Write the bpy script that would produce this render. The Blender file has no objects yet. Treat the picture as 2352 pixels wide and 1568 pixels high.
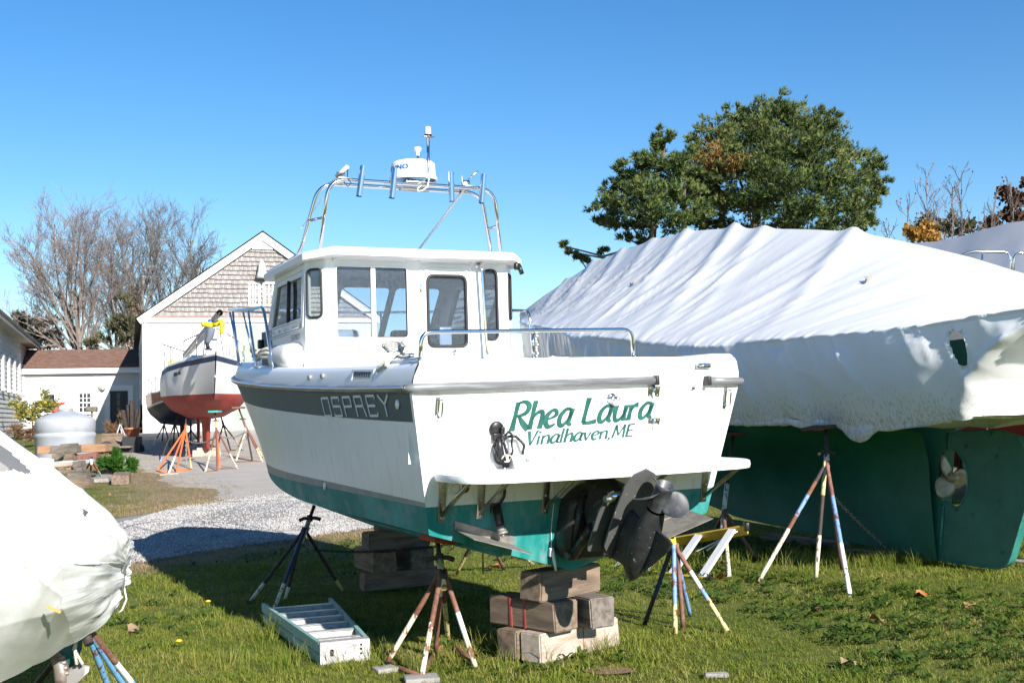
import bpy, bmesh, math, random
from mathutils import Vector, Matrix, Euler
from mathutils.geometry import tessellate_polygon
random.seed(7)
SC = bpy.context.scene
COL = SC.collection
R = math.radians

# ---------------------------------------------------------------- camera
CAM_H, FPX, CX, CY = 1.7, 2678.0, 1176.0, 784.0
PITCH, ROLL = math.atan(161 / 2678.0), 0.026
fw = Vector((0, math.cos(PITCH), math.sin(PITCH)))
up0 = Vector((0, -math.sin(PITCH), math.cos(PITCH)))
rt0 = Vector((1, 0, 0))
RTV = rt0 * math.cos(ROLL) - up0 * math.sin(ROLL)
UPV = rt0 * math.sin(ROLL) + up0 * math.cos(ROLL)
cam = bpy.data.cameras.new('camera')
cam.sensor_width = 36.0
cam.lens = FPX / 2352.0 * 36.0
cam.clip_end = 2000.0
camo = bpy.data.objects.new('camera', cam)
COL.objects.link(camo)
camo.matrix_world = Matrix(((RTV.x, UPV.x, -fw.x, 0), (RTV.y, UPV.y, -fw.y, 0), (RTV.z, UPV.z, -fw.z, CAM_H), (0, 0, 0, 1)))
SC.camera = camo

# ---------------------------------------------------------------- light
SUN_DIR = Vector((0.515, -0.857, 0.0)).normalized()      # towards the sun, horizontal
SUN_EL = 27.0
world = bpy.data.worlds.new('World')
SC.world = world
world.use_nodes = True
wn = world.node_tree
wn.nodes.clear()
sky = wn.nodes.new('ShaderNodeTexSky')
sky.sky_type = 'NISHITA'
sky.sun_disc = False
sky.sun_elevation = R(SUN_EL)
sky.sun_rotation = math.atan2(SUN_DIR.x, SUN_DIR.y)
sky.altitude = 0.0
sky.air_density = 1.0
sky.dust_density = 0.0
sky.ozone_density = 3.0
hs = wn.nodes.new('ShaderNodeHueSaturation')
hs.inputs['Saturation'].default_value = 1.3
hs.inputs['Hue'].default_value = 0.503
bg = wn.nodes.new('ShaderNodeBackground')
bg.inputs['Strength'].default_value = 0.084
wo = wn.nodes.new('ShaderNodeOutputWorld')
wn.links.new(sky.outputs[0], hs.inputs['Color'])
wn.links.new(hs.outputs[0], bg.inputs['Color'])
wn.links.new(bg.outputs[0], wo.inputs['Surface'])
sl = bpy.data.lights.new('sun', 'SUN')
sl.energy = 5.0
sl.angle = R(0.5)
sl.color = (1.0, 0.95, 0.87)
slo = bpy.data.objects.new('sun', sl)
COL.objects.link(slo)
sd = Vector((SUN_DIR.x * math.cos(R(SUN_EL)), SUN_DIR.y * math.cos(R(SUN_EL)), math.sin(R(SUN_EL))))
slo.rotation_euler = sd.to_track_quat('Z', 'Y').to_euler()
slo.location = sd * 60
SC.view_settings.view_transform = 'Standard'
SC.view_settings.look = 'None'
SC.view_settings.gamma = 1.0
SC.view_settings.use_curve_mapping = False
SC.view_settings.exposure = 0.95
SC.render.engine = 'CYCLES'
SC.cycles.max_bounces = 8
SC.cycles.transparent_max_bounces = 12
SC.cycles.caustics_reflective = False
SC.cycles.caustics_refractive = False
SC.cycles.use_denoising = True

# ---------------------------------------------------------------- helpers
def terr(x, y):
    t = max(0.0, (y - 24.0) / 29.0)
    t = min(t, 1.0)
    return 1.15 * t ** 1.35

def ray(px, py):
    return RTV * ((px - CX) / FPX) - UPV * ((py - CY) / FPX) + fw

def G(px, py, dz=0.0):
    """a place on the ground, read off the photograph"""
    r = ray(px, py)
    z = 0.0
    p = None
    for _ in range(40):
        t = (z - CAM_H) / r.z if r.z < -1e-4 else 90.0
        t = min(t, 95.0)
        p = Vector((0, 0, CAM_H)) + r * t
        z = 0.5 * z + 0.5 * terr(p.x, p.y)
    return Vector((p.x, p.y, terr(p.x, p.y) + dz))

def AT(px, py, y):
    """a place at a known distance"""
    r = ray(px, py)
    return Vector((0, 0, CAM_H)) + r * (y / r.y)

def lerp(a, b, t):
    return a + (b - a) * t

def interp(xs, ys, x):
    if x <= xs[0]: return ys[0]
    for i in range(1, len(xs)):
        if x <= xs[i]:
            return lerp(ys[i - 1], ys[i], (x - xs[i - 1]) / (xs[i] - xs[i - 1]))
    return ys[-1]

def smooth(t):
    t = max(0.0, min(1.0, t))
    return t * t * (3 - 2 * t)

class MB:
    """collects geometry; build() links it as ONE mesh object"""
    def __init__(s):
        s.v, s.f, s.m, s.sm = [], [], [], []
    def face(s, idx, m=0, smooth=False):
        s.f.append(tuple(idx)); s.m.append(m); s.sm.append(smooth)
    def poly(s, pts, m=0):
        b = len(s.v); s.v += [tuple(p) for p in pts]
        s.face(range(b, b + len(pts)), m)
    def box(s, c, d, m=0, mat=None, taper=None):
        b = len(s.v)
        hx, hy, hz = d[0] / 2, d[1] / 2, d[2] / 2
        for z in (-1, 1):
            k = 1.0 if (taper is None or z < 0) else taper
            for x, y in ((-1, -1), (1, -1), (1, 1), (-1, 1)):
                p = Vector((x * hx * k, y * hy * k, z * hz))
                if mat is not None: p = mat @ p
                s.v.append(tuple(Vector(c) + p))
        for q in ((0, 3, 2, 1), (4, 5, 6, 7), (0, 1, 5, 4), (1, 2, 6, 5), (2, 3, 7, 6), (3, 0, 4, 7)):
            s.face([b + i for i in q], m)
    def bbox(s, c, d, r=0.01, m=0, mat=None):
        """box with chamfered edges"""
        bm = bmesh.new()
        bmesh.ops.create_cube(bm, size=1.0)
        for v in bm.verts: v.co = Vector((v.co.x * d[0], v.co.y * d[1], v.co.z * d[2]))
        bmesh.ops.bevel(bm, geom=bm.edges[:], offset=min(r, min(d) * .45), segments=2, affect='EDGES', profile=0.5)
        s.addbm(bm, c, mat, m, True)
    def addbm(s, bm, c=(0, 0, 0), mat=None, m=0, smooth=False):
        b = len(s.v)
        bm.verts.ensure_lookup_table()
        for i, v in enumerate(bm.verts):
            v.index = i
            p = mat @ v.co if mat is not None else v.co
            s.v.append(tuple(Vector(c) + p))
        for f in bm.faces: s.face([b + v.index for v in f.verts], m, smooth)
        bm.free()
    def tube(s, pts, r, n=8, m=0, cap=True, closed=False, flat=None):
        pts = [Vector(p) for p in pts]
        if len(pts) < 2: return
        rr = r if isinstance(r, (list, tuple)) else [r] * len(pts)
        mm = m if isinstance(m, (list, tuple)) else [m] * len(pts)
        b = len(s.v)
        N = len(pts)
        prev = None
        for i, p in enumerate(pts):
            if closed: t = pts[(i + 1) % N] - pts[(i - 1) % N]
            elif i == 0: t = pts[1] - pts[0]
            elif i == N - 1: t = pts[-1] - pts[-2]
            else: t = (pts[i + 1] - p).normalized() + (p - pts[i - 1]).normalized()
            if t.length < 1e-9: t = Vector((0, 0, 1))
            t.normalize()
            if prev is None:
                a = Vector((0, 0, 1)) if abs(t.z) < 0.9 else Vector((1, 0, 0))
                u = t.cross(a).normalized()
            else:
                u = prev - t * prev.dot(t)
                u = u.normalized() if u.length > 1e-6 else t.orthogonal().normalized()
            prev = u
            w = t.cross(u)
            for k in range(n):
                a = 2 * math.pi * k / n
                fx, fy = (1, 1) if flat is None else flat
                s.v.append(tuple(p + (u * math.cos(a) * fx + w * math.sin(a) * fy) * rr[i]))
        for i in range(N if closed else N - 1):
            for k in range(n):
                a, c = b + i * n + k, b + i * n + (k + 1) % n
                j = (i + 1) % N
                d, e = b + j * n + (k + 1) % n, b + j * n + k
                s.face((a, c, d, e), mm[i], True)
        if cap and not closed:
            s.face([b + k for k in range(n)][::-1], mm[0])
            s.face([b + (N - 1) * n + k for k in range(n)], mm[-1])
    def lathe(s, prof, c=(0, 0, 0), n=24, m=0, mat=None, smooth=True):
        b = len(s.v)
        for (r, z) in prof:
            for k in range(n):
                a = 2 * math.pi * k / n
                p = Vector((r * math.cos(a), r * math.sin(a), z))
                if mat is not None: p = mat @ p
                s.v.append(tuple(Vector(c) + p))
        for i in range(len(prof) - 1):
            mi = m[i] if isinstance(m, (list, tuple)) else m
            for k in range(n):
                s.face((b + i * n + k, b + i * n + (k + 1) % n, b + (i + 1) * n + (k + 1) % n, b + (i + 1) * n + k), mi, smooth)
    def ball(s, c, r, m=0, n=10, h=7, mat=None):
        rx = r if isinstance(r, (tuple, list)) else (r, r, r)
        prof = [(math.sin(math.pi * i / h), -math.cos(math.pi * i / h)) for i in range(h + 1)]
        b = len(s.v)
        for (q, z) in prof:
            for k in range(n):
                a = 2 * math.pi * k / n
                p = Vector((q * math.cos(a) * rx[0], q * math.sin(a) * rx[1], z * rx[2]))
                if mat is not None: p = mat @ p
                s.v.append(tuple(Vector(c) + p))
        for i in range(h):
            for k in range(n):
                s.face((b + i * n + k, b + i * n + (k + 1) % n, b + (i + 1) * n + (k + 1) % n, b + (i + 1) * n + k), m, True)
    def grid(s, P, m=0, smooth=True, closed=False):
        """P[i][j] points"""
        b = len(s.v)
        ni, nj = len(P), len(P[0])
        for row in P: s.v += [tuple(p) for p in row]
        for i in range(ni - 1):
            for j in range(nj if closed else nj - 1):
                k = (j + 1) % nj
                mi = m(i, j) if callable(m) else m
                if mi is None: continue
                s.face((b + i * nj + j, b + i * nj + k, b + (i + 1) * nj + k, b + (i + 1) * nj + j), mi, smooth)
    def plate(s, loops, t, fn, m=0, msides=None):
        """2D outline with holes -> solid plate; fn(u, v, w) gives the 3D point, w in 0..-t"""
        if msides is None: msides = m
        flat = [p for lp in loops for p in lp]
        tris = tessellate_polygon([[Vector((p[0], p[1], 0)) for p in lp] for lp in loops])
        n = len(flat)
        b = len(s.v)
        for w in (0, -t):
            s.v += [tuple(fn(p[0], p[1], w)) for p in flat]
        for a, c, d in tris:
            s.face((b + a, b + c, b + d), m); s.face((b + n + d, b + n + c, b + n + a), m)
        o = 0
        for lp in loops:
            k = len(lp)
            for i in range(k):
                j = (i + 1) % k
                s.face((b + o + i, b + o + j, b + n + o + j, b + n + o + i), msides)
            o += k
    def build(s, name, mats, parent=None, kind=None, label=None, loc=None, recalc=True):
        me = bpy.data.meshes.new(name)
        me.from_pydata(s.v, [], s.f)
        if not isinstance(mats, (list, tuple)): mats = [mats]
        for q in mats: me.materials.append(q)
        me.polygons.foreach_set('material_index', s.m)
        me.polygons.foreach_set('use_smooth', s.sm)
        if recalc:
            bm = bmesh.new(); bm.from_mesh(me)
            bmesh.ops.remove_doubles(bm, verts=bm.verts, dist=1e-5)
            bmesh.ops.recalc_face_normals(bm, faces=bm.faces)
            bm.to_mesh(me); bm.free()
        me.update()
        o = bpy.data.objects.new(name, me)
        COL.objects.link(o)
        if parent: o.parent = parent
        if kind: o['kind'] = kind
        if label: o['label'] = label
        if loc is not None: o.location = loc
        return o

def sharpen(o, ang=35):
    me = o.data
    try: me.set_sharp_from_angle(angle=R(ang))
    except Exception: pass
    return o

def tag(o, label, cat, group=None):
    o['label'] = label; o['category'] = cat
    if group: o['group'] = group
    return o

def thing(name, label, cat, loc=(0, 0, 0), rz=0.0, group=None, matrix=None):
    o = bpy.data.objects.new(name, None)
    COL.objects.link(o)
    o.empty_display_size = 0.2
    if matrix is not None: o.matrix_world = matrix
    else:
        o.location = loc; o.rotation_euler = (0, 0, rz)
    return tag(o, label, cat, group)

def copy_tree(o, parent=None):
    c = o.copy(); COL.objects.link(c); c.parent = parent
    for ch in list(o.children): copy_tree(ch, c)
    return c

def fillet(pts, r, n=6, closed=False):
    """rounded polyline"""
    pts = [Vector(p) for p in pts]
    out = []
    N = len(pts)
    for i, p in enumerate(pts):
        if not closed and i in (0, N - 1):
            out.append(p); continue
        a, b = pts[i - 1], pts[(i + 1) % N]
        da, db = (a - p), (b - p)
        k = min(r, da.length * .48, db.length * .48)
        p0, p1 = p + da.normalized() * k, p + db.normalized() * k
        for j in range(n + 1):
            t = j / n
            out.append(p0 * (1 - t) ** 2 + p * 2 * t * (1 - t) + p1 * t * t)
    return out

def rrect(u0, v0, u1, v1, r, n=4):
    return [(p.x, p.y) for p in fillet([(u0, v0, 0), (u1, v0, 0), (u1, v1, 0), (u0, v1, 0)], r, n, True)]

def rpoly(pts, r, n=4):
    return [(p.x, p.y) for p in fillet([(a, b, 0) for a, b in pts], r, n, True)]

# value noise for geometry
_P = [random.random() for _ in range(4096)]
def _h(i, j, k=0): return _P[(i * 73 + j * 179 + k * 283 + (i * j) % 31 * 7) % 4096]
def vnoise(x, y, k=0):
    i, j = math.floor(x), math.floor(y)
    fx, fy = smooth(x - i), smooth(y - j)
    return lerp(lerp(_h(i, j, k), _h(i + 1, j, k), fx), lerp(_h(i, j + 1, k), _h(i + 1, j + 1, k), fx), fy) * 2 - 1

# ---------------------------------------------------------------- materials
def mat(name, col, rough=0.5, metal=0.0, col2=None, nscale=5.0, lo=0.45, hi=0.65, detail=5.0, bump=0.0, bscale=40.0,
        stretch=None, spec=None, col3=None, n3=40.0, lo3=0.55, hi3=0.7, rough2=None, coord='Object', alpha=None, sheen=None):
    m = bpy.data.materials.new(name)
    m.use_nodes = True
    nt = m.node_tree
    b = nt.nodes['Principled BSDF']
    b.inputs['Base Color'].default_value = (*col, 1)
    b.inputs['Roughness'].default_value = rough
    b.inputs['Metallic'].default_value = metal
    if spec is not None: b.inputs['Specular IOR Level'].default_value = spec
    tc = nt.nodes.new('ShaderNodeTexCoord')
    mp = nt.nodes.new('ShaderNodeMapping')
    nt.links.new(tc.outputs[coord], mp.inputs[0])
    if stretch: mp.inputs['Scale'].default_value = stretch
    def noise(sc, d):
        n = nt.nodes.new('ShaderNodeTexNoise')
        n.inputs['Scale'].default_value = sc
        n.inputs['Detail'].default_value = d
        n.inputs['Roughness'].default_value = 0.62
        nt.links.new(mp.outputs[0], n.inputs['Vector'])
        return n
    def ramp(n, a, c):
        r = nt.nodes.new('ShaderNodeMapRange')
        r.inputs['From Min'].default_value = a; r.inputs['From Max'].default_value = c
        nt.links.new(n.outputs['Fac'], r.inputs['Value'])
        return r
    last = None
    if col2 is not None:
        n = noise(nscale, detail); r = ramp(n, lo, hi)
        mx = nt.nodes.new('ShaderNodeMix'); mx.data_type = 'RGBA'
        mx.inputs[6].default_value = (*col, 1); mx.inputs[7].default_value = (*col2, 1)
        nt.links.new(r.outputs[0], mx.inputs[0])
        last = mx.outputs[2]
        if rough2 is not None:
            mr = nt.nodes.new('ShaderNodeMapRange')
            mr.inputs['To Min'].default_value = rough; mr.inputs['To Max'].default_value = rough2
            nt.links.new(r.outputs[0], mr.inputs['Value'])
            nt.links.new(mr.outputs[0], b.inputs['Roughness'])
    if col3 is not None:
        n = noise(n3, 4.0); r = ramp(n, lo3, hi3)
        mx = nt.nodes.new('ShaderNodeMix'); mx.data_type = 'RGBA'
        if last is not None: nt.links.new(last, mx.inputs[6])
        else: mx.inputs[6].default_value = (*col, 1)
        mx.inputs[7].default_value = (*col3, 1)
        nt.links.new(r.outputs[0], mx.inputs[0])
        last = mx.outputs[2]
    if last is not None: nt.links.new(last, b.inputs['Base Color'])
    if bump > 0:
        n = noise(bscale, 4.0)
        bp = nt.nodes.new('ShaderNodeBump')
        bp.inputs['Strength'].default_value = bump
        bp.inputs['Distance'].default_value = 0.01
        nt.links.new(n.outputs['Fac'], bp.inputs['Height'])
        nt.links.new(bp.outputs[0], b.inputs['Normal'])
    return m

def glassmat(name, tint=(0.75, 0.82, 0.86), film=0.0, filmcol=(0.5, 0.55, 0.6)):
    m = bpy.data.materials.new(name); m.use_nodes = True
    nt = m.node_tree; nt.nodes.clear()
    out = nt.nodes.new('ShaderNodeOutputMaterial')
    tr = nt.nodes.new('ShaderNodeBsdfTransparent'); tr.inputs[0].default_value = (*tint, 1)
    gl = nt.nodes.new('ShaderNodeBsdfGlossy'); gl.inputs['Roughness'].default_value = 0.02
    fr = nt.nodes.new('ShaderNodeFresnel'); fr.inputs[0].default_value = 1.5
    mx = nt.nodes.new('ShaderNodeMixShader')
    nt.links.new(fr.outputs[0], mx.inputs[0]); nt.links.new(tr.outputs[0], mx.inputs[1]); nt.links.new(gl.outputs[0], mx.inputs[2])
    last = mx.outputs[0]
    if film > 0:
        df = nt.nodes.new('ShaderNodeBsdfDiffuse'); df.inputs[0].default_value = (*filmcol, 1)
        m2 = nt.nodes.new('ShaderNodeMixShader')
        n = nt.nodes.new('ShaderNodeTexNoise'); n.inputs['Scale'].default_value = 60; n.inputs['Detail'].default_value = 6
        tc = nt.nodes.new('ShaderNodeTexCoord'); nt.links.new(tc.outputs['Object'], n.inputs['Vector'])
        r = nt.nodes.new('ShaderNodeMapRange'); r.inputs['From Min'].default_value = .3; r.inputs['From Max'].default_value = .8
        r.inputs['To Min'].default_value = film * .5; r.inputs['To Max'].default_value = film * 1.6
        nt.links.new(n.outputs['Fac'], r.inputs['Value']); nt.links.new(r.outputs[0], m2.inputs[0])
        nt.links.new(last, m2.inputs[1]); nt.links.new(df.outputs[0], m2.inputs[2])
        last = m2.outputs[0]
    nt.links.new(last, out.inputs[0])
    return m

def translucent(m, k, col=(.8, .8, .8)):
    nt = m.node_tree; b = nt.nodes['Principled BSDF']; out = nt.nodes['Material Output']
    tr = nt.nodes.new('ShaderNodeBsdfTranslucent'); tr.inputs[0].default_value = (*col, 1)
    mx = nt.nodes.new('ShaderNodeMixShader'); mx.inputs[0].default_value = k
    nt.links.new(b.outputs[0], mx.inputs[1]); nt.links.new(tr.outputs[0], mx.inputs[2]); nt.links.new(mx.outputs[0], out.inputs[0])
    return m

M = {}
M['gel'] = mat('white_gelcoat', (0.84, 0.84, 0.84), 0.28, col2=(0.78, 0.78, 0.77), nscale=3, lo=.5, hi=.8)
M['gel2'] = mat('white_gelcoat_smooth', (0.82, 0.82, 0.81), 0.3)
M['hullwhite'] = mat('hull_side_gelcoat', (0.84, 0.84, 0.84), 0.3, col2=(0.77, 0.77, 0.76), nscale=2.0, lo=.45, hi=.85, stretch=(2.5, 2.5, .3), col3=(0.60, 0.57, 0.50), n3=7, lo3=.56, hi3=.82)
M['teal'] = mat('teal_bottom_paint', (0.0, 0.19, 0.18), 0.65, col2=(0.06, 0.29, 0.28), nscale=2.6, lo=.42, hi=.62, stretch=(1.6, .7, .8), col3=(0.16, 0.28, 0.29), n3=7, lo3=.52, hi3=.76, bump=.12, bscale=90)
M['bootgrey'] = mat('grey_boot_stripe', (0.24, 0.26, 0.265), 0.5, col2=(0.31, 0.33, 0.33), nscale=7)
M['stripe'] = mat('slate_green_stripe', (0.028, 0.075, 0.085), 0.5, col2=(0.045, 0.095, 0.105), nscale=3, lo=.42, hi=.75, stretch=(1, 1, .6), spec=.3, col3=(0.10, 0.14, 0.14), n3=10, lo3=.66, hi3=.9)
M['letter'] = mat('pale_grey_lettering', (0.62, 0.68, 0.70), 0.4)
M['name'] = mat('green_painted_lettering', (0.005, 0.075, 0.060), 0.5, col2=(0.02, 0.125, 0.10), nscale=14, lo=.45, hi=.7)
M['rub'] = mat('grey_rub_rail', (0.16, 0.165, 0.17), 0.38, 0.2, col2=(0.30, 0.31, 0.32), nscale=12, lo=.45, hi=.7, stretch=(.3, .3, 4))
M['rubcap'] = mat('black_end_cap', (0.02, 0.02, 0.022), 0.4)
M['ss'] = mat('stainless_steel', (0.72, 0.72, 0.74), 0.13, 1.0)
M['ssd'] = mat('weathered_stainless', (0.42, 0.40, 0.36), 0.33, 1.0, col2=(0.22, 0.19, 0.14), nscale=30, lo=.5, hi=.75)
M['black'] = mat('black_plastic', (0.012, 0.012, 0.013), 0.38)
M['rubber'] = mat('dark_rubber_gasket', (0.018, 0.018, 0.019), 0.55)
M['alu'] = mat('aluminium', (0.62, 0.63, 0.64), 0.32, 1.0)
M['drive'] = mat('black_drive_paint', (0.016, 0.018, 0.020), 0.42, col2=(0.035, 0.036, 0.037), nscale=8, col3=(0.33, 0.33, 0.33), n3=45, lo3=.66, hi3=.70, bump=.08, bscale=120)
M['prop'] = mat('worn_propeller_paint', (0.028, 0.030, 0.034), 0.45, col2=(0.13, 0.135, 0.145), nscale=9, lo=.46, hi=.75, detail=8)
M['plategrey'] = mat('chipped_grey_plate', (0.10, 0.10, 0.10), 0.5, col2=(0.55, 0.55, 0.54), nscale=32, lo=.66, hi=.70, col3=(0.055, 0.055, 0.055), n3=6)
M['tabmetal'] = mat('weathered_trim_tab', (0.36, 0.34, 0.32), 0.55, 0.55, col2=(0.22, 0.20, 0.18), nscale=14, lo=.45, hi=.7, bump=.1)
M['wglass'] = glassmat('window_glass', (0.44, 0.53, 0.66), 0.12, (0.36, 0.42, 0.5))
M['sglass'] = glassmat('side_window_glass', (0.60, 0.66, 0.68), 0.05)
M['dark'] = mat('dark_interior', (0.025, 0.027, 0.03), 0.7)
M['head'] = mat('grey_headliner', (0.16, 0.18, 0.20), 0.85)
M['rope'] = mat('white_braided_rope', (0.66, 0.63, 0.56), 0.85, col2=(0.42, 0.39, 0.33), nscale=70, bump=.5, bscale=160)
M['fender'] = mat('off_white_vinyl', (0.74, 0.72, 0.67), 0.4, col2=(0.6, 0.57, 0.52), nscale=6)
M['radar'] = mat('radar_white', (0.80, 0.80, 0.80), 0.3)
M['radarblue'] = mat('radar_base_blue', (0.16, 0.36, 0.62), 0.45)
M['logoblue'] = mat('logo_blue', (0.01, 0.13, 0.52), 0.4)
M['ivory'] = mat('ivory_lens', (0.72, 0.66, 0.54), 0.35)
# ================================================================ the white motor boat
RAKE = 0.215
boat_m = Matrix.Translation((0.373, 8.01, 0.612)) @ Matrix.Rotation(R(26.5), 4, 'Z') @ Matrix.Rotation(-R(0.3), 4, 'Y') @ Matrix.Rotation(R(0.38), 4, 'X')
boat = thing('motor_boat', 'white cabin motor boat with teal bottom, green stripe and Rhea Laura lettered across its transom', 'boat', matrix=boat_m)

YR, YC = 7.25, 6.6
def rail_b(y):
    return 1.25 if y < 2.5 else 1.25 * max(0.0, 1 - ((y - 2.5) / (YR - 2.5)) ** 3) ** .72
def rail_z(y):
    y = max(y, 0); return 1.25 + .014 * y + .0048 * y * y
def chine_b(y):
    return 1.075 if y < 2.3 else 1.075 * max(0.0, 1 - ((y - 2.3) / (YC - 2.3)) ** 2.5) ** .8
def chine_z(y):
    return .325 + .012 * y + .034 * max(0.0, y - 2.5) ** 1.75
def keel_z(y):
    return 0.0 if y < 3.6 else .10 * (y - 3.6) ** 1.75
NS = 64
def hullpt(s, t):
    """s along the boat 0..1, t from chine (0) to rub rail (1)"""
    ye = lerp(YC, YR, t)
    y0 = None
    u = s ** 1.0
    # rail and chine at this station
    yr, yc = u * YR, u * YC
    zc, zr = chine_z(yc), rail_z(yr)
    z = lerp(zc, zr, t)
    ys = -RAKE * z * (1 - u)
    y = lerp(yc, yr, t) + ys
    fl = t ** (1 + .55 * smooth((u - .45) / .5))
    b = lerp(chine_b(yc), rail_b(yr), fl)
    return b, y, z
def tof(s, kind):
    u = s; zc, zr = chine_z(u * YC), rail_z(u * YR)
    y = u * 7
    z = {'wl': .505 + .007 * y, 'grey': .535 + .018 * y, 'stripe': zr - .205}[kind]
    return max(0.0, min(1.0, (z - zc) / (zr - zc)))
def rows(s):
    w, g, p = tof(s, 'wl'), tof(s, 'grey'), tof(s, 'stripe')
    g = max(g, w + .01)
    return [0.0, w * .5, w, g, lerp(g, p, .33), lerp(g, p, .66), p, lerp(p, 1, .5), 1.0]
SS = [i / NS for i in range(NS + 1)]
SS = sorted(SS + [0.0055])
hb = MB()
def side_pts(sg):
    P = []
    for s in SS:
        yk = s * 6.55
        kz = keel_z(yk)
        row = [Vector((0, yk - RAKE * kz * (1 - s), min(kz, chine_z(s * YC)))),]
        b0, y0, z0 = hullpt(s, 0)
        k = row[0]
        for q in (.33, .66):
            row.append(Vector((sg * b0 * q, lerp(k.y, y0, q), lerp(k.z, z0, q) - .02 * smooth((s - .4) / .4) * 0)))
        for t in rows(s):
            b, y, z = hullpt(s, t)
            row.append(Vector((sg * b, y, z)))
        P.append(row)
    return P
def hm(i, j):
    # columns 0..2 bottom, 3,4 chine-wl, 5 grey, 6..8 white, 9,10 stripe
    if j <= 4: return 1
    if j == 5: return 2
    if j <= 8: return 0
    return 3 if SS[i] >= 0.005 else 0
for sg in (-1, 1):
    P = side_pts(sg)
    hb.grid(P, hm)
# transom
tz = [(.0, .0)]
def tx_b(z):
    if z <= .325: return 1.075 * z / .325
    return lerp(1.075, 1.25, (z - .325) / (1.25 - .325))
zl = [0.0, .11, .22, .325, .415, .505, .7, .9, 1.1, 1.25]
TP = [[Vector((tx_b(z) * q, -RAKE * z, z)) for q in [-1 + .125 * k for k in range(17)]] for z in zl]
tmb = MB(); tmb.grid(TP, lambda i, j: 1 if i < 5 else 0); tmb.build('transom', [M['hullwhite'], M['teal']], boat)
hull = hb.build('hull', [M['hullwhite'], M['teal'], M['bootgrey'], M['stripe']], boat)
sharpen(hull, 30)

# spray strake under the bottom, port and starboard
st = MB()
for sg in (-1, 1):
    st.tube([(sg * .55, -.02, .16), (sg * .55, 2.5, .165), (sg * .50, 4.2, .21)], .022, 6)
st.build('bottom_strake', M['teal'], boat)

# deck, gunwale, cockpit
dk = MB()
GW = .170
def gun(s, side, inset, dz):
    b, y, z = hullpt(s, 1.0)
    bb = max(0.0, b - inset)
    return Vector((side * bb, y - (inset * .6 if s > .9 else 0), z + dz))
for sg in (-1, 1):
    P = []
    for s in SS:
        g0 = gun(s, sg, .0, .0)
        P.append([gun(s, sg, .0, .0), gun(s, sg, .004, .05), gun(s, sg, .03, GW * .75), gun(s, sg, .045, GW - .012), gun(s, sg, .065, GW), gun(s, sg, .27, GW + .003)])
    dk.grid(P, 0)
# transom cap : outer face above the rub rail, top, inner face
ztop = 1.425
cap = []
for x in [-1.2 + .15 * k for k in range(17)]:
    cr = .012 * (1 - (x / 1.2) ** 2)
    cap.append([Vector((x * 1.04, -RAKE * 1.25, 1.25)), Vector((x * 1.03, -RAKE * 1.33, 1.33)), Vector((x * 1.008, -.303, 1.40 + cr)), Vector((x, -.285, ztop + cr)), Vector((x, -.10, ztop + cr)), Vector((x, -.085, 1.40)), Vector((x, -.06, .78))])
dk.grid(cap, 0)
# inner coaming walls and sole
for sg in (-1, 1):
    dk.poly([(sg * .98, -.1, 1.43), (sg * .98, 2.66, 1.46), (sg * .96, 2.66, .78), (sg * .96, -.1, .78)])
dk.poly([(-.97, -.1, .78), (.97, -.1, .78), (.97, 4.4, .78), (-.97, 4.4, .78)])
# fore deck with a trunk and the deck strips beside the cabin
fd = []
for s in [.35 + .65 * k / 24 for k in range(25)]:
    b, y, z = hullpt(s, 1.0)
    bi = max(0, b - .27)
    if s > .9: y = y - .27 * .6
    fd.append([Vector((-bi, y, z + GW + .003)), Vector((-bi * .5, y, z + GW + .05)), Vector((0, y, z + GW + .06)), Vector((bi * .5, y, z + GW + .05)), Vector((bi, y, z + GW + .003))])
dk.grid([r for r in fd if r[0].y > 4.35], 0)
deck = dk.build('deck', M['gel'], boat)
sharpen(deck, 40)
# raised quarter coamings at the after corners
for sg in (-1, 1):
    qc = MB(); qc.bbox((sg * 1.085, -.0, 1.425), (.20, .62, .06), .025); qc.build('quarter_coaming', M['gel2'], boat)

# rub rail
rr = MB()
def railp(s, sg): 
    b, y, z = hullpt(s, 1.0)
    return Vector((sg * (b + .012), y, z + .005))
port = [railp(s, -1) for s in SS][::-1]
pl = port[:-1] + fillet([port[-1] + Vector((0, .1, 0)), Vector((-1.275, -.285, 1.257)), Vector((-1.1, -.295, 1.258))], .09)
rr.tube(pl + [Vector((.517, -.297, 1.30 - .025))], .029, 10)
stb = [railp(s, 1) for s in SS][::-1]
sl_ = stb[:-1] + fillet([stb[-1] + Vector((0, .1, 0)), Vector((1.275, -.285, 1.257)), Vector((1.1, -.295, 1.262))], .09)
rr.tube(sl_ + [Vector((.965, -.296, 1.266))], .029, 10)
rubr = rr.build('rub_rail', M['rub'], boat)
e = MB(); e.bbox((.525, -.297, 1.275), (.03, .07, .068), .008); e.build('end_cap', M['rubcap'], rubr)
e = MB(); e.bbox((.955, -.297, 1.266), (.03, .07, .068), .008); e.build('end_cap', M['rubcap'], rubr)
ssr = MB()
ssr.tube([p + Vector((-.027, 0, .006)) for p in port if p.y < 7.0], .009, 6)
ssr.build('rail_insert', M['ss'], rubr)

def TRP(x, z, off=0.0):
    """a place on the transom, off metres proud of it"""
    return Vector((x, -RAKE * z - off, z))
TM = Matrix(((1, 0, 0, 0), (0, -RAKE / 1.0229, 1 / 1.0229, 0), (0, 1 / 1.0229, RAKE / 1.0229, 0), (0, 0, 0, 1)))  # local z -> off the transom
TROT = Matrix.Rotation(math.atan(RAKE) + R(90), 3, 'X')   # local x right, y up the transom, z out (aft)

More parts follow.
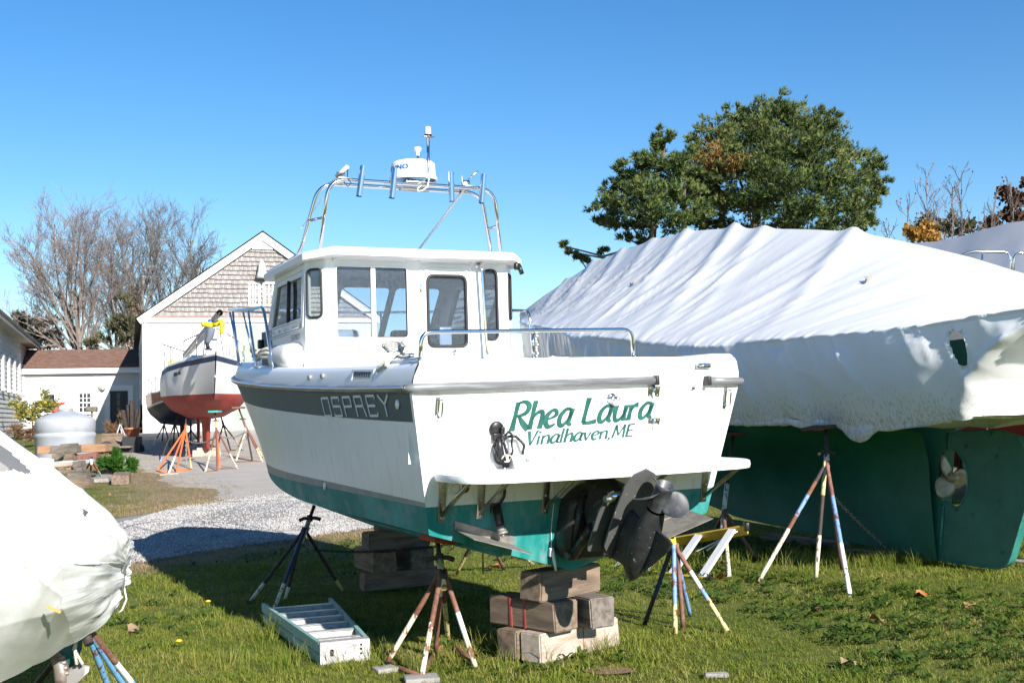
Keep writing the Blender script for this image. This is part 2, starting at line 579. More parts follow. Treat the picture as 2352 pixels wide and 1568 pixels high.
# ------------------------------------------------------------ lettering
def ribbon(mb, strokes, fn, th=.003):
    """strokes: lists of (u, v, w) ; flat strips of width w laid on fn(u, v, off)"""
    for st_ in strokes:
        n = len(st_)
        L, Rr = [], []
        for i, (u, v, w) in enumerate(st_):
            a = st_[max(0, i - 1)]; b = st_[min(n - 1, i + 1)]
            dx, dy = b[0] - a[0], b[1] - a[1]
            d = math.hypot(dx, dy) or 1
            nx, ny = -dy / d * w / 2, dx / d * w / 2
            L.append((u + nx, v + ny)); Rr.append((u - nx, v - ny))
        P = [[fn(*l, th), fn(*l, -th), ] for l in L]
        Q = [[fn(*r, th), fn(*r, -th)] for r in Rr]
        mb.grid([[L_[1], L_[0], R_[0], R_[1]] for L_, R_ in zip(P, Q)], 0, False)

def curve(pts, ws, n=10):
    """Catmull-Rom through pts with widths ws"""
    out = []
    P = [pts[0]] + list(pts) + [pts[-1]]
    W = [ws[0]] + list(ws) + [ws[-1]]
    for i in range(1, len(P) - 2):
        for k in range(n):
            t = k / n
            def cr(a, b, c, d): return .5 * (2 * b + (c - a) * t + (2 * a - 5 * b + 4 * c - d) * t * t + (3 * b - a - 3 * c + d) * t ** 3)
            out.append((cr(P[i - 1][0], P[i][0], P[i + 1][0], P[i + 2][0]), cr(P[i - 1][1], P[i][1], P[i + 1][1], P[i + 2][1]), lerp(W[i], W[i + 1], t)))
    out.append((*pts[-1], ws[-1]))
    return out
B_, T_ = .16, .075
def C(pts, ws): return curve(pts, ws)
LET = {   # unit height letters: advance, strokes ; x-height 0.62
    'R': (.66, [C([(.06, 0), (.08, .5), (.10, 1.0)], [.17, .11, .13]), C([(.10, .96), (.34, 1.0), (.53, .84), (.46, .60), (.12, .50)], [.05, .09, .14, .12, .05]), C([(.22, .50), (.42, .24), (.66, .0)], [.06, .14, .15])]),
    'h': (.56, [C([(.06, 0), (.07, .5), (.09, 1.02)], [.15, .11, .14]), C([(.08, .36), (.24, .58), (.40, .60), (.45, .44), (.43, .0)], [.05, .09, .12, .12, .15])]),
    'e': (.52, [C([(.08, .30), (.28, .36), (.42, .46), (.38, .60), (.24, .62), (.08, .46), (.06, .22), (.20, .03), (.44, .12)], [.05, .07, .11, .10, .09, .13, .13, .12, .05])]),
    'a': (.60, [C([(.46, .60), (.26, .63), (.08, .42), (.07, .14), (.20, .03), (.38, .22), (.47, .52)], [.07, .10, .13, .13, .11, .08, .08]), C([(.49, .63), (.45, .30), (.44, .10), (.56, .02)], [.15, .12, .12, .07])]),
    'L': (.60, [C([(.10, 1.0), (.07, .5), (.05, .06)], [.16, .11, .13]), C([(.03, .05), (.30, .05), (.56, .09)], [.10, .11, .13])]),
    'u': (.60, [C([(.07, .62), (.06, .28), (.13, .05), (.28, .06), (.42, .26), (.47, .50)], [.15, .12, .11, .10, .07, .06]), C([(.48, .62), (.45, .25), (.47, .0)], [.15, .11, .14])]),
    'r': (.44, [C([(.06, 0), (.07, .3), (.08, .62)], [.15, .11, .14]), C([(.08, .36), (.20, .56), (.36, .60)], [.05, .10, .17])]),
    'V': (.62, [C([(.03, 1.0), (.14, .5), (.26, .0)], [.15, .12, .10]), C([(.26, .0), (.40, .5), (.54, 1.0)], [.08, .08, .12])]),
    'i': (.24, [C([(.06, 0), (.06, .3), (.07, .62)], [.12, .10, .12]), [(.07, .80, .12), (.09, .92, .12)]]),
    'n': (.54, [C([(.06, 0), (.06, .3), (.07, .62)], [.12, .10, .12]), C([(.07, .36), (.22, .58), (.38, .60), (.43, .42), (.42, .0)], [.04, .08, .10, .10, .12])]),
    'l': (.24, [C([(.06, 0), (.07, .5), (.09, 1.02)], [.12, .10, .12])]),
    'v': (.48, [C([(.03, .62), (.11, .3), (.20, .0)], [.12, .10, .08]), C([(.20, .0), (.31, .3), (.41, .62)], [.06, .07, .10])]),
    ',': (.26, [C([(.10, .08), (.09, -.04), (.02, -.16)], [.13, .10, .05])]),
    'M': (.86, [C([(.03, 0), (.09, .5), (.14, 1.0)], [.11, .09, .09]), C([(.14, 1.0), (.26, .6), (.38, .18)], [.11, .10, .07]), C([(.38, .18), (.54, .6), (.69, 1.0)], [.06, .07, .09]), C([(.69, 1.0), (.70, .5), (.72, .0)], [.12, .10, .12])]),
    'E': (.56, [C([(.08, 1.0), (.07, .5), (.06, .0)], [.12, .11, .12]), [(.06, .95, .09), (.46, .96, .09)], [(.06, .50, .08), (.40, .51, .08)], [(.06, .05, .09), (.48, .05, .09)]]),
    ' ': (.36, []),
}
def letters(text, x0, z0, x1, z1, h0, h1, slant, name, material, wk=1.0):
    """each letter a mesh; the base line runs from (x0, z0) to (x1, z1) on the transom"""
    tot = sum(LET[c][0] for c in text)
    lx, lz = x1 - x0, z1 - z0
    pos = 0.0
    root = None
    for c in text:
        adv, strokes = LET[c]
        if strokes:
            mb = MB()
            f0 = pos / tot
            h = lerp(h0, h1, f0)
            kx = lx / tot
            def fn(u, v, off, f0=pos, h=h):
                f = (f0 + u) / tot
                return TRP(x0 + lx * f + slant * v * h, z0 + lz * f + v * h, .003 + off * .5)
            ribbon(mb, [[(u, v, w * wk) for u, v, w in s_] for s_ in strokes], fn)
            o = mb.build(name, material, boat, recalc=False)
        pos += adv
letters('Rhea Laura', -.552, .966, .535, 1.018, .185, .168, .16, 'name_letter', M['name'], 1.38)
letters('Vinalhaven,ME', -.43, .868, .40, .897, .094, .088, .18, 'port_letter', M['name'], 1.3)

# OSPREY on the stripe, each letter a mesh on the port side
OS = {
    'O': [[(.12, 1), (.9, 1), (.9, 0), (.12, 0), (.12, .12), (.12, 1)]],
    'S': [[(.9, .85), (.9, 1), (.1, 1), (.1, .52), (.9, .52), (.9, 0), (.1, 0), (.1, .12)]],
    'P': [[(.12, 0), (.12, 1), (.9, 1), (.9, .5), (.12, .5)]],
    'R': [[(.12, 0), (.12, 1), (.84, 1), (.84, .5), (.12, .5)], [(.84, .5), (.98, 0)]],
    'E': [[(.9, .88), (.9, 1), (.12, 1), (.12, 0), (.9, 0), (.9, .12)], [(.12, .5), (.8, .5)]],
    'Y': [[(.06, 1), (.5, .55)], [(.94, 1), (.5, .55), (.5, 0)]],
}
def hull_side(y, z, off):
    u0 = max(0, (y + .2) / 7.2)
    zc, zr = chine_z(u0 * YC), rail_z(u0 * YR)
    t = (z - zc) / (zr - zc)
    b = lerp(chine_b(u0 * YC), rail_b(u0 * YR), t)
    return Vector((-(b + off), y, z))
def side_text(chars, ya, yb, z0, h, name, material, wd, shear=0.0, fn=hull_side):
    n = len(chars)
    for k, ch in enumerate(chars):
        mb = MB()
        cw = (yb - ya) / n
        for stp in OS[ch]:
            pts = [(u, v, wd) for u, v in stp]
            den = []
            for a, b in zip(pts, pts[1:]):
                for q in range(6): den.append((lerp(a[0], b[0], q / 6), lerp(a[1], b[1], q / 6), wd))
            den.append(pts[-1])
            U = [(ya + cw * (k + .08 + u * .84) + shear * v * h, z0 + v * h, w) for u, v, w in den]
            for a, b in zip(range(len(pts) - 1), range(1, len(pts))):
                seg = U[a * 6:b * 6 + 1]
                # butt the strokes past the corner by half a width
                ribbon(mb, [seg], lambda u, v, off: fn(u, v, .004 + off * .5))
                mb.tube([fn(seg[0][0], seg[0][1], .0035), fn(seg[0][0], seg[0][1], .0052)], wd / 2, 10)
                mb.tube([fn(seg[-1][0], seg[-1][1], .0035), fn(seg[-1][0], seg[-1][1], .0052)], wd / 2, 10)
        mb.build(name, material, boat, recalc=False)
side_text('OSPREY', 1.66, .115, 1.088, .135, 'brand_letter', M['letter'], .017, shear=.12)

# ------------------------------------------------------------ swim platform
sp = MB()
out = [(-1.085, -.155), (-1.10, -.48), (-1.06, -.66), (-.92, -.77), (-.5, -.835), (0, -.845), (.5, -.825), (.90, -.76), (1.04, -.65), (1.09, -.48), (1.085, -.155)]
out = rpoly(out, .10, 4)
prof = [(1.0, -.052), (1.006, -.030), (1.0, -.006), (.985, 0.0)]
zt_ = .728
b0 = len(sp.v)
cy = -.42
for k, dz in prof:
    sp.v += [(x * k, cy + (y - cy) * k, zt_ + dz - (.0)) for x, y in out]
n = len(out)
for i in range(3):
    for j in range(n): sp.face((b0 + i * n + j, b0 + i * n + (j + 1) % n, b0 + (i + 1) * n + (j + 1) % n, b0 + (i + 1) * n + j), 0, True)
sp.face([b0 + 3 * n + j for j in range(n)]); sp.face([b0 + j for j in range(n)][::-1])
plat = sp.build('swim_platform', M['gel2'], boat); sharpen(plat, 50)
for bx, sx in ((-1.0, -1.0), (-.728, -.728), (-.252, -.252), (.45, .45), (1.03, 1.03)):
    b = MB()
    mt = TROT.to_4x4()
    b.bbox(TRP(bx, .54, .004), (.05, .27, .008), .003, mat=TROT)
    br = b.build('platform_bracket', M['ssd'], boat)
    q = MB(); q.tube([TRP(sx, .45, .02), Vector((sx + .01, -.52, .672))], .015, 8); q.build('strut', M['ssd'], br)
    for zz in (.43, .53, .63):
        q = MB(); q.lathe([(.011, 0), (.011, .006), (.006, .010), (0, .010)], TRP(bx, zz, .008), 8, mat=TROT); q.build('bolt', M['ssd'], br)

# transom fittings
g = MB()   # door seam and its latch side: the gap's shadow drawn as a thin grey line
seam = [TRP(.513, 1.235, .0006), TRP(.535, 1.0, .0006), TRP(.555, .86, .0006), TRP(.585, .828, .0006), TRP(.68, .815, .0006)]
g.tube(fillet(seam, .03), .0022, 5)
g.tube([TRP(.513, 1.32, .002), Vector((.507, -.303, 1.40)), Vector((.505, -.287, 1.4365)), Vector((.505, -.1, 1.4365))], .0022, 5)
g.build('transom_door_seam', mat('seam_shadow_gap', (.35, .35, .34), .6), boat)
for hz in (1.2, .982):
    h = MB()
    hx = .53 if hz > 1.1 else .552
    for sx in (-1, 1):
        h.bbox(TRP(hx + sx * .026, hz, .004), (.046, .075, .008), .003, mat=TROT)
        for s2 in (-1, 1): h.ball(TRP(hx + sx * .030, hz + s2 * .024, .009), .006, n=6, h=4)
    h.tube([TRP(hx, hz - .04, .01), TRP(hx, hz + .04, .01)], .008, 8)
    h.build('door_hinge', M['ss'], boat)
for ux, uz in ((-1.071, 1.125), (1.136, 1.142)):
    u = MB()
    u.tube(fillet([TRP(ux + .01, uz - .055, 0), TRP(ux + .014, uz - .055, .05), TRP(ux + .014, uz + .055, .05), TRP(ux + .01, uz + .055, 0)], .04), .008, 8)
    u.bbox(TRP(ux, uz, .003), (.03, .15, .006), .002, mat=TROT)
    u.build('stern_eye', M['ss'], boat)
w = MB(); w.lathe([(0, .012), (.034, .012), (.036, 0)], TRP(.194, 1.164), 14, mat=TROT)
w.tube([TRP(.194, 1.164, .01), TRP(.198, 1.16, .05), TRP(.218, 1.15, .075)], .016, 10)
w.build('washdown_fitting', M['ss'], boat)
w = MB(); w.bbox(TRP(.851, 1.217, .008), (.03, .022, .016), .004, mat=TROT); w.build('door_stop', M['ss'], boat)
w = MB()
w.bbox(Vector((.919, -.308, 1.372)), (.125, .018, .038), .008)
w.tube([(.87, -.32, 1.372), (.97, -.32, 1.372)], .008, 8)
w.build('door_latch', M['ss'], boat)
for bx, bz, r in ((-.409, .775, .017), (-.208, .775, .008)):
    w = MB(); w.lathe([(0, .014), (r * .6, .012), (r, .004), (r, 0)], TRP(bx, bz), 12, mat=TROT); w.build('thru_hull_bolt', M['ssd'], boat)
# exhaust outlets under the platform
w = MB(); w.lathe([(.05, 0), (.05, .006), (.034, .008), (.034, -.02), (0, -.02)], TRP(-.915, .615), 18, m=[0, 0, 1, 1], mat=TROT); w.build('scupper', [M['gel2'], M['black']], boat)
w = MB(); w.lathe([(.028, 0), (.028, .006), (0, .006)], TRP(-.845, .610), 14, mat=TROT); w.build('drain_plug', mat('red_plug', (.22, .04, .04), .5), boat)

# deck wash socket with its coiled cord
so = MB(); so.lathe([(0, .02), (.045, .02), (.05, .014), (.052, 0)], TRP(-.651, .985), 20, mat=TROT)
so.bbox(TRP(-.655, .935, .02), (.06, .05, .03), .008, mat=TROT)
so.bbox(TRP(-.62, .975, .03), (.03, .05, .03), .008, mat=TROT)
sock = so.build('power_socket', M['black'], boat)
cbl = MB()
def loop(cx, cz, rx, rz, a0, a1, off=.03, n=26):
    return [TRP(cx + rx * math.cos(R(lerp(a0, a1, k / n))), cz + rz * math.sin(R(lerp(a0, a1, k / n))), off + .012 * math.sin(k * .7)) for k in range(n + 1)]
cbl.tube([TRP(-.625, .95, .03)] + loop(-.605, .845, .068, .085, 100, 330), .009, 8)
cbl.tube(loop(-.555, .83, .095, .105, 150, -10, .04), .010, 8)
cbl.tube([TRP(-.63, .94, .04), TRP(-.605, .88, .045), TRP(-.575, .80, .045), TRP(-.57, .77, .04)], .010, 8)
cbl.tube(loop(-.585, .865, .035, .10, 130, -60, .05), .008, 8)
cbl.tube([TRP(-.645, .93, .035), TRP(-.64, .86, .045), TRP(-.625, .80, .05), TRP(-.59, .745, .045)], [.016, .028, .026, .018], 8)
cbl.tube([TRP(-.60, .80, .06), TRP(-.578, .74, .05)], .017, 8)
cbl.build('power_cord', M['black'], sock)
cbl = MB(); cbl.tube(loop(-.597, .795, .035, .022, 0, 360, .068), .004, 6); cbl.tube([TRP(-.597, .82, .07), TRP(-.590, .77, .075)], .010, 6)
cbl.build('cord_tie', M['ivory'], sock)
gs = MB()
gs.poly([TRP(-.55, .73, 0), TRP(-.55, .73, .12), TRP(-.525, .83, .02), TRP(-.525, .83, 0)])
gs.plate([[(0, 0), (.13, 0), (.05, .10), (0, .12)]], .02, lambda u, v, w: TRP(-.535 + w, .722 + v, u))
gs.build('platform_gusset', M['gel2'], boat)

# trim tabs
def trim_tab(sg):
    t = MB()
    a, b = TRP(sg * .905, .352, .004), TRP(sg * .47, .218, .004)
    upv = Vector((0, -RAKE, 1)).normalized()
    d = (b - a)
    t.poly([a + upv * .055, b + upv * .055, b, a]); 
    nrm = Vector((0, -1, -RAKE)).normalized() * .004
    t.poly([a + upv * .055 + nrm, b + upv * .055 + nrm, b + nrm, a + nrm])
    drop = Vector((0, -.30, -.035)); n2 = d.cross(drop).normalized() * .004
    q = [a + Vector((0, -.006, 0)), b + Vector((0, -.006, 0)), b + drop, a + drop]
    t.poly(q); t.poly([p + n2 for p in q])
    for i in range(4): t.poly([q[i], q[(i + 1) % 4], q[(i + 1) % 4] + n2, q[i] + n2])
    o = t.build('trim_tab', M['tabmetal'], boat)
    ac = MB()
    p0, p1 = TRP(sg * .622, .455, .03), lerp(a, b, .70) + Vector((0, -.11, .03))
    ac.bbox(TRP(sg * .622, .47, .012), (.07, .07, .024), .006, mat=TROT)
    ac.tube([p0 + Vector((0, 0, .03)), lerp(p0, p1, .6)], .028, 12)
    ac.tube(fillet([TRP(sg * .622, .47, .03), TRP(sg * .57, .55, .03), TRP(sg * .575, .62, .02), TRP(sg * .58, .66, .01)], .03), .010, 8)
    c_ = ac.build('tab_actuator', M['black'], o)
    ac = MB(); ac.tube([lerp(p0, p1, .58), lerp(p0, p1, .82)], .031, 12); ac.tube([lerp(p0, p1, .82), lerp(p0, p1, .9)], .037, 12); ac.tube([lerp(p0, p1, .9), p1], .012, 8)
    ac.build('actuator_sleeve', M['tabmetal'], o)
trim_tab(-1); trim_tab(1)
# speed sensor on the bottom edge
ss_ = MB(); ss_.bbox(TRP(-.19, .145, .02), (.03, .06, .03), .006, mat=TROT); ss_.tube([TRP(-.185, .15, .03), TRP(-.16, .02, .05)], [.014, .008], 8)
ss_.tube([TRP(-.19, .17, .02), TRP(-.196, .30, .008), TRP(-.19, .46, .006), TRP(-.2, .60, .006)], .0035, 6)
ss_.build('speed_sensor', M['gel2'], boat)

# ------------------------------------------------------------ stern drive, tilted up
dr = bpy.data.objects.new('stern_drive', None); COL.objects.link(dr); dr.parent = boat
NOSE = Vector((.0, -.72, .02)); AX = Vector((.05, -.53, .8465)).normalized(); DN = Vector((0.02, -.8465, -.53)); DN = (DN - AX * DN.dot(AX)).normalized(); XX = DN.cross(AX) * -1; XX = XX if XX.x > 0 else -XX
def DL(a, d, x=0.0): return NOSE + AX * a + DN * d + XX * x
g = MB()
gp_ = [(0.0, .006), (.03, .030), (.09, .066), (.18, .086), (.30, .090), (.42, .080), (.50, .066), (.54, .058)]
rm = Matrix((XX, DN * -1, AX)).transposed()
g.lathe([(r, a) for a, r in gp_], NOSE, 20, mat=rm)
# leg from the gear case up to the plate and on to the pivot
secs = [(.05, .08, .40, .055), (-.06, .05, .40, .045), (-.14, .03, .40, .042), (-.215, .0, .40, .045), (-.33, -.02, .42, .075), (-.45, .0, .44, .10), (-.56, .06, .42, .09)]
P = []
for d, a0, a1, hw in secs:
    row = []
    for k in range(14):
        an = 2 * math.pi * k / 14
        ca, sa = math.cos(an), math.sin(an)
        row.append(DL((a0 + a1) / 2 + (a1 - a0) / 2 * ca, d, hw * (abs(sa) ** .7) * (1 if sa > 0 else -1)))
    P.append(row)
g.grid(P, 0, True, True)
# skeg
g.plate([[(.08, .04), (.16, .10), (.25, .15), (.40, .225), (.465, .235), (.47, .20), (.44, .05)]], .016, lambda u, v, w: DL(u, v, w + .008))
g.build('gear_case', M['drive'], dr)
g = MB()
pl = rpoly([(.02, -.045), (.12, -.115), (.40, -.128), (.56, -.122), (.66, -.08), (.70, 0), (.66, .08), (.56, .122), (.40, .128), (.12, .115), (.02, .045)], .004, 1)
g.plate([pl], .014, lambda u, v, w: DL(u, -.20 + w, v))
pl = rpoly([(.0, -.15), (.30, -.165), (.46, -.13), (.46, .13), (.30, .165), (.0, .15)], .03, 3)
g.plate([pl], .012, lambda u, v, w: DL(u, -.305 + w, v))
g.build('cavitation_plate', M['plategrey'], dr)
# transom housing, bellows, rams
g = MB()
hs_ = [(-.02, 1.0), (-.10, .96), (-.17, .86)]
outl = rpoly([(-.17, .14), (-.05, .075), (.20, .075), (.31, .16), (.33, .42), (.24, .60), (-.02, .60), (-.15, .50)], .06, 4)
PP = []
for off, k in hs_:
    PP.append([TRP(.08 + (x - .08) * k, .34 + (z - .34) * k, -off) for x, z in outl])
g.grid(PP, 0, True, True); g.poly(PP[-1])
for sx in (-1, 1):
    g.tube([TRP(.07 + sx * .15, .13, .12), TRP(.07 + sx * .155, .30, .16), TRP(.07 + sx * .13, .52, .14)], [.05, .035, .05], 8)
g.bbox(TRP(.08, .56, .22), (.22, .12, .24), .03, mat=TROT)
g.build('transom_housing', M['drive'], dr)
g = MB()
g.tube([TRP(.08, .40, .16), TRP(.08, .42, .22), TRP(.08, .41, .28), DL(.24, -.50)], [.08, .085, .08, .085], 14)
g.tube([TRP(.11, .22, .15), TRP(.11, .24, .24), DL(.12, -.47)], [.06, .065, .06], 12)
g.build('bellows', M['rubber'], dr)
for sx in (-1, 1):
    g = MB()
    a, b = TRP(.065 + sx * .155, .125, .14), DL(.42, -.29, sx * .115)
    g.tube([a, lerp(a, b, .52)], .034, 12)
    g.tube([a - XX * .05, a + XX * .05], .030, 12)
    rmo = g.build('trim_ram', M['drive'], dr)
    g = MB(); g.tube([lerp(a, b, .5), b], .012, 8); g.tube([b - XX * sx * -.05, b + XX * sx * -.12], .021, 12); g.build('ram_rod', M['alu'], dr)
g = MB(); g.tube([DL(.44, -.29, -.13), DL(.44, -.29, .02)], .026, 12); g.build('ram_pin', M['ss'], dr)
# propeller
pr = bpy.data.objects.new('propeller', None); COL.objects.link(pr); pr.parent = boat
g = MB()
h0 = NOSE + AX * .555
g.lathe([(.057, 0), (.056, .07), (.054, .15), (.058, .172), (.050, .172), (.046, .10), (.018, .10), (.018, .125), (.010, .14), (0, .14)], h0, 24, mat=rm)
g.build('hub', M['prop'], pr)
for k in range(3):
    g = MB()
    a0 = R(-62 + 120 * k)
    rows_ = []
    for ri in range(9):
        t = ri / 8
        rad = lerp(.05, .20, t)
        ch = .150 * math.sin(math.pi * min(1, .22 + .62 * t + (t ** 6) * .16)) ** .8 * (1 if t < .99 else .35)
        pitch = lerp(R(52), R(24), t)
        row = []
        for ci in range(7):
            q = (ci / 6 - .5 + .16 * t)
            tang = q * ch * 1.25
            ang = a0 + tang * math.cos(pitch) / rad * .9 if rad > .06 else a0 + tang * math.cos(pitch) / .07
            ax = .085 + tang * math.sin(pitch) - .02 * t
            row.append(h0 + rm @ Vector((rad * math.cos(ang), rad * math.sin(ang), ax)))
        rows_.append(row)
    g.grid(rows_, 0, True)
    o = g.build('blade', M['prop'], pr)
    md = o.modifiers.new('thick', 'SOLIDIFY'); md.thickness = .006; md.offset = 0
    md = o.modifiers.new('sub', 'SUBSURF'); md.levels = 1; md.render_levels = 1
# ------------------------------------------------------------ pilot house
YB = 2.65
cab = MB()
def bulk(u, v, w=0.0): return Vector((u, YB - w, v))          # u right, v up ; w<0 goes forward
TH = .045
def win_loop(x0, z0, x1, z1, r=.05): return rrect(x0, z0, x1, z1, r, 4)
W1 = win_loop(-.775, 1.745, -.117, 2.372, .035)
DG = win_loop(.076, 1.67, .452, 2.308, .06)
SW = win_loop(.632, 1.73, .766, 2.370, .06)
top_z, bot_z = 2.47, .80
cab.plate([[(-.885, bot_z), (.885, bot_z), (.865, top_z), (-.865, top_z)], W1, DG, SW], TH, bulk)
# quarter panels and sides
def qpanel(sg):
    p0, p1 = Vector((sg * .875, YB, 0)), Vector((sg * 1.0, 2.83, 0))
    d = (p1 - p0); L = d.length; d.normalize()
    nrm = Vector((sg * -d.y, d.x * sg * 1, 0)); nrm = Vector((-sg * abs(d.y), abs(d.x), 0)).normalized()  # inward
    fn = lambda u, v, w: p0 + d * u + Vector((0, 0, v)) - nrm * w * 1.0
    hole = rrect(.035, 1.93, L - .03, 2.345, .045, 4)
    return fn, L, hole
QF = {}
for sg in (-1, 1):
    fn, L, hole = qpanel(sg); QF[sg] = (fn, L, hole)
    cab.plate([[(0, 1.44), (L, 1.44), (L, top_z), (0, top_z)], hole], TH, fn)
def sidef(sg): return lambda u, v, w: Vector((sg * (1.0 - .03 * max(0, v - 1.9) + w - .10 * smooth((u - 3.0) / 1.9)), u, v))
SWIN = rpoly([(2.915, 1.935), (4.16, 1.925), (3.90, 2.31), (2.90, 2.312)], .03, 3)
for sg in (-1, 1):
    cab.plate([[(2.83, 1.44), (4.70, 1.50), (4.62, 1.72), (4.02, top_z), (2.83, top_z)], SWIN], .04, sidef(sg))
# windscreen wall, raked, three openings
def scr(u, v, w):   # v 0..1 up the rake
    return Vector((u, lerp(4.60, 3.98, v) + w * .5, lerp(1.70, 2.44, v) - w * .5))
holes = [rrect(-.80, .16, -.32, .86, .05), rrect(-.25, .16, .25, .86, .05), rrect(.32, .16, .80, .86, .05)]
cab.plate([[(-.905, 0), (.905, 0), (.93, 1), (-.93, 1)]] + holes, .05, scr)
cab.poly([(-.91, 4.60, 1.70), (.91, 4.60, 1.70), (.82, 5.35, 1.60), (-.82, 5.35, 1.60)])
cab.poly([(-.91, 4.70, 1.50), (-.91, 4.60, 1.70), (-.82, 5.35, 1.60), (-.80, 5.45, 1.50)])
cab.poly([(.91, 4.70, 1.50), (.91, 4.60, 1.70), (.82, 5.35, 1.60), (.80, 5.45, 1.50)])
cabin = cab.build('cabin', M['gel'], boat)
# headliner and furniture
hd = MB(); hd.poly([(-.95, 2.70, 2.44), (.95, 2.70, 2.44), (.93, 4.02, 2.44), (-.93, 4.02, 2.44)]); hd.build('headliner', M['head'], cabin, recalc=False)
it = MB()
it.bbox((0, 4.28, 1.45), (1.7, .55, .55), .05); it.bbox((.30, 4.02, 1.76), (.42, .12, .10), .03)
it.bbox((-.28, 4.05, 1.78), (.30, .10, .12), .03)
it.tube([(.52 + .17 * math.cos(a), 3.88 - .05 * math.sin(a), 1.72 + .16 * math.sin(a)) for a in [k * .45 for k in range(14)]], .012, 6, closed=True)
it.bbox((.10, 3.25, 1.35), (.40, .40, .10), .04); it.bbox((.08, 3.02, 1.66), (.46, .09, .36), .05); it.bbox((.62, 3.02, 1.66), (.36, .09, .34), .05)
it.build('dashboard', M['dark'], cabin)
it = MB(); it.bbox((-.62, 3.10, 1.68), (.40, .10, .34), .09); it.bbox((-.62, 3.3, 1.45), (.42, .40, .10), .04); it.build('cabin_seat', M['fender'], cabin)
ln = MB(); ln.poly([(-.93, 2.72, 1.44), (-.93, 4.6, 1.44), (-.93, 4.6, 1.92), (-.93, 2.72, 1.92)]); ln.poly([(.93, 2.72, 1.44), (.93, 4.6, 1.44), (.93, 4.6, 1.92), (.93, 2.72, 1.92)]); ln.build('side_lining', M['head'], cabin, recalc=False)

def window(name, loop, fn, glass, frame_r, fm, depth=.012, grow=0.0):
    """gasket round the opening plus the pane"""
    f = MB()
    pts = [fn(u, v, .004) for u, v in loop]
    f.tube(pts, frame_r, 6, closed=True)
    fo = f.build(name, fm, boat)
    p = MB()
    tris = tessellate_polygon([[Vector((u, v, 0)) for u, v in loop]])
    p.v = [tuple(fn(u, v, -depth)) for u, v in loop]
    for t in tris: p.face(t)
    p.build('pane', glass, fo, recalc=False)
    return fo
w1 = window('aft_window', W1, bulk, M['wglass'], .007, M['gel2'])
f = MB(); f.bbox((-.437, YB + .005, 2.058), (.042, .03, .625), .006); f.build('mullion', M['gel2'], w1)
f = MB()
f.tube([bulk(-.118, z, -.01) for z in (1.78, 2.35)], .010, 6); f.tube([bulk(x, 1.752, -.008) for x in (-.40, -.15)], .008, 6)
f.build('window_track', M['rubber'], w1)
for x in (-.60, -.42, -.26):
    f = MB(); f.bbox(bulk(x, 1.712, .008), (.035, .012, .022), .004); f.build('window_drain', M['gel2'], w1)
window('quarter_light', SW, bulk, M['wglass'], .012, M['rubber'])
# raised ledges over the windows
f = MB()
for x0, x1 in ((-.80, -.12), (-.0, .50), (.60, .78)):
    f.tube([Vector((x0, YB - .002, 2.425)), Vector((x0 + .06, YB - .02, 2.44)), Vector((x1 - .06, YB - .02, 2.44)), Vector((x1, YB - .002, 2.425))], .014, 8)
f.build('eyebrow', M['gel'], cabin)
# door : frame, leaf, glass, hinges, latch
dm = MB()
dm.tube(fillet([bulk(.002, 1.50, .004), bulk(.002, 2.40, .004), bulk(.525, 2.40, .004), bulk(.525, 1.50, .004)], .09), .008, 6)
dm.tube(fillet([bulk(.035, 1.55, .010), bulk(.035, 2.365, .010), bulk(.492, 2.365, .010), bulk(.492, 1.55, .010)], .08), .007, 6)
door = dm.build('cabin_door', M['gel2'], boat)
f = MB()
f.tube([bulk(u, v, .005) for u, v in DG], .014, 8, closed=True)
f.build('door_gasket', M['rubber'], door)
p = MB(); tris = tessellate_polygon([[Vector((u, v, 0)) for u, v in DG]]); p.v = [tuple(bulk(u, v, -.014)) for u, v in DG]
for t in tris: p.face(t)
p.build('door_pane', M['wglass'], door, recalc=False)
for z in (2.20, 1.62):
    f = MB(); f.bbox(bulk(.006, z, .012), (.020, .10, .012), .003, mat=Matrix.Rotation(R(90), 3, 'X')); f.build('hinge', M['ss'], door)
f = MB(); f.bbox(bulk(.315, 1.625, .012), (.05, .02, .03), .006); f.ball(bulk(.325, 1.615, .03), .014, n=8, h=6); f.build('door_latch', M['ss'], door)
f = MB(); f.bbox((.27, 2.72, 1.72), (.12, .02, .26), .01); f.build('sticker', M['gel2'], door)
# grab rail beside the door
g = MB(); g.tube(fillet([bulk(.575, 2.415, .0), bulk(.575, 2.39, .085), bulk(.61, 1.57, .085), bulk(.61, 1.545, .0)], .05), .014, 10)
g.lathe([(.028, 0), (.028, .008), (0, .009)], bulk(.575, 2.415), 12, mat=Matrix.Rotation(R(90), 3, 'X'))
g.build('grab_rail', M['ss'], boat)
g = MB(); g.ball(bulk(-.3, 1.635, .02), .02, n=8, h=6); g.tube([bulk(-.30, 1.635, .02), bulk(-.28, 1.615, .06), bulk(-.30, 1.60, .07)], .009, 6); g.build('hook', M['ss'], boat)
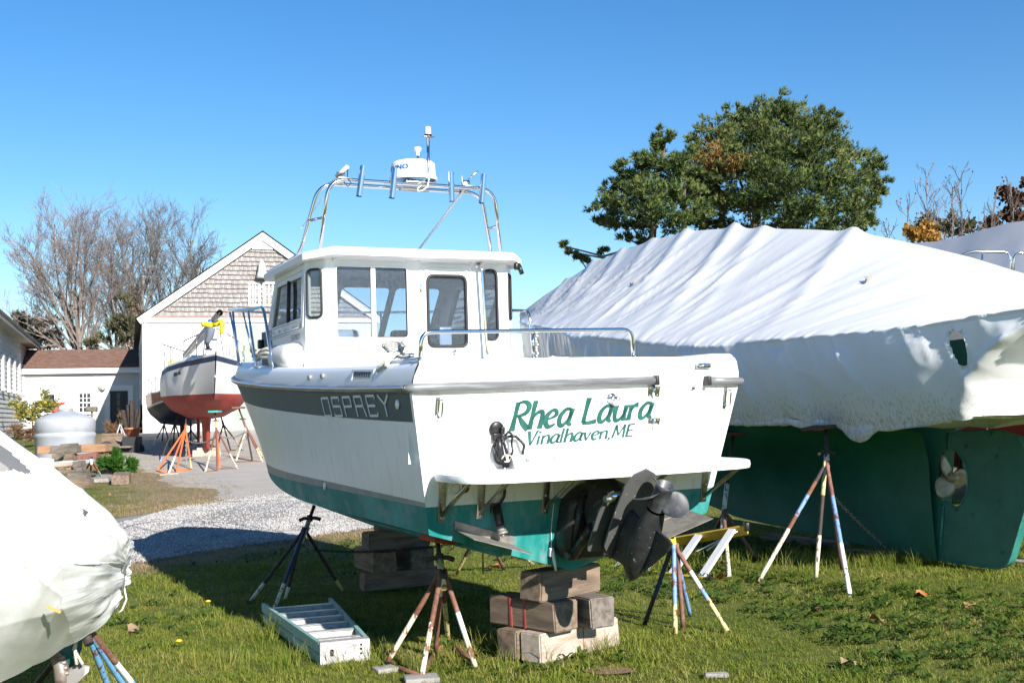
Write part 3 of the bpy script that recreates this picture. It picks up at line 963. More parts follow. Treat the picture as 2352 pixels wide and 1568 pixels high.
# quarter panel lights and side windows
for sg in (-1, 1):
    fn, L, hole = QF[sg]
    window('corner_window', hole, lambda u, v, w, fn=fn: fn(u, v, w), M['sglass'], .011, M['rubber'])
    sf = sidef(sg)
    wf = window('side_window', SWIN, sf, M['sglass'], .012, M['gel2'])
    f = MB(); f.tube([sf(3.40, 1.93, .004), sf(3.385, 2.31, .004)], .018, 6); f.tube([sf(2.92, 1.945, .003), sf(4.15, 1.935, .003)], .008, 6); f.build('mullion', M['rubber'], wf)
    f = MB()
    f.tube([sf(2.98, 1.865, .006), sf(4.20, 1.845, .006)], .006, 6)
    for y in (3.0, 3.28, 3.56, 3.84, 4.12): f.bbox(sf(y, 1.88, .006), (.02, .035, .028), .005)
    f.build('window_drain', M['gel2'], wf)
    # raised surround
    f = MB(); f.tube([sf(u, v, .004) for u, v in rpoly([(2.875, 1.845), (4.28, 1.825), (3.94, 2.36), (2.862, 2.362)], .06, 4)], .008, 6, closed=True); f.build('window_surround', M['gel'], cabin)
# small model lettering aft of the side window
def cabin_side(y, z, off): return sidef(-1)(y, z, off)
side_text('OSPREY', 3.30, 2.99, 1.762, .045, 'model_letter', M['bootgrey'], .005, fn=cabin_side)
# roof
rf = MB()
plan = rpoly([(-.87, 2.46), (.87, 2.46), (1.055, 2.70), (1.01, 4.16), (.90, 4.38), (-.90, 4.38), (-1.01, 4.16), (-1.055, 2.70)], .015, 2)
def crown(x, y): return .078 * (1 - (x / 1.06) ** 2) - .018 * max(0, (y - 2.7))
rings = [(.90, -.012, True), (.975, -.006, True), (1.0, 0.0, True), (1.004, .055, True), (.985, .068, True), (.90, .074, True), (.6, .078, True), (.3, .08, True)]
b0 = len(rf.v); n = len(plan); yc_ = 3.42
for k, dz, _ in rings:
    for x, y in plan:
        X_, Y_ = x * k, yc_ + (y - yc_) * k
        rf.v.append((X_, Y_, 2.418 + dz + crown(X_, Y_)))
for i in range(len(rings) - 1):
    for j in range(n): rf.face((b0 + i * n + j, b0 + i * n + (j + 1) % n, b0 + (i + 1) * n + (j + 1) % n, b0 + (i + 1) * n + j), 0, True)
rf.face([b0 + (len(rings) - 1) * n + j for j in range(n)], 0, True)
rf.face([b0 + j for j in range(n)][::-1])
roof = rf.build('cabin_roof', M['gel'], boat); sharpen(roof, 32)
# spotlight under the starboard after corner
g = MB(); g.bbox((.935, 2.56, 2.40), (.05, .05, .06), .01); g.tube([(.945, 2.55, 2.42), (.965, 2.52, 2.33)], .022, 8); g.build('deck_light', M['black'], boat)

# ------------------------------------------------------------ radar arch
ar = MB()
ZT = 3.138
hoopA = fillet([(-.875, 2.77, 2.50), (-.80, 2.715, ZT), (.80, 2.715, ZT), (.875, 2.77, 2.50)], .17, 8)
ar.tube(hoopA, .0175, 10)
hoopB = fillet([(-.985, 3.95, 2.475), (-.955, 3.12, 2.52), (-.80, 3.0, ZT + .012), (.80, 3.0, ZT + .012), (.955, 3.12, 2.52), (.985, 3.95, 2.475)], .16, 8)
ar.tube(hoopB, .0175, 10)
for sg in (-1, 1):
    ar.tube([(sg * .84, 2.742, 2.80), (sg * .885, 3.06, 2.82)], .013, 8)
    ar.tube([(sg * .965, 3.30, 2.52), (sg * .965, 3.30, 2.46)], .013, 8); ar.tube([(sg * .975, 3.85, 2.50), (sg * .975, 3.85, 2.45)], .013, 8)
    ar.lathe([(.035, 0), (.035, .006), (0, .007)], (sg * .875, 2.77, 2.493), 12)
    ar.tube([(sg * 1.0, 4.02, 2.468), (sg * .965, 3.15, 2.522)], .012, 8)
arch = ar.build('radar_arch', M['ss'], boat)
for k, (x, tilt) in enumerate(((-.52, .05), (-.215, .045), (.345, .0), (.66, .035))):
    g = MB()
    a = Vector((x - tilt * .5 * .9, 2.675, ZT - .145)); b = Vector((x + tilt * .5 * .9, 2.675, ZT + .125))
    g.tube([a, b], .027, 14, cap=False); g.tube([b, a], .024, 14, cap=False)
    g.tube([Vector((x, 2.70, ZT)), Vector((x, 2.69, ZT))], .02, 8)
    g.build('rod_holder', M['ss'], arch)
pm = MB(); pm.bbox((.06, 2.86, ZT + .018), (.30, .36, .012), .004); pm.bbox((.06, 2.86, ZT - .02), (.28, .10, .02), .004); pm.build('radar_plate', M['alu'], arch)
# radar dome
DC = Vector((.05, 2.86, ZT + .02))
g = MB()
g.lathe([(0.0, .222), (.10, .220), (.175, .210), (.196, .195), (.200, .18), (.206, .085), (.213, .07), (.219, .062), (.220, .045), (.214, .036), (.206, .036)], DC, 40)
dome = g.build('radar_dome', M['radar'], boat); sharpen(dome, 40)
g = MB(); g.lathe([(.206, .036), (.195, .024), (.16, .006), (.10, .0), (0, 0)], DC, 40)
for a in (200, 235, 265, 300, 330): g.bbox(DC + Vector((.14 * math.cos(R(a)), .14 * math.sin(R(a)), .012)), (.05, .05, .03), .006, mat=Matrix.Rotation(R(a), 3, 'Z'))
g.build('radar_base', M['radarblue'], dome)
g = MB(); g.lathe([(.024, 0), (.024, .012), (.012, .012), (.012, 0)], DC + Vector((.055, -.205, .05)), 14, mat=Matrix.Rotation(R(90), 3, 'X')); g.build('cable_gland', M['radar'], dome)
g = MB(); g.tube([DC + Vector((.055, -.21, .05)), DC + Vector((.06, -.225, .02)), DC + Vector((.05, -.215, -.05)), DC + Vector((.0, -.20, -.085)), DC + Vector((-.03, -.18, -.09)), DC + Vector((-.03, -.17, -.06)), DC + Vector((.03, -.15, -.02))], .006, 6); g.build('radar_cable', M['radar'], dome)
g = MB()
for rrad, z0, z1 in ((.2065, .09, .185),):
    P = [[DC + Vector((rrad - .006 * q, 0, 0)) * 0 + Vector(((.2075 - .0062 * q) * math.cos(a), (.2075 - .0062 * q) * math.sin(a), lerp(z0, z1, q))) for q in (0, 1)] for a in [R(-97 + k * 2) for k in range(8)]]
    P = [[DC + p - DC if False else p for p in r_] for r_ in P]
    P = [[p if p.z > 1 else DC + p for p in r_] for r_ in P]
    g.grid(P, 0, True)
g.build('dome_seam', M['bootgrey'], dome, recalc=False)
# maker's lettering around the dome
FU = {
 'F': [[(0, 0), (0, 1)], [(0, .9), (.9, .9)], [(0, .5), (.7, .5)]],
 'U': [[(.05, 1), (.05, .2), (.25, .08), (.7, .08), (.9, .2), (.9, 1)]],
 'R': [[(0, 0), (0, 1)], [(0, .9), (.8, .9), (.85, .55), (0, .5)], [(.4, .5), (.9, 0)]],
 'N': [[(.05, 0), (.05, 1)], [(.05, .95), (.9, .05)], [(.9, 0), (.9, 1)]],
 'O': [[(.2, .08), (.75, .08), (.92, .3), (.92, .7), (.75, .92), (.2, .92), (.03, .7), (.03, .3), (.2, .08)]],
}
def dome_pt(a, v, off):
    r_ = lerp(.2063, .2008, v / .095) + off
    return DC + Vector((r_ * math.cos(a), r_ * math.sin(a), .085 + v))
for k, ch in enumerate('FURUNO'):
    g = MB()
    a0 = R(-132 - (5 - k) * 17)
    for s_ in FU[ch]:
        den = []
        for a, b in zip(s_, s_[1:]):
            for q in range(5): den.append((lerp(a[0], b[0], q / 5), lerp(a[1], b[1], q / 5)))
        den.append(s_[-1])
        ribbon(g, [[(a0 + R(13) * (u - .5), .03 + .042 * v, .0) for u, v in den]], lambda u, v, off: dome_pt(u, v, .0015)) if False else None
        P = []
        for i, (u, v) in enumerate(den):
            a = den[max(0, i - 1)]; b = den[min(len(den) - 1, i + 1)]
            dx, dy = (b[0] - a[0]) * .046, (b[1] - a[1]) * .042
            d = math.hypot(dx, dy) or 1
            w_ = .0075 if abs(dx) < abs(dy) else .005
            nx, ny = -dy / d * w_, dx / d * w_
            A, V = a0 + R(13) * (u - .5), .032 + .042 * v
            P.append([dome_pt(A + nx / .2, V + ny, .0012), dome_pt(A - nx / .2, V - ny, .0012)])
        g.grid(P, 0, False)
    g.build('maker_letter', M['logoblue'], dome, recalc=False)
# mast light and satellite antenna on bent tubes
g = MB(); g.tube(fillet([(.02, 2.715, ZT), (.115, 2.66, ZT + .06), (.122, 2.66, ZT + .42)], .12, 8), .014, 10)
g.bbox((.122, 2.66, ZT + .425), (.10, .08, .006), .002)
mst = g.build('light_mast', M['ss'], boat)
g = MB(); g.lathe([(.034, 0), (.034, .02), (.029, .02)], (.122, 2.66, ZT + .43), 16); g.build('light_base', M['black'], mst)
g = MB(); g.lathe([(.029, .02), (.027, .085), (.022, .09), (0, .09)], (.122, 2.66, ZT + .43), 16); g.build('light_lens', M['ivory'], mst)
g = MB(); g.tube(fillet([(.115, 2.67, ZT + .12), (.055, 2.72, ZT + .16), (.045, 2.73, ZT + .265)], .07, 6), .010, 8); g.build('antenna_stalk', M['ss'], mst)
g = MB(); g.lathe([(.016, 0), (.016, .03), (.030, .045), (.036, .06), (.034, .072), (.02, .08), (0, .082)], (.045, 2.73, ZT + .265), 16); g.build('satellite_antenna', M['radar'], mst)
# ratchet mounts and the two folded whip antennas
for sg, x in ((-1, -.655), (1, .56)):
    g = MB()
    g.bbox((x, 2.86, ZT + .015), (.13, .34, .010), .004)
    g.bbox((x, 2.84, ZT + .05), (.05, .06, .06), .012)
    g.tube([(x - .03, 2.84, ZT + .07), (x + .04, 2.84, ZT + .07)], .024, 10)
    g.tube([(x + .01, 2.80, ZT + .09), (x + .05, 2.78, ZT + .13), (x + .10, 2.76, ZT + .17)] if sg > 0 else [(x + .02, 2.80, ZT + .08), (x + .05, 2.78, ZT + .11)], .008, 6)
    am = g.build('antenna_mount', M['alu'], arch)
    g = MB()
    if sg > 0:
        g.tube([(x, 2.84, ZT + .06), (x + .02, 2.95, ZT + .0), (x + .08, 4.3, 2.74)], [.022, .014, .010], 10)
    else:
        g.tube([(x + .03, 2.72, ZT + .12), (x - .03, 2.84, ZT + .05)], [.018, .022], 10)
        g.tube([(x - .03, 2.90, ZT + .02), (x - .02, 4.0, 2.90)], [.007, .003], 6); g.ball((x - .02, 4.0, 2.90), .009, n=6, h=4)
    g.build('whip_antenna', M['radar'], am)
    g = MB(); g.tube([(x + .035, 2.73, ZT + .10), (x + .02, 2.70, ZT + .02), (x + .05, 2.69, ZT - .03), (x + .02, 2.70, ZT - .06), (x - .01, 2.70, ZT - .02)] if sg < 0 else [(x - .05, 2.80, ZT + .12), (x - .07, 2.75, ZT + .06), (x - .05, 2.74, ZT - .0), (x + .05, 2.74, ZT - .01), (x + .08, 2.78, ZT + .03)], .005, 6)
    g.build('antenna_cable', M['rubber'] if sg < 0 else M['radar'], am)

# ------------------------------------------------------------ rails
g = MB()
g.tube(fillet([(-1.175, -.24, 1.43), (-1.172, -.25, 1.605), (.385, -.25, 1.625), (.388, -.24, 1.44)], .13, 8), .0145, 10)
g.tube([(-.385, -.25, 1.61), (-.386, -.25, 1.44)], .012, 8)
for x in (-1.175, -.386, .388): g.lathe([(.03, 0), (.03, .006), (0, .007)], (x, -.245, 1.437), 12)
trail = g.build('transom_rail', M['ss'], boat)
g = MB(); 
for k in range(9): g.ball((-.365 + .006 * math.sin(k * 2), -.26, 1.60 - k * .019), .010, n=6, h=4)
g.tube([(-.73, -.26, 1.62), (-.728, -.265, 1.52), (-.70, -.24, 1.46)], .003, 5)
g.build('lashing', M['rope'], trail)
g = MB(); g.bbox((-.17, -.21, 1.445), (.14, .03, .018), .006); g.build('cleat', M['ss'], boat)
# pulpit
def gw(y, sg=-1, inset=.05):
    b = rail_b(y); return Vector((sg * max(0, b - inset), y, rail_z(y) + GW))
topr = [(-1.10, 3.35, 1.56), (-1.10, 3.86, 2.10), (-1.10, 4.6, 2.15), (-1.04, 5.4, 2.21), (-.88, 6.2, 2.27), (-.55, 6.95, 2.33), (-.25, 7.28, 2.35)]
full = topr + [(0, 7.36, 2.355)] + [(-x, y, z) for x, y, z in topr[::-1]]
def cr_path(P, n=8):
    P = [Vector(p) for p in P]; out = []
    Q = [P[0] * 2 - P[1]] + P + [P[-1] * 2 - P[-2]]
    for i in range(1, len(Q) - 2):
        for k in range(n):
            t = k / n
            out.append(.5 * (2 * Q[i] + (Q[i + 1] - Q[i - 1]) * t + (2 * Q[i - 1] - 5 * Q[i] + 4 * Q[i + 1] - Q[i + 2]) * t * t + (3 * Q[i] - Q[i - 1] - 3 * Q[i + 1] + Q[i + 2]) * t ** 3))
    out.append(P[-1]); return out
g = MB()
b_aft = gw(3.17)
mid = cr_path(full[1:-1], 6)
pathp = fillet([b_aft, Vector(full[1]) + Vector((0, .0, .02)), mid[3]], .14, 8)[:-1] + mid[3:-3] + fillet([mid[-4], Vector(full[-2]) + Vector((0, 0, .02)), Vector((-b_aft.x, b_aft.y, b_aft.z))], .14, 8)[1:]
g.tube(pathp, .0155, 10)
for y0, tp in ((3.85, (-1.10, 4.45, 2.14)), (5.05, (-1.055, 5.3, 2.20)), (5.95, (-.90, 6.12, 2.265)), (6.7, (-.55, 6.95, 2.33))):
    for sg in (-1, 1):
        bb = gw(y0, sg)
        g.tube([bb, Vector((-sg * -1 * abs(tp[0]) * 1.0 if False else sg * abs(tp[0]), tp[1], tp[2]))], .0125, 8)
        g.lathe([(.03, 0), (.03, .006), (0, .007)], bb, 10)
pul = g.build('bow_rail', M['ss'], boat)
# side deck rail aft of the pulpit, starboard
g = MB(); g.tube(fillet([(1.10, 2.58, 1.47), (1.10, 2.66, 2.0), (1.10, 3.3, 2.06), (1.10, 3.9, 2.1)], .09, 6), .0145, 10); g.build('side_rail', M['ss'], boat)
# engine vent, step lights, cleat with its rope
def gs_(y, z, off=0.0): 
    return hull_side(max(y, 0), rail_z(y), 0) + Vector((.235 * (z - rail_z(y)) - off, 0, z - rail_z(y)))
g = MB()
g.plate([[(.93, 1.325), (.46, 1.32), (.455, 1.40), (.925, 1.415)], [(.885, 1.340), (.50, 1.335), (.495, 1.385), (.88, 1.400)]], .012, lambda u, v, w: gs_(u, v, .004 + .012 + w))
vt = g.build('engine_vent', M['gel2'], boat)
g = MB(); g.poly([gs_(.89, 1.335, .006), gs_(.49, 1.33, .006), gs_(.49, 1.39, .006), gs_(.89, 1.402, .006)]); g.build('vent_screen', M['black'], vt)
for k in range(8):
    g = MB(); g.tube([gs_(.86 - k * .048, 1.337, .010), gs_(.86 - k * .048, 1.395, .012)], .0022, 5); g.build('vent_louvre', M['ss'], vt)
for y in (1.93, 1.60):
    g = MB(); g.bbox(gs_(y, 1.392, .012), (.03, .06, .035), .008); g.build('courtesy_light', mat('grey_lamp_housing', (.25, .25, .25), .4) if y > 1.9 else bpy.data.materials['grey_lamp_housing'], boat)
g = MB(); g.bbox((-1.13, .12, 1.475), (.04, .22, .025), .01); g.build('cleat', M['ss'], boat)
# navigation light on the cabin side and the round stickers of the hull
g = MB(); g.bbox((-.955, 4.55, 1.80), (.05, .07, .09), .01); g.build('navigation_light', M['black'], boat)
for y, z in ((.02, 1.16), (2.0, .53)):
    g = MB(); p = hull_side(y, z, .003); g.lathe([(.033, 0), (.030, .005), (0, .006)], p, 14, mat=Matrix.Rotation(R(-90), 3, 'Y')); g.build('hull_disc', M['gel2'], boat)

# ---------- things that rest on the boat
def onboat(name, mb, material, label, cat):
    o = mb.build(name, material, None); o.matrix_world = boat_m
    return tag(o, label, cat)
g = MB()
for k in range(6):
    a = k * 1.1
    pts = [Vector((-1.10 + .035 * math.sin(t * 2 + a), .24 + .20 * math.cos(t + a * .7) + .02 * k, 1.475 + .045 * k / 3 + .035 * math.sin(t * 1.3 + a))) for t in [j * .35 for j in range(18)]]
    g.tube(pts, .016, 6)
for k in range(4):
    g.tube([Vector((-1.09, .22 + .04 * k, 1.52)), Vector((-1.16, .24 + .05 * k, 1.49)), Vector((-1.215, .25 + .045 * k, 1.435 - .01 * k)), Vector((-1.225, .25 + .05 * k, 1.41 - .01 * k))], .016, 6)
onboat('mooring_rope', g, M['rope'], 'coiled white mooring rope heaped on the cleat at the port quarter', 'rope')
g = MB()
for k in range(4):
    a = k * 1.7
    g.tube([Vector((-1.06 + .07 * math.cos(t + a), 3.9 + .28 * math.sin(t * .9 + a) + .05 * k, 1.645 + .03 * math.sin(2 * t) + .02 * k)) for t in [j * .4 for j in range(14)]], .017, 6)
g.tube([Vector((-1.02, 3.95, 1.66)), Vector((-1.0, 3.85, 1.74)), Vector((-1.03, 3.7, 1.73)), Vector((-1.06, 3.62, 1.66))], .014, 6)
onboat('bow_line', g, M['rope'], 'tangle of white line lying on the side deck below the bow rail', 'rope')
g = MB(); mt = Matrix.Rotation(R(90), 3, 'X') @ Matrix.Rotation(0, 3, 'Z')
g.lathe([(0, -.34), (.05, -.335), (.105, -.28), (.125, -.20), (.128, 0), (.125, .20), (.105, .28), (.05, .335), (0, .34)], (-1.06, 3.20, 1.60), 20, mat=mt)
onboat('fender', g, M['fender'], 'fat off white fender lying on the port side deck beside the cabin', 'fender')
# ================================================================ materials of the yard
def rusty(name, col, amount=.55, rust=(.16, .062, .03)):
    return mat(name, col, .6, col2=rust, nscale=26, lo=amount - .07, hi=amount - .02, detail=8, stretch=(1, 1, .45), bump=.12, bscale=120)
ST = {
 'yellow': rusty('pale_yellow_paint', (.62, .55, .24), .60), 'cream': rusty('cream_paint', (.66, .62, .46), .60), 'blue': rusty('light_blue_paint', (.16, .30, .55), .60),
 'white': rusty('white_paint', (.74, .74, .76), .66), 'rust': mat('rusty_steel', (.20, .085, .045), .8, col2=(.10, .045, .03), nscale=30, bump=.2), 'orange': rusty('orange_paint', (.72, .16, .045), .70),
 'dark': mat('dark_steel', (.03, .028, .027), .7, col2=(.07, .04, .03), nscale=20), 'bright': rusty('bright_yellow_paint', (.80, .62, .05), .70), 'brown': mat('brown_primer', (.17, .07, .05), .7, col2=(.24, .13, .10), nscale=24),
 'navy': rusty('navy_paint', (.03, .05, .12), .66), 'mint': rusty('mint_paint', (.45, .62, .52), .66), 'sky': rusty('sky_blue_paint', (.15, .36, .60), .62),
}
SL = list(ST.keys()); SMATS = [ST[k] for k in SL]
M['wood'] = mat('weathered_timber', (.225, .165, .118), .85, col2=(.12, .085, .06), nscale=7, lo=.42, hi=.62, stretch=(.35, 2.2, 2.2), col3=(.12, .085, .06), n3=5, lo3=.66, hi3=.8, bump=.25, bscale=60)
M['woodpale'] = mat('pale_sawn_timber', (.44, .37, .31), .85, col2=(.30, .235, .18), nscale=7, lo=.45, hi=.65, stretch=(.35, 2.2, 2.2), col3=(.22, .15, .10), n3=5, lo3=.70, hi3=.85, bump=.2, bscale=60)
M['woodgrey'] = mat('grey_old_timber', (.19, .165, .14), .9, col2=(.095, .08, .066), nscale=8, lo=.42, hi=.62, stretch=(.35, 2.2, 2.2), bump=.3, bscale=60)
M['woodred'] = mat('orange_brown_timber', (.36, .21, .12), .85, col2=(.24, .14, .08), nscale=6, stretch=(.35, 2.2, 2.2), bump=.25, bscale=60)
M['redmark'] = mat('red_paint_mark', (.42, .035, .035), .8, col2=(.22, .10, .08), nscale=40, lo=.5, hi=.6)
M['padwood'] = mat('dark_pad_board', (.17, .06, .035), .8, col2=(.08, .035, .025), nscale=20)
M['padred'] = mat('red_painted_pad', (.42, .06, .03), .8, col2=(.25, .05, .03), nscale=20)
M['chain'] = mat('galvanised_chain', (.42, .42, .42), .5, .7, col2=(.22, .16, .12), nscale=30)
M['chaind'] = mat('dark_chain', (.05, .045, .04), .6, .6)
M['stone'] = mat('grey_concrete', (.30, .28, .26), .95, col2=(.20, .19, .17), nscale=14, bump=.3)

def GZ(px, py, z):
    r = ray(px, py); t = (z - CAM_H) / r.z
    return Vector((0, 0, CAM_H)) + r * t

def chain_mesh(mb, a, b, sag=0.0, link=.035, r=.005, m=0):
    a, b = Vector(a), Vector(b)
    L = (b - a).length; n = max(2, int(L / link))
    for i in range(n):
        t = (i + .5) / n
        p = a.lerp(b, t) + Vector((0, 0, -sag * 4 * t * (1 - t)))
        d = (b - a).normalized()
        o = d.orthogonal().normalized() if i % 2 else d.cross(d.orthogonal()).normalized()
        h = link * .62
        pts = [p + d * h * math.cos(k * math.pi / 3) + o * h * .5 * math.sin(k * math.pi / 3) for k in range(6)]
        mb.tube(pts, r, 4, closed=True)

def boat_stand(label, apex, top, feet, cols, r=.018, pad=None, padmat=None, bars=(), handle=True, tube='yellow', collar=True, group='boat stands', hy=.45, padrot=0.0, barcol='rust', padtilt=0.0):
    """feet : world points ; cols : per leg [(fraction, colour), ...]"""
    apex, top = Vector(apex), Vector(top)
    base = Vector((sum(f.x for f in feet) / len(feet), sum(f.y for f in feet) / len(feet), 0)); base.z = terr(base.x, base.y)
    t = thing('boat_stand', label, 'boat stand', base, 0, group)
    L = lambda p: Vector(p) - base
    ax = (top - apex).normalized()
    for f, c in zip(feet, cols):
        mb = MB()
        st_ = apex + (Vector((f.x, f.y, 0)) - Vector((apex.x, apex.y, 0))).normalized() * .025
        kn = st_.lerp(f, .10) + Vector((0, 0, -.01)); 
        pts, ms = [L(st_ + ax * .05), L(st_)], [SL.index(c[0][1])] * 2
        pr_ = 0.0
        for fr, cc in c:
            q = int(max(1, round((fr - pr_) / .12)))
            for k in range(1, q + 1):
                u = lerp(pr_, fr, k / q)
                pts.append(L(st_.lerp(f + Vector((0, 0, .0)), u))); ms.append(SL.index(cc))
            # double ring keeps the colour change crisp
            pr_ = fr
        mb.tube(pts, r, 8, ms)
        mb.build('leg', SMATS, t)
    mb = MB(); hl = (top - apex).length
    mb.tube([L(apex - ax * .10), L(apex + ax * hl * hy)], r * 1.35, 10); mb.build('tube', ST[tube], t)
    if collar:
        mb = MB(); mb.tube([L(apex - ax * .035), L(apex + ax * .03)], r * 2.0, 10); mb.build('collar', ST['dark'], t)
    mb = MB(); mb.tube([L(apex + ax * hl * hy), L(top)], r * .95, 8); mb.build('screw', ST['dark'], t)
    if handle:
        mb = MB(); c = L(apex + ax * (hl * hy + .02))
        side = Vector((1, .25, 0)).normalized()
        mb.tube([c - side * .10 - Vector((0, 0, .018)), c - side * .055, c + side * .055, c + side * .10 - Vector((0, 0, .018))], [.018, .016, .016, .018], 8)
        mb.tube([c - Vector((0, 0, .03)), c + Vector((0, 0, .03))], r * 1.6, 10)
        mb.build('handle', ST['dark'], t)
    if pad:
        mb = MB(); mb.bbox(L(top), pad, .006, mat=Matrix.Rotation(padrot, 3, 'Z') @ Matrix.Rotation(padtilt, 3, 'Y')); mb.build('pad', padmat or M['padwood'], t)
    for i, j in bars:
        mb = MB(); a, b = feet[i], feet[j]
        mb.tube([L(a + Vector((0, 0, .018))), L(b + Vector((0, 0, .018)))], r * .95, 6); mb.build('foot_bar', ST[barcol], t)
    return t

def timber(label, a, b, w, h, material, group=None, name='timber_block', cat='timber', marks=None, z=None):
    """a, b : centre line ends at the bottom of the timber"""
    a, b = Vector(a), Vector(b)
    d = b - a; L = d.length; ang = math.atan2(d.y, d.x); pit = math.asin(max(-1, min(1, d.z / L)))
    t = MB()
    bm = bmesh.new(); bmesh.ops.create_cube(bm, size=1.0)
    for v in bm.verts:
        v.co = Vector((v.co.x * L, v.co.y * w, v.co.z * h + h / 2))
        v.co += Vector((random.uniform(-.012, .012), random.uniform(-.006, .006), random.uniform(-.004, .004)))
    bmesh.ops.bevel(bm, geom=bm.edges[:], offset=min(.010, h * .12), segments=2, affect='EDGES')
    t.addbm(bm)
    o = t.build(name, material)
    o.rotation_euler = (0, -pit, ang)
    o.location = (a + b) / 2
    tag(o, label, cat, group)
    for x, wd in (marks or []):
        q = MB(); q.bbox((x, 0, h / 2), (wd, w + .004, h + .003), .008); q.build('paint_mark', M['redmark'], o)
    return o

# ================================================================ timber blocking under the stern
ub = Vector((.73, .69, 0)).normalized(); ub = (GZ(1425, 1480, 0) - GZ(1245, 1525, 0)); Lb = ub.length; ub.normalize(); vb = Vector((-ub.y, ub.x, 0))
c0 = GZ(1245, 1525, 0)
timber('pale sawn timber at the bottom front of the block stack under the stern', c0 + vb * .1, c0 + ub * Lb + vb * .1, .19, .200, M['woodpale'], marks=[(.02, .012)])
timber('bottom timber half hidden behind the pale one under the stern', c0 + vb * .305 - ub * .03, c0 + ub * Lb * .95 + vb * .305, .19, .200, M['wood'])
def end_timber(px0, py0, px1, py1, z, label, m_, marks=None, L=.62, h=.2):
    a, b = GZ(px0, py0, z), GZ(px1, py1, z)
    w = (b - a).length; c = (a + b) / 2
    dd = Vector((-(b - a).normalized().y, (b - a).normalized().x, 0))
    return timber(label, c, c + dd * L, w, h, m_, marks=marks)
end_timber(1275, 1455, 1330, 1443, .203, 'brown timber with red paint stripes across its side, middle of the stern stack', M['wood'], [(.10, .04), (-.04, .035)], .66)
end_timber(1358, 1445, 1414, 1437, .203, 'dark grey square timber beside the red striped one under the stern', M['woodgrey'], None, .60)
c1 = GZ(1245, 1383, .406)
u1 = (GZ(1385, 1356, .406) - c1); L1 = u1.length; u1.normalize(); v1 = Vector((-u1.y, u1.x, 0))
timber('topmost timber of the stern stack directly under the keel', c1 + v1 * .11, c1 + u1 * L1 + v1 * .11, .21, .198, M['wood'])
# ---- forward stack in the shade
f0 = GZ(905, 1352, 0)
fx, fy = Vector((.89, .446, 0)), Vector((-.446, .89, 0))
timber('long low timber at the bottom of the shaded stack amidships', f0 - fx * .30 + fy * .1, f0 + fx * .55 + fy * .1, .20, .17, M['wood'])
timber('left short timber of the shaded stack amidships', f0 + Vector((0, 0, .172)) - fx * .10 - fy * .05, f0 + Vector((0, 0, .172)) - fx * .10 + fy * .55, .24, .21, M['wood'])
timber('right short timber of the shaded stack amidships', f0 + Vector((0, 0, .172)) + fx * .30 - fy * .02, f0 + Vector((0, 0, .172)) + fx * .30 + fy * .55, .26, .21, M['woodgrey'])
timber('thick upper timber of the shaded stack amidships', f0 + Vector((0, 0, .384)) - fx * .22 + fy * .18, f0 + Vector((0, 0, .384)) + fx * .42 + fy * .18, .22, .17, M['woodgrey'])
timber('thin wedge timber on top of the shaded stack amidships', f0 + Vector((0, 0, .555)) - fx * .10 + fy * .2, f0 + Vector((0, 0, .555)) + fx * .36 + fy * .2, .18, .06, M['woodgrey'])

# ================================================================ stands of the motor boat
A_ = lambda *p: G(*p)
boat_stand('rusty yellow five legged stand under the port quarter of the motor boat', AT(1015, 1322, 7.98), AT(1004, 1238, 8.15),
    [A_(885, 1528), A_(967, 1558), A_(1000, 1500), A_(1030, 1478), A_(1092, 1530)],
    [[(.30, 'rust'), (.55, 'cream'), (.8, 'cream'), (1, 'rust')], [(.35, 'rust'), (.92, 'cream'), (1, 'rust')], [(.12, 'white'), (1, 'brown')], [(.25, 'rust'), (.8, 'yellow'), (1, 'rust')], [(.30, 'brown'), (.50, 'white'), (1, 'cream')]],
    pad=(.16, .30, .04), padmat=M['padred'], bars=[(0, 1), (1, 2), (2, 3), (3, 4)], tube='yellow', padrot=R(26), padtilt=R(12), hy=.42)
boat_stand('dark shaded boat stand under the port side amidships', AT(700, 1222, 11.0), AT(722, 1160, 11.1),
    [A_(575, 1380), A_(627, 1405), A_(655, 1378), A_(787, 1357)],
    [[(.6, 'dark'), (1, 'cream')], [(.55, 'navy'), (1, 'cream')], [(.7, 'dark'), (1, 'cream')], [(.7, 'dark'), (1, 'yellow')]], tube='cream', hy=.45, collar=False, r=.017)
boat_stand('yellow and blue boat stand under the starboard quarter beside the propeller', AT(1548, 1261, 9.15), AT(1536, 1172, 9.0),
    [A_(1480, 1434), A_(1551, 1455), A_(1569, 1440), A_(1585, 1412), A_(1671, 1448)],
    [[(.5, 'navy'), (1, 'dark')], [(.55, 'blue'), (1, 'yellow')], [(1, 'brown')], [(.9, 'blue'), (1, 'brown')], [(.18, 'brown'), (.36, 'white'), (.48, 'blue'), (.88, 'yellow'), (1, 'white')]],
    tube='bright', hy=.3, handle=False, collar=False)
boat_stand('rusty stand seen under the hull on the far side of the motor boat', AT(1108, 1205, 11.9), AT(1112, 1165, 11.9),
    [A_(1048, 1318), A_(1157, 1306), A_(1228, 1298)], [[(.5, 'dark'), (1, 'yellow')], [(.5, 'dark'), (1, 'brown')], [(.6, 'dark'), (1, 'cream')]], tube='rust', hy=.5, handle=False)
# small flat stones under the near stand
for (px, py, w, rz, lab) in ((888, 1540, .17, .5, 'small grey slab under the left foot of the rusty yellow stand'), (968, 1562, .22, .2, 'flat grey slab under the front foot of the rusty yellow stand')):
    s_ = MB(); s_.bbox((0, 0, .012), (w, w * .75, .035), .008); o = s_.build('stone_slab', M['stone']); o.location = G(px, py); o.rotation_euler = (0, 0, rz); tag(o, lab, 'slab')
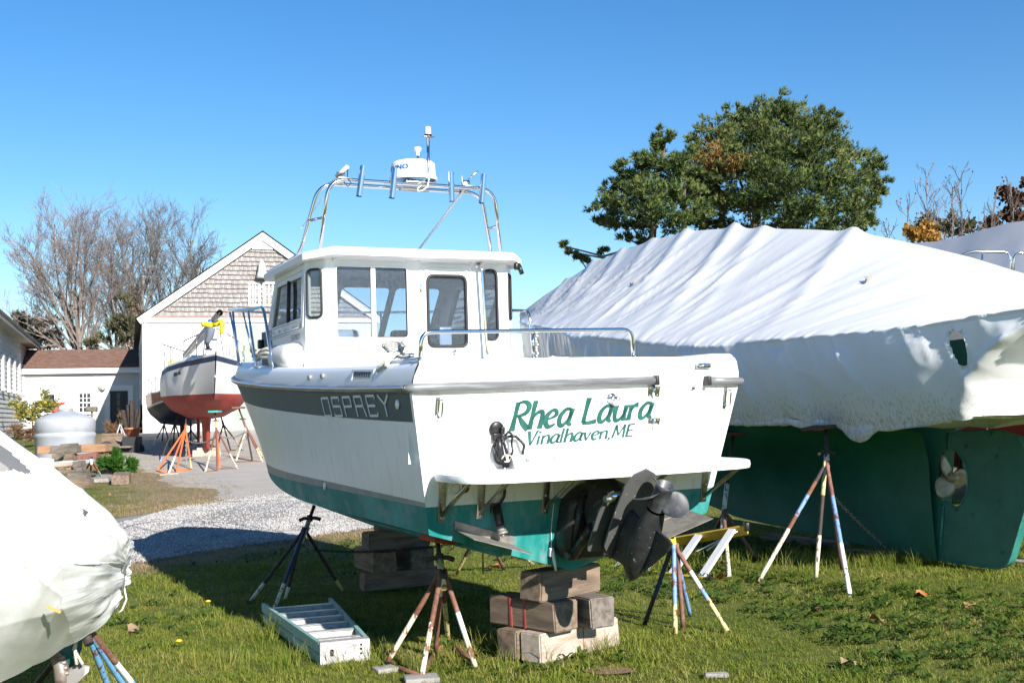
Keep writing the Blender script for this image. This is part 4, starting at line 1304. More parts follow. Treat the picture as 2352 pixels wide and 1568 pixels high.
# chains
def chain(label, a, b, sag, m_, link=.035, r=.005):
    c = MB(); chain_mesh(c, a, b, sag, link, r); o = c.build('chain', m_, kind=None, recalc=False); tag(o, label, 'chain')
chain('slack dark chain between the shaded stand and the timber stack', AT(722, 1262, 11.0), AT(1050, 1245, 11.8), .05, M['chaind'])
chain('dark chain hanging under the hull behind the port quarter stand', AT(1109, 1255, 11.5), AT(1110, 1318, 11.5), 0, M['chaind'])

# ================================================================ step ladder lying in the grass
M['fibgreen'] = mat('green_fibreglass_rail', (.17, .34, .32), .55, col2=(.24, .42, .40), nscale=9, col3=(.33, .36, .33), n3=30, lo3=.62, hi3=.75)
M['aluw'] = mat('scuffed_aluminium_tread', (.60, .60, .60), .42, .55, col2=(.45, .44, .42), nscale=25, bump=.05)
M['capgrey'] = mat('scuffed_aluminium_cap', (.48, .47, .47), .5, .4, col2=(.33, .32, .32), nscale=18, col3=(.62, .62, .62), n3=60, lo3=.6, hi3=.75, bump=.1, bscale=100)
n0, n1 = (G(742, 1528) + G(842, 1512)) / 2, (G(607, 1442) + G(752, 1395)) / 2
dl = n1 - n0; LL = dl.length
lad = thing('step_ladder', 'green step ladder with metal treads lying flat in the grass near the camera', 'ladder', n0, math.atan2(dl.y, dl.x))
# local x along the ladder from cap to feet
w0, w1, ht = .150, .27, .135
for sg in (-1, 1):
    mb = MB()
    for z0, z1, ext in ((.075, .145, 1.0), (.0, .065, .97)):
        P = []
        for x in (0.02, LL * ext):
            y = sg * lerp(w0, w1, x / LL)
            P.append([Vector((x, y - sg * .0, z0)), Vector((x, y + sg * .028, z0)), Vector((x, y + sg * .028, z1)), Vector((x, y, z1))])
        mb.grid(P, 0, False, True); mb.poly(P[0]); mb.poly(P[1])
    mb.build('side_rail', M['fibgreen'], lad)
for k in range(6):
    x = .20 + k * .305
    if x > LL - .05: break
    y = lerp(w0, w1, x / LL)
    mb = MB()
    # tread stands on edge, ribbed
    for q in range(4):
        mb.box((x + .006 * (q % 2), 0, .040 + q * .024), (.012, 2 * y - .004, .0235))
    mb.box((x + .03, 0, .13), (.06, 2 * y - .004, .004)); mb.box((x + .03, 0, .032), (.06, 2 * y - .004, .004))
    mb.build('tread', M['aluw'], lad)
mb = MB()
holes = [rrect(-.107, .05, -.080, .098, .010), rrect(.105, .105, .120, .120, .006), rrect(.102, .075, .119, .092, .007), rrect(.103, .045, .119, .061, .007)]
mb.plate([rrect(-.175, -.002, .175, .150, .012)] + [h_ for h_ in holes], .012, lambda u, v, w: Vector((-.012 - w - .0, -u, v)))
mb.box((.03, 0, .1485), (.085, .345, .004)); mb.box((.03, 0, .002), (.085, .345, .004))
cap_ = mb.build('ladder_cap', M['capgrey'], lad)
mb = MB(); mb.box((.012, 0, .075), (.004, .31, .13)); mb.build('cap_inside', M['dark'], cap_)
mb = MB(); mb.lathe([(.050, 0), (.050, .002), (.046, .002), (.046, 0)], (-.0125, -.02, .085), 24, mat=Matrix.Rotation(R(-90), 3, 'Y'))
mb.tube([(-.0135, .0, .06), (-.0135, -.01, .11), (-.0135, -.04, .06), (-.0135, -.035, .11)], .0025, 5)
mb.build('round_emblem', mat('embossed_emblem', (.40, .40, .40), .5, .4), cap_)
mb = MB(); mb.tube([(.75, w0 + .055, .10), (.78, w0 + .075, .05), (.72, w0 + .07, .0)], .006, 6); mb.build('spreader_bar', M['alu'], lad)

# ================================================================ yellow step ladder fallen on its edge
M['fibyellow'] = mat('yellow_fibreglass_rail', (.50, .34, .03), .5, col2=(.40, .27, .04), nscale=10, col3=(.10, .08, .03), n3=16, lo3=.70, hi3=.74)
a0, a1 = G(1385, 1298), G(1632, 1330)
b1 = AT(1712, 1204, 12.3); b0 = AT(1430, 1252, 13.6)
yl = thing('step_ladder', 'yellow step ladder with white treads fallen on its edge behind the stern drive', 'ladder', a1)
lo_ = lambda p: Vector(p) - Vector(a1)
def rail3(p, q, wv, hv, th=.03):
    mb = MB()
    P = [[lo_(x) + wv * s1 + hv * s2 for s1, s2 in ((0, 0), (1, 0), (1, 1), (0, 1))] for x in (p, q)]
    mb.grid(P, 0, False, True); mb.poly(P[0]); mb.poly(P[1]); return mb
up3 = Vector((0, 0, 1)); dv = (Vector(b1) - Vector(a1)); dv.normalize()
nv = (Vector(a1) - Vector(a0)).normalized().cross(dv).normalized() * .09
rail3(a0, a1, nv * -1, dv * .03).build('side_rail', M['fibyellow'], yl)
rail3(b0, b1, nv * -1.2, dv * -.03).build('side_rail', M['fibyellow'], yl)
for f in (.10, .36, .62, .88):
    p, q = Vector(a0).lerp(a1, f), Vector(b0).lerp(b1, f)
    dr_ = (Vector(a1) - Vector(a0)).normalized() * .085
    mb = rail3(p, q, dr_, nv * -.35); mb.build('tread', mat('white_metal_tread', (.70, .70, .70), .4, .2) if f < .2 else bpy.data.materials['white_metal_tread'], yl)
for (p, q) in ((b1, a1),):
    mb = MB(); mb.bbox(lo_(b1) + Vector((.01, 0, -.02)), (.05, .10, .09), .01); mb.build('rubber_foot', M['black'], yl)
    mb = MB(); mb.bbox(lo_(a1) + Vector((.01, 0, .02)), (.06, .08, .06), .01); mb.build('rubber_foot', M['black'], yl)
for f0_, f1_ in ((.78, .93), (.70, .97)):
    mb = MB(); mb.tube([lo_(Vector(b0).lerp(b1, f1_)) - nv * .5, lo_(Vector(a0).lerp(a1, f0_).lerp(Vector(b0).lerp(b1, f0_), .62)) - nv * .6], .010, 6); mb.build('spreader_bar', M['alu'], yl)

# ================================================================ big sailboat under white shrink wrap
RY = R(24)
big_m = Matrix.Translation((4.42, 12.45, 0.0)) @ Matrix.Rotation(RY, 4, 'Z')
big = thing('sailing_yacht', 'large yacht with green bottom and rudder wrapped in white plastic sheeting', 'boat', matrix=big_m)
YS = [-2.9, -1.3, -.2, 1.57, 3.06, 5.4, 6.6, 8.5, 10.4]
def hbw(y): return interp([-2.9, -2.0, -1, .5, 2, 4, 5.5, 7, 8.5, 9.6, 10.4], [1.08, 1.30, 1.44, 1.53, 1.57, 1.56, 1.45, 1.20, .80, .40, .03], y)
def zdk(y): return interp([-2.9, -1.3, -.2, 1.57, 3.06, 5.4, 6.6, 8.5, 10.4], [2.48, 2.385, 2.38, 2.40, 2.50, 2.78, 2.95, 3.20, 3.45], y)
def zrg(y): 
    z = interp([-3.6, -2.2, -1.35, -.68, -.09, 1.0, 2.05, 2.83, 3.3, 4.55, 5.5, 6.4, 7.5, 8.45, 9.4, 10.4], [2.55, 2.64, 2.90, 3.15, 3.34, 3.68, 3.86, 4.0, 4.09, 4.22, 4.24, 4.21, 4.14, 3.96, 3.78, 3.56], y)
    for c, a in ((1.05, .06), (2.75, .05), (3.4, .085), (4.6, .06), (5.55, .04), (6.5, .06), (7.5, .05), (8.5, .05)):
        z += a * math.exp(-((y - c) / .16) ** 2) - a * .25 * math.exp(-((y - c) / .5) ** 2)
    return z
def zwb(y): return interp([-2.9, -1.7, -.8, .2, 1.7, 4, 7, 9, 10.4], [1.60, 1.52, 1.44, 1.50, 1.50, 1.55, 1.75, 2.2, 2.6], y) + .022 * vnoise(y * 3, 3.1) + .010 * vnoise(y * 11, 9.2)
def hwb(y): return hbw(y) - interp([-2.9, -1, 2, 6, 10.4], [.28, .20, .16, .26, .02], y)
NY = 460
M['wrap'] = mat('white_shrink_wrap', (.82, .82, .83), .34, spec=.4, bump=.10, bscale=14)
# soiled lower part : streaks of dirt running down
def wrap_dirty():
    m = mat('soiled_shrink_wrap', (.80, .80, .80), .27, spec=.5, bump=.16, bscale=11)
    nt = m.node_tree; b = nt.nodes['Principled BSDF']
    tc = nt.nodes.new('ShaderNodeTexCoord'); sp_ = nt.nodes.new('ShaderNodeSeparateXYZ'); nt.links.new(tc.outputs['Object'], sp_.inputs[0])
    mp = nt.nodes.new('ShaderNodeMapping'); mp.inputs['Scale'].default_value = (20, 20, .22); nt.links.new(tc.outputs['Object'], mp.inputs[0])
    n1 = nt.nodes.new('ShaderNodeTexNoise'); n1.inputs['Scale'].default_value = 2.2; n1.inputs['Detail'].default_value = 6; n1.inputs['Roughness'].default_value = .7; nt.links.new(mp.outputs[0], n1.inputs[0])
    r1 = nt.nodes.new('ShaderNodeMapRange'); r1.inputs['From Min'].default_value = 2.25; r1.inputs['From Max'].default_value = 1.5; r1.inputs['To Min'].default_value = -.10; r1.inputs['To Max'].default_value = .20
    nt.links.new(sp_.outputs[2], r1.inputs[0])
    ad = nt.nodes.new('ShaderNodeMath'); ad.operation = 'ADD'; nt.links.new(n1.outputs[0], ad.inputs[0]); nt.links.new(r1.outputs[0], ad.inputs[1])
    r2 = nt.nodes.new('ShaderNodeMapRange'); r2.inputs['From Min'].default_value = .63; r2.inputs['From Max'].default_value = .95; nt.links.new(ad.outputs[0], r2.inputs[0])
    mx = nt.nodes.new('ShaderNodeMix'); mx.data_type = 'RGBA'; mx.inputs[6].default_value = (.80, .80, .80, 1); mx.inputs[7].default_value = (.26, .27, .19, 1)
    nt.links.new(r2.outputs[0], mx.inputs[0]); nt.links.new(mx.outputs[2], b.inputs['Base Color'])
    return m
M['wrapd'] = wrap_dirty(); translucent(M['wrap'], .15)
STN = [-2.2, -1.32, -.35, .55, 1.28, 2.2, 3.1, 4.0, 4.9, 5.8, 6.7]
def wrap_side(sg):
    wr_ = []
    NR, NB = 34, 44
    for i in range(NY + 1):
        u = i / NY
        yd = lerp(-2.9, 10.4, u)
        row = []
        for j in range(NR + 1):          # roof, ridge -> deck edge
            s = j / NR
            y = lerp(lerp(-3.3, 10.45, u), yd, s)
            hb_ = hbw(yd)
            x = hb_ * s
            z = lerp(zrg(y), zdk(yd), s)
            sag = .10 * math.sin(math.pi * s) * min(1, hb_)
            # folds pulled diagonally from the ridge down towards the bow
            q = (yd - 1.5 * s) * 1.0
            amp = math.sin(math.pi * min(1, s * 1.0)) ** .6
            f1 = vnoise(q * 2.1 + 4, s * .5); f2 = vnoise(q * 5.2 + 1, s * .8 + 7); f3 = vnoise(q * 12.0, s * 1.2 + 3)
            rid = (1 - abs(f2)) ** 5; rid3 = (1 - abs(f3)) ** 5
            dsp = amp * interp([-3, 0, 2, 5, 10], [.3, .45, .9, 1.2, 1.2], yd) * (.030 * f1 + .030 * rid + .012 * rid3)
            # gathers at the deck edge
            g_ = smooth((s - .86) / .14); dsp += g_ * .012 * vnoise(yd * 14, 2.2)
            row.append(Vector((sg * (x + dsp * .6), y, z - sag + dsp * .75)))
        ya = lambda t: lerp(-2.9, -2.7, t)
        for j in range(1, NB + 1):       # band, deck edge -> lower hem
            t = j / NB
            y = lerp(ya(t), 10.4 - .55 * t, u)
            z = lerp(zdk(yd), zwb(y), t)
            xb = lerp(hbw(yd), hwb(y), t ** 1.3)
            # stanchions and cleats poke into the sheet, drapes hang from them
            d = .05 * math.sin(math.pi * t)
            for k, c in enumerate(STN):
                w_ = .05 + .30 * t
                zt0 = .10 + .18 * ((k * 37) % 5) / 5
                if t > zt0 * .6:
                    e = math.exp(-((y - c + .05 * t) / w_) ** 2)
                    e2 = math.exp(-((y - c) / (.06 + .10 * t)) ** 2)
                    fall = smooth((t - zt0 * .6) / .08)
                    d += fall * .045 * e * (1 - t) ** .7 * smooth(t / .3)
            d += .040 * vnoise(y * 1.1 + .6 * t, t * .9 + 11) + .006 * vnoise(y * 4.5 + t * 3, t * 2 + 3) + .012 * (1 - abs(vnoise(y * 5.5 + 2.2 * t, t * 1.2 + 20))) ** 4 + smooth((t - .8) / .2) * .010 * vnoise(y * 6 + t * 4, t * 5)
            d += (1 - t) ** 8 * .006 * vnoise(y * 22, t * 20)
            yc = interp([1.4, 1.6, 1.85, 2.13, 2.38, 2.6], [-1.55, -1.60, -1.72, -2.02, -2.48, -3.2], z)
            if y < yc:   # the sheet turns round the stern
                q_ = yc - y; d += .03 * math.exp(-((q_ - .06) / .10) ** 2) - min(.95, q_ * 1.25) * smooth(q_ / .30) + .025 * vnoise(y * 6 + z * 6, z * 5 - y * 4) * smooth(q_ / .25) + .016 * (1 - abs(vnoise(y * 8 + z * 11, z * 3))) ** 3 * smooth(q_ / .25)
            row.append(Vector((sg * max(.02, xb + d), y, z)))
        wr_.append(row)
    return wr_, NR, NB
wp_ = MB()
WP, NR, NB = wrap_side(-1)
def tear_r(p):
    k = (p.z - 2.16) / .155; c = (p.y + 1.77) / .085 - k * .25
    return math.hypot(c, k) + .18 * vnoise(p.z * 14, 3.3)
for row in WP:
    for p in row[NR:]:
        if 0.72 < tear_r(p) < 1.28:
            q = tear_r(p); p.y = -1.77 + (p.y + 1.77) / q; p.z = 2.16 + (p.z - 2.16) / q
def tear(i, j):
    if j < NR: return False
    c = (WP[i][j] + WP[i + 1][j + 1] + WP[i][j + 1] + WP[i + 1][j]) / 4
    return tear_r(c) < .97
wp_.grid(WP, lambda i, j: None if tear(i, j) else (0 if j < NR else 1))
WS, _, _ = wrap_side(1)
WS2 = [r_[::1] for r_ in WS[::3]]
wp_.grid(WS2, lambda i, j: 0 if j < NR else 1)
# transom of the wrap
a_ = [WP[0][j] for j in range(NR, NR + NB + 1)]; b_ = [WS[0][j] for j in range(NR, NR + NB + 1)]
TPc = []
for k in range(41):
    t = k / 40
    row = []
    for j in range(NB + 1):
        p = a_[j].lerp(b_[j], t)
        bul = math.sin(math.pi * t)
        g_ = math.exp(-t * 9) + math.exp(-(1 - t) * 9)
        row.append(p + Vector((0, -.30 * bul ** .6 + g_ * .03 * vnoise(j * .9, t * 30) + .02 * vnoise(j * .3, t * 9), .05 * bul + .012 * vnoise(j * .7 + 5, t * 20))))
    TPc.append(row)
wp_.grid(TPc, 1)
ra = [WP[0][j] for j in range(NR + 1)]; rb_ = [WS[0][j] for j in range(NR + 1)]
wp_.grid([[ra[j] for j in range(NR + 1)], [Vector((0, -3.3 - .05, lerp(zrg(-3.3), zdk(-2.9), j / NR))) for j in range(NR + 1)], [rb_[j] for j in range(NR + 1)]], 0)
# lower flap and the counter under the stern
ctr = []
for k in range(15):
    y = lerp(-2.5, .4, k / 14)
    ctr.append([Vector((x * hwb(y), y, zwb(y) + .02 - .05 * (1 - abs(x)) + .02 * vnoise(x * 6, y * 6))) for x in (-1, -.75, -.5, -.25, 0, .25, .5, .75, 1)])
wp_.grid(ctr[:9], 1)
wrap = wp_.build('shrink_wrap', [M['wrap'], M['wrapd']], big, recalc=False)
# hem : ragged strip hanging below the wrap
hm_ = MB()
P = []
for i in range(121):
    y = lerp(-1.5, 6.0, i / 120)
    drop = .03 + .03 * vnoise(y * 3, 5) + .11 * math.exp(-((y + .35) / .20) ** 4)
    x0 = -(hwb(y) + .012 + .02 * vnoise(y * 6, 1))
    P.append([Vector((x0, y, zwb(y) + .03)), Vector((x0 - .01 + .02 * vnoise(y * 9, 2), y, zwb(y) - drop * .5)), Vector((x0 + .03, y, zwb(y) - drop))])
hm_.grid(P, 0)
hm_.build('hem', M['wrapd'], wrap, recalc=False)
# tape seams, vents and scraps on the wrap
M['ventgrey'] = mat('grey_vent_scrap', (.42, .40, .36), .6)
def on_roof(y, s, up_=.01): 
    return Vector((-hbw(y) * s, y, lerp(zrg(y), zdk(y), s) - .10 * math.sin(math.pi * s) + up_))
for y, s in ((4.95, .42), (.2, .33)):
    mb = MB(); p = on_roof(y, s, .03)
    mb.poly([p, p + Vector((-.03, .10, .03)), p + Vector((-.06, .05, -.05))]); mb.poly([p, p + Vector((-.05, -.02, .05)), p + Vector((-.06, .05, -.05))])
    mb.build('vent_flap', M['ventgrey'], wrap, recalc=False)
# hull under the wrap
hgreen = mat('dark_green_bottom_paint', (.010, .125, .095), .5, col2=(.02, .17, .135), nscale=2.4, lo=.35, hi=.7, detail=8, stretch=(1, 1, .55), col3=(.030, .10, .085), n3=9, lo3=.66, hi3=.76, bump=.25, bscale=30)
M['rudder'] = mat('green_rudder_paint', (.018, .15, .125), .42, col2=(.04, .22, .185), nscale=3.0, lo=.35, hi=.7, detail=8, col3=(.006, .05, .042), n3=7, lo3=.63, hi3=.72, bump=.35, bscale=26)
hl_ = MB()
def keelz(y): return interp([-.2, 0, 3.5, 5.0, 7.5, 10.0], [.03, .03, .22, .50, 1.20, 2.6], y)
def hull_sec(y, sg):
    hw_ = hwb(y) - .03
    zt_ = zdk(y)
    zk = keelz(y)
    fl = interp([-1.6, -.3, .5, 3, 6, 9], [.05, .35, .6, .8, .7, .3], y)
    tk = smooth((2.0 - y) / 2.2)
    pts = [(.07, zk), (.09, zk + .2 * fl), (.12, lerp(zk, 1.0, .62)), (lerp(.34, .13, tk), (lerp(zk, 1.12, .85) if zk < 1 else zk + .1) + .12 * tk), (lerp(.75 * hw_, .20, tk), max(1.22, zk + .25) + .14 * tk), (lerp(.95, .55, tk) * hw_, max(1.42, zk + .4) + .05 * tk), (hw_ + .0, max(1.60, zk + .6)), (hbw(y) - .06, zt_ - .05)]
    return [Vector((sg * min(a, hw_ if a > .14 else a), y, b)) for a, b in pts]
for sg in (-1, 1):
    ys = [-.10 + 10.1 * k / 44 for k in range(45)]
    P = [hull_sec(y, sg) for y in ys]
    hl_.grid(P, 0)
    # counter aft of the stern post
    Pc = []
    for k in range(9):
        y = lerp(-.10, -1.9, k / 8)
        base = hull_sec(-.10, sg); q = k / 8
        row = []
        for j, p in enumerate(base):
            tgt = Vector((sg * [0, .1, .25, .45, .7, .85, .95, 1.0][j] * hwb(y) * lerp(.92, .25, q), y, [1.46, 1.47, 1.49, 1.52, 1.55, 1.60, 1.68, 2.2][j] + .14 * q))
            row.append(tgt)
        Pc.append(row)
    hl_.grid(Pc[1:], 0)
hl_.poly([(-.07, -.10, .03), (.07, -.10, .03), (.07, -.3, 1.40), (-.07, -.3, 1.40)])
hl_.build('hull', hgreen, big)
# propeller aperture is cut half from the post, half from the rudder
ap = [(-.355 + .195 * math.cos(a) * (1.0), .895 + .295 * math.sin(a)) for a in [2 * math.pi * k / 28 for k in range(28)]]
rd = MB()
ro = rpoly([(-.115, .03), (-.90, .03), (-1.02, .10), (-1.32, .80), (-1.36, 1.10), (-1.22, 1.33), (-.95, 1.39), (-.33, 1.37), (-.30, 1.19), (-.42, 1.185), (-.515, 1.06), (-.55, .90), (-.52, .74), (-.42, .61), (-.28, .595), (-.20, .64)], .05, 3)
rd.plate([ro], .085, lambda u, v, w: Vector((-.0425 - w * -1 - .0, u, v)) if False else Vector((.0425 + w, u, v)))
rudder = rd.build('rudder', M['rudder'], big)
ed = MB(); ed.tube([Vector((-.046, u, v)) for u, v in ro], .010, 6, closed=True); ed.tube([Vector((-.05, -.105, .03)), Vector((-.05, -.195, .60))], .016, 8); ed.build('rudder_edge', mat('worn_teal_edge', (.06, .25, .22), .4, col2=(.02, .13, .11), nscale=14), rudder)
dw = MB()   # dead wood between the hull and the rudder, with the round of the aperture
do = [(-.095, .03), (.35, .03), (.35, 1.42), (-.30, 1.42), (-.29, 1.20), (-.24, 1.16), (-.175, 1.03), (-.155, .90), (-.17, .76), (-.195, .66), (-.18, .60)]
dw.plate([do], .13, lambda u, v, w: Vector((.065 + w, u, v)))
dw.build('dead_wood', hgreen, big)
ppm = mat('bronze_propeller', (.46, .40, .32), .45, .4, col2=(.30, .25, .20), nscale=12)
pp = bpy.data.objects.new('propeller', None); COL.objects.link(pp); pp.parent = big
mb = MB(); mb.tube([(0, -.12, .90), (0, -.30, .90), (0, -.36, .90)], [.035, .045, .02], 12); mb.build('hub', ppm, pp)
for a in (R(100), R(220), R(-20)):
    mb = MB()
    P = []
    for k in range(7):
        r_ = lerp(.03, .25, k / 6); w_ = .095 * math.sin(math.pi * min(1, .2 + k / 6 * .75)) + .01
        P.append([Vector((math.sin(a) * r_ + math.cos(a) * w_ * q, -.26 + .35 * w_ * q, .90 + math.cos(a) * r_ - math.sin(a) * w_ * q)) for q in (-1, -.5, 0, .5, 1)])
    mb.grid(P, 0); o = mb.build('blade', ppm, pp); md = o.modifiers.new('t', 'SOLIDIFY'); md.thickness = .012; md.offset = 0
# its stands
boat_stand('white and blue rusty stand under the port side of the wrapped yacht', AT(1899, 1069, 11.7), AT(1897, 978, 11.98),
    [A_(1742, 1336), A_(1874, 1326), A_(1934, 1306), A_(1953, 1370)],
    [[(.08, 'dark'), (.14, 'rust'), (.38, 'blue'), (.44, 'rust'), (1, 'cream')], [(.15, 'yellow'), (.5, 'dark'), (1, 'cream')], [(.85, 'rust'), (1, 'yellow')], [(.14, 'brown'), (.5, 'blue'), (1, 'white')]],
    pad=(.42, .30, .03), padmat=M['padwood'], tube='cream', collar=False, hy=.28, r=.021, padrot=RY, padtilt=R(-8))
boat_stand('cream and brown stand partly hidden behind the yellow ladder', AT(1662, 1178, 13.2), AT(1684, 996, 13.6),
    [A_(1632, 1240), A_(1652, 1290), A_(1675, 1322), A_(1740, 1284)],
    [[(.5, 'brown'), (1, 'brown')], [(.5, 'cream'), (1, 'yellow')], [(.35, 'brown'), (1, 'cream')], [(1, 'brown')]], pad=(.40, .28, .035), padmat=M['padwood'], tube='cream', collar=False, hy=.36, r=.021, padrot=RY, handle=False)
Yb = lambda x, y, z: big_m @ Vector((x, y, z))
boat_stand('stand on the far side of the yacht seen through the propeller aperture', Yb(1.0, .55, .95), Yb(.95, .6, 1.38),
    [Vector((*Yb(.45, -.35, 0).xy, 0)), Vector((*Yb(1.6, .0, 0).xy, 0)), Vector((*Yb(.8, 1.5, 0).xy, 0)), Vector((*Yb(1.9, -1.3, 0).xy, 0))],
    [[(.5, 'cream'), (1, 'yellow')], [(1, 'brown')], [(1, 'brown')], [(.5, 'blue'), (1, 'cream')]], tube='rust', collar=False, r=.022, handle=False)
boat_stand('blue topped stand by the right edge beyond the green rudder', AT(2306, 1120, 14.6), AT(2312, 1030, 14.6),
    [A_(2315, 1250), A_(2372, 1238), A_(2270, 1228)], [[(1, 'cream')], [(.6, 'blue'), (1, 'brown')], [(1, 'cream')]], tube='rust', collar=False, r=.022, handle=False)
c = MB(); chain_mesh(c, AT(1905, 1130, 11.9), G(2050, 1272, .01), .02, .05, .007); o = c.build('chain', M['chain'], recalc=False); tag(o, 'galvanised chain slanting from the white and blue stand to the ground', 'chain')
c = MB(); p0, p1 = G(1945, 1269), G(2420, 1306)
c.tube([p0 + Vector((0, 0, .03)), (p0 + p1) / 2 + Vector((0, 0, .055)), p1 + Vector((0, 0, .05))], .022, 8); o = c.build('steel_pipe', mat('dull_steel_pipe', (.20, .19, .175), .5, .5, col2=(.13, .10, .08), nscale=12)); tag(o, 'long dull steel pipe lying in the grass before the green keel', 'pipe')
timber('flat plank lying in the shade under the wrapped yacht', G(1760, 1238, .0), G(1935, 1258, .0), .25, .07, M['woodgrey'])

# ================================================================ grey wrapped boat beyond, at the right edge
gm_ = Matrix.Translation((9.2, 20.0, 0)) @ Matrix.Rotation(RY, 4, 'Z')
gb = thing('wrapped_boat', 'red hulled boat under grey plastic sheeting behind the big white wrapped yacht', 'boat', matrix=gm_)
mb = MB()
def ghb(y): return interp([-5, -3, 0, 3, 5, 6.5], [1.5, 1.75, 1.85, 1.6, .9, .05], y)
for sg in (-1, 1):
    P = []
    for k in range(49):
        y = lerp(-5, 6.5, k / 48)
        row = []
        for j in range(13):
            s = j / 12
            d = .02 * vnoise(y * 3 + s * 4, s * 2 + 31) * math.sin(math.pi * s) + .012 * (1 - abs(vnoise(y * 7 + 3 * s, s + 40))) ** 4
            row.append(Vector((sg * (ghb(y) * s + d), y, lerp(4.78 + .04 * math.sin(y * 2.2), 2.6, s) - .08 * math.sin(math.pi * s) + d)))
        row.append(Vector((sg * (ghb(y) - .02), y, 2.0)))
        P.append(row)
    mb.grid(P, 0)
mb.poly([(-1.5, -5, 2), (1.5, -5, 2), (1.5, -5, 2.6), (0, -5, 4.78), (-1.5, -5, 2.6)])
mb.build('plastic_cover', mat('grey_shrink_wrap', (.50, .50, .52), .4), gb, recalc=False)
mb = MB()
for sg in (-1, 1):
    P = []
    for k in range(25):
        y = lerp(-5, 6.3, k / 24)
        P.append([Vector((0, y, .35 + .06 * max(0, y - 1) ** 1.6)), Vector((sg * ghb(y) * .5, y, .55 + .05 * max(0, y - 1) ** 1.6)), Vector((sg * ghb(y) * .92, y, 1.15 + .04 * max(0, y - 1) ** 1.4)), Vector((sg * ghb(y) * .98, y, 2.05))])
    mb.grid(P, 0)
mb.poly([(-1.5, -5, 2.05), (1.5, -5, 2.05), (1.4, -5, 1.1), (0, -5, .4), (-1.4, -5, 1.1)])
mb.build('hull', mat('dark_red_bottom', (.23, .014, .018), .5, col2=(.17, .015, .018), nscale=3), gb)
mb = MB()
def gl(p): return gm_.inverted() @ p
yr_ = 15.8
q = [AT(2200, 590, yr_), AT(2232, 577, yr_), AT(2315, 579, yr_), AT(2322, 592, yr_), AT(2322, 640, yr_)]
mb.tube([gl(p) for p in fillet(q, .12)], .016, 8); mb.tube([gl(AT(2256, 578, yr_)), gl(AT(2256, 640, yr_))], .012, 8)
q2 = [AT(2328, 640, yr_), AT(2328, 592, yr_), AT(2336, 581, yr_), AT(2420, 584, yr_)]
mb.tube([gl(p) for p in fillet(q2, .12)], .016, 8)
mb.tube([gl(AT(2200, 590, yr_)), gl(AT(2205, 700, yr_ + .4))], .014, 8); mb.tube([gl(AT(2322, 640, yr_)), gl(AT(2322, 700, yr_ + .4))], .014, 8); mb.tube([gl(AT(2328, 640, yr_)), gl(AT(2328, 700, yr_ + .4))], .014, 8)
mb.build('stern_rail', M['ss'], gb)
gbs = AT(2300, 1000, 18.5)
boat_stand('stand of the grey wrapped boat half hidden behind the green rudder', AT(2262, 1010, 17.3), AT(2268, 975, 17.3), [G(2235, 1160), G(2265, 1175), G(2330, 1165)], [[(1, 'blue')], [(1, 'cream')], [(1, 'brown')]], tube='cream', handle=False, collar=False, r=.022)

# ================================================================ wrapped boat at the left, close to the camera
lm_ = Matrix.Translation((-2.30, 6.0, 0)) @ Matrix.Rotation(0, 4, 'Z')
lb = thing('wrapped_boat', 'small boat under tight white plastic sheeting cut off by the left edge', 'boat', matrix=lm_)
# local: x points right (stern), y away ; the boat runs to the left
M['wrapl'] = mat('glossy_white_wrap', (.80, .80, .80), .22, spec=.6, bump=.10, bscale=9, col2=(.60, .60, .62), nscale=2.2, lo=.52, hi=.72, stretch=(1, 2.2, 1))
M['wrapfilm'] = translucent(mat('shaded_wrap_film', (.52, .53, .50), .16, spec=.7, col2=(.72, .72, .71), nscale=2.6, lo=.40, hi=.62, stretch=(1, 1, .8), bump=.14, bscale=8), .15)  # greyer than the cover: dark hull behind the film plus painted shade
translucent(M['wrapl'], .22)
def WPX(p):
    """where a point lands in the photograph (used to shape the torn openings of the cover)"""
    d = Vector(p) - Vector((0, 0, CAM_H)); f = d.dot(fw)
    return CX + FPX * d.dot(RTV) / f, CY - FPX * d.dot(UPV) / f
def inpoly(x, y, P):
    c = False
    for i in range(len(P)):
        (x1, y1), (x2, y2) = P[i - 1], P[i]
        if (y1 > y) != (y2 > y) and x < (x2 - x1) * (y - y1) / (y2 - y1) + x1: c = not c
    return c
NXl, NC = 300, 250
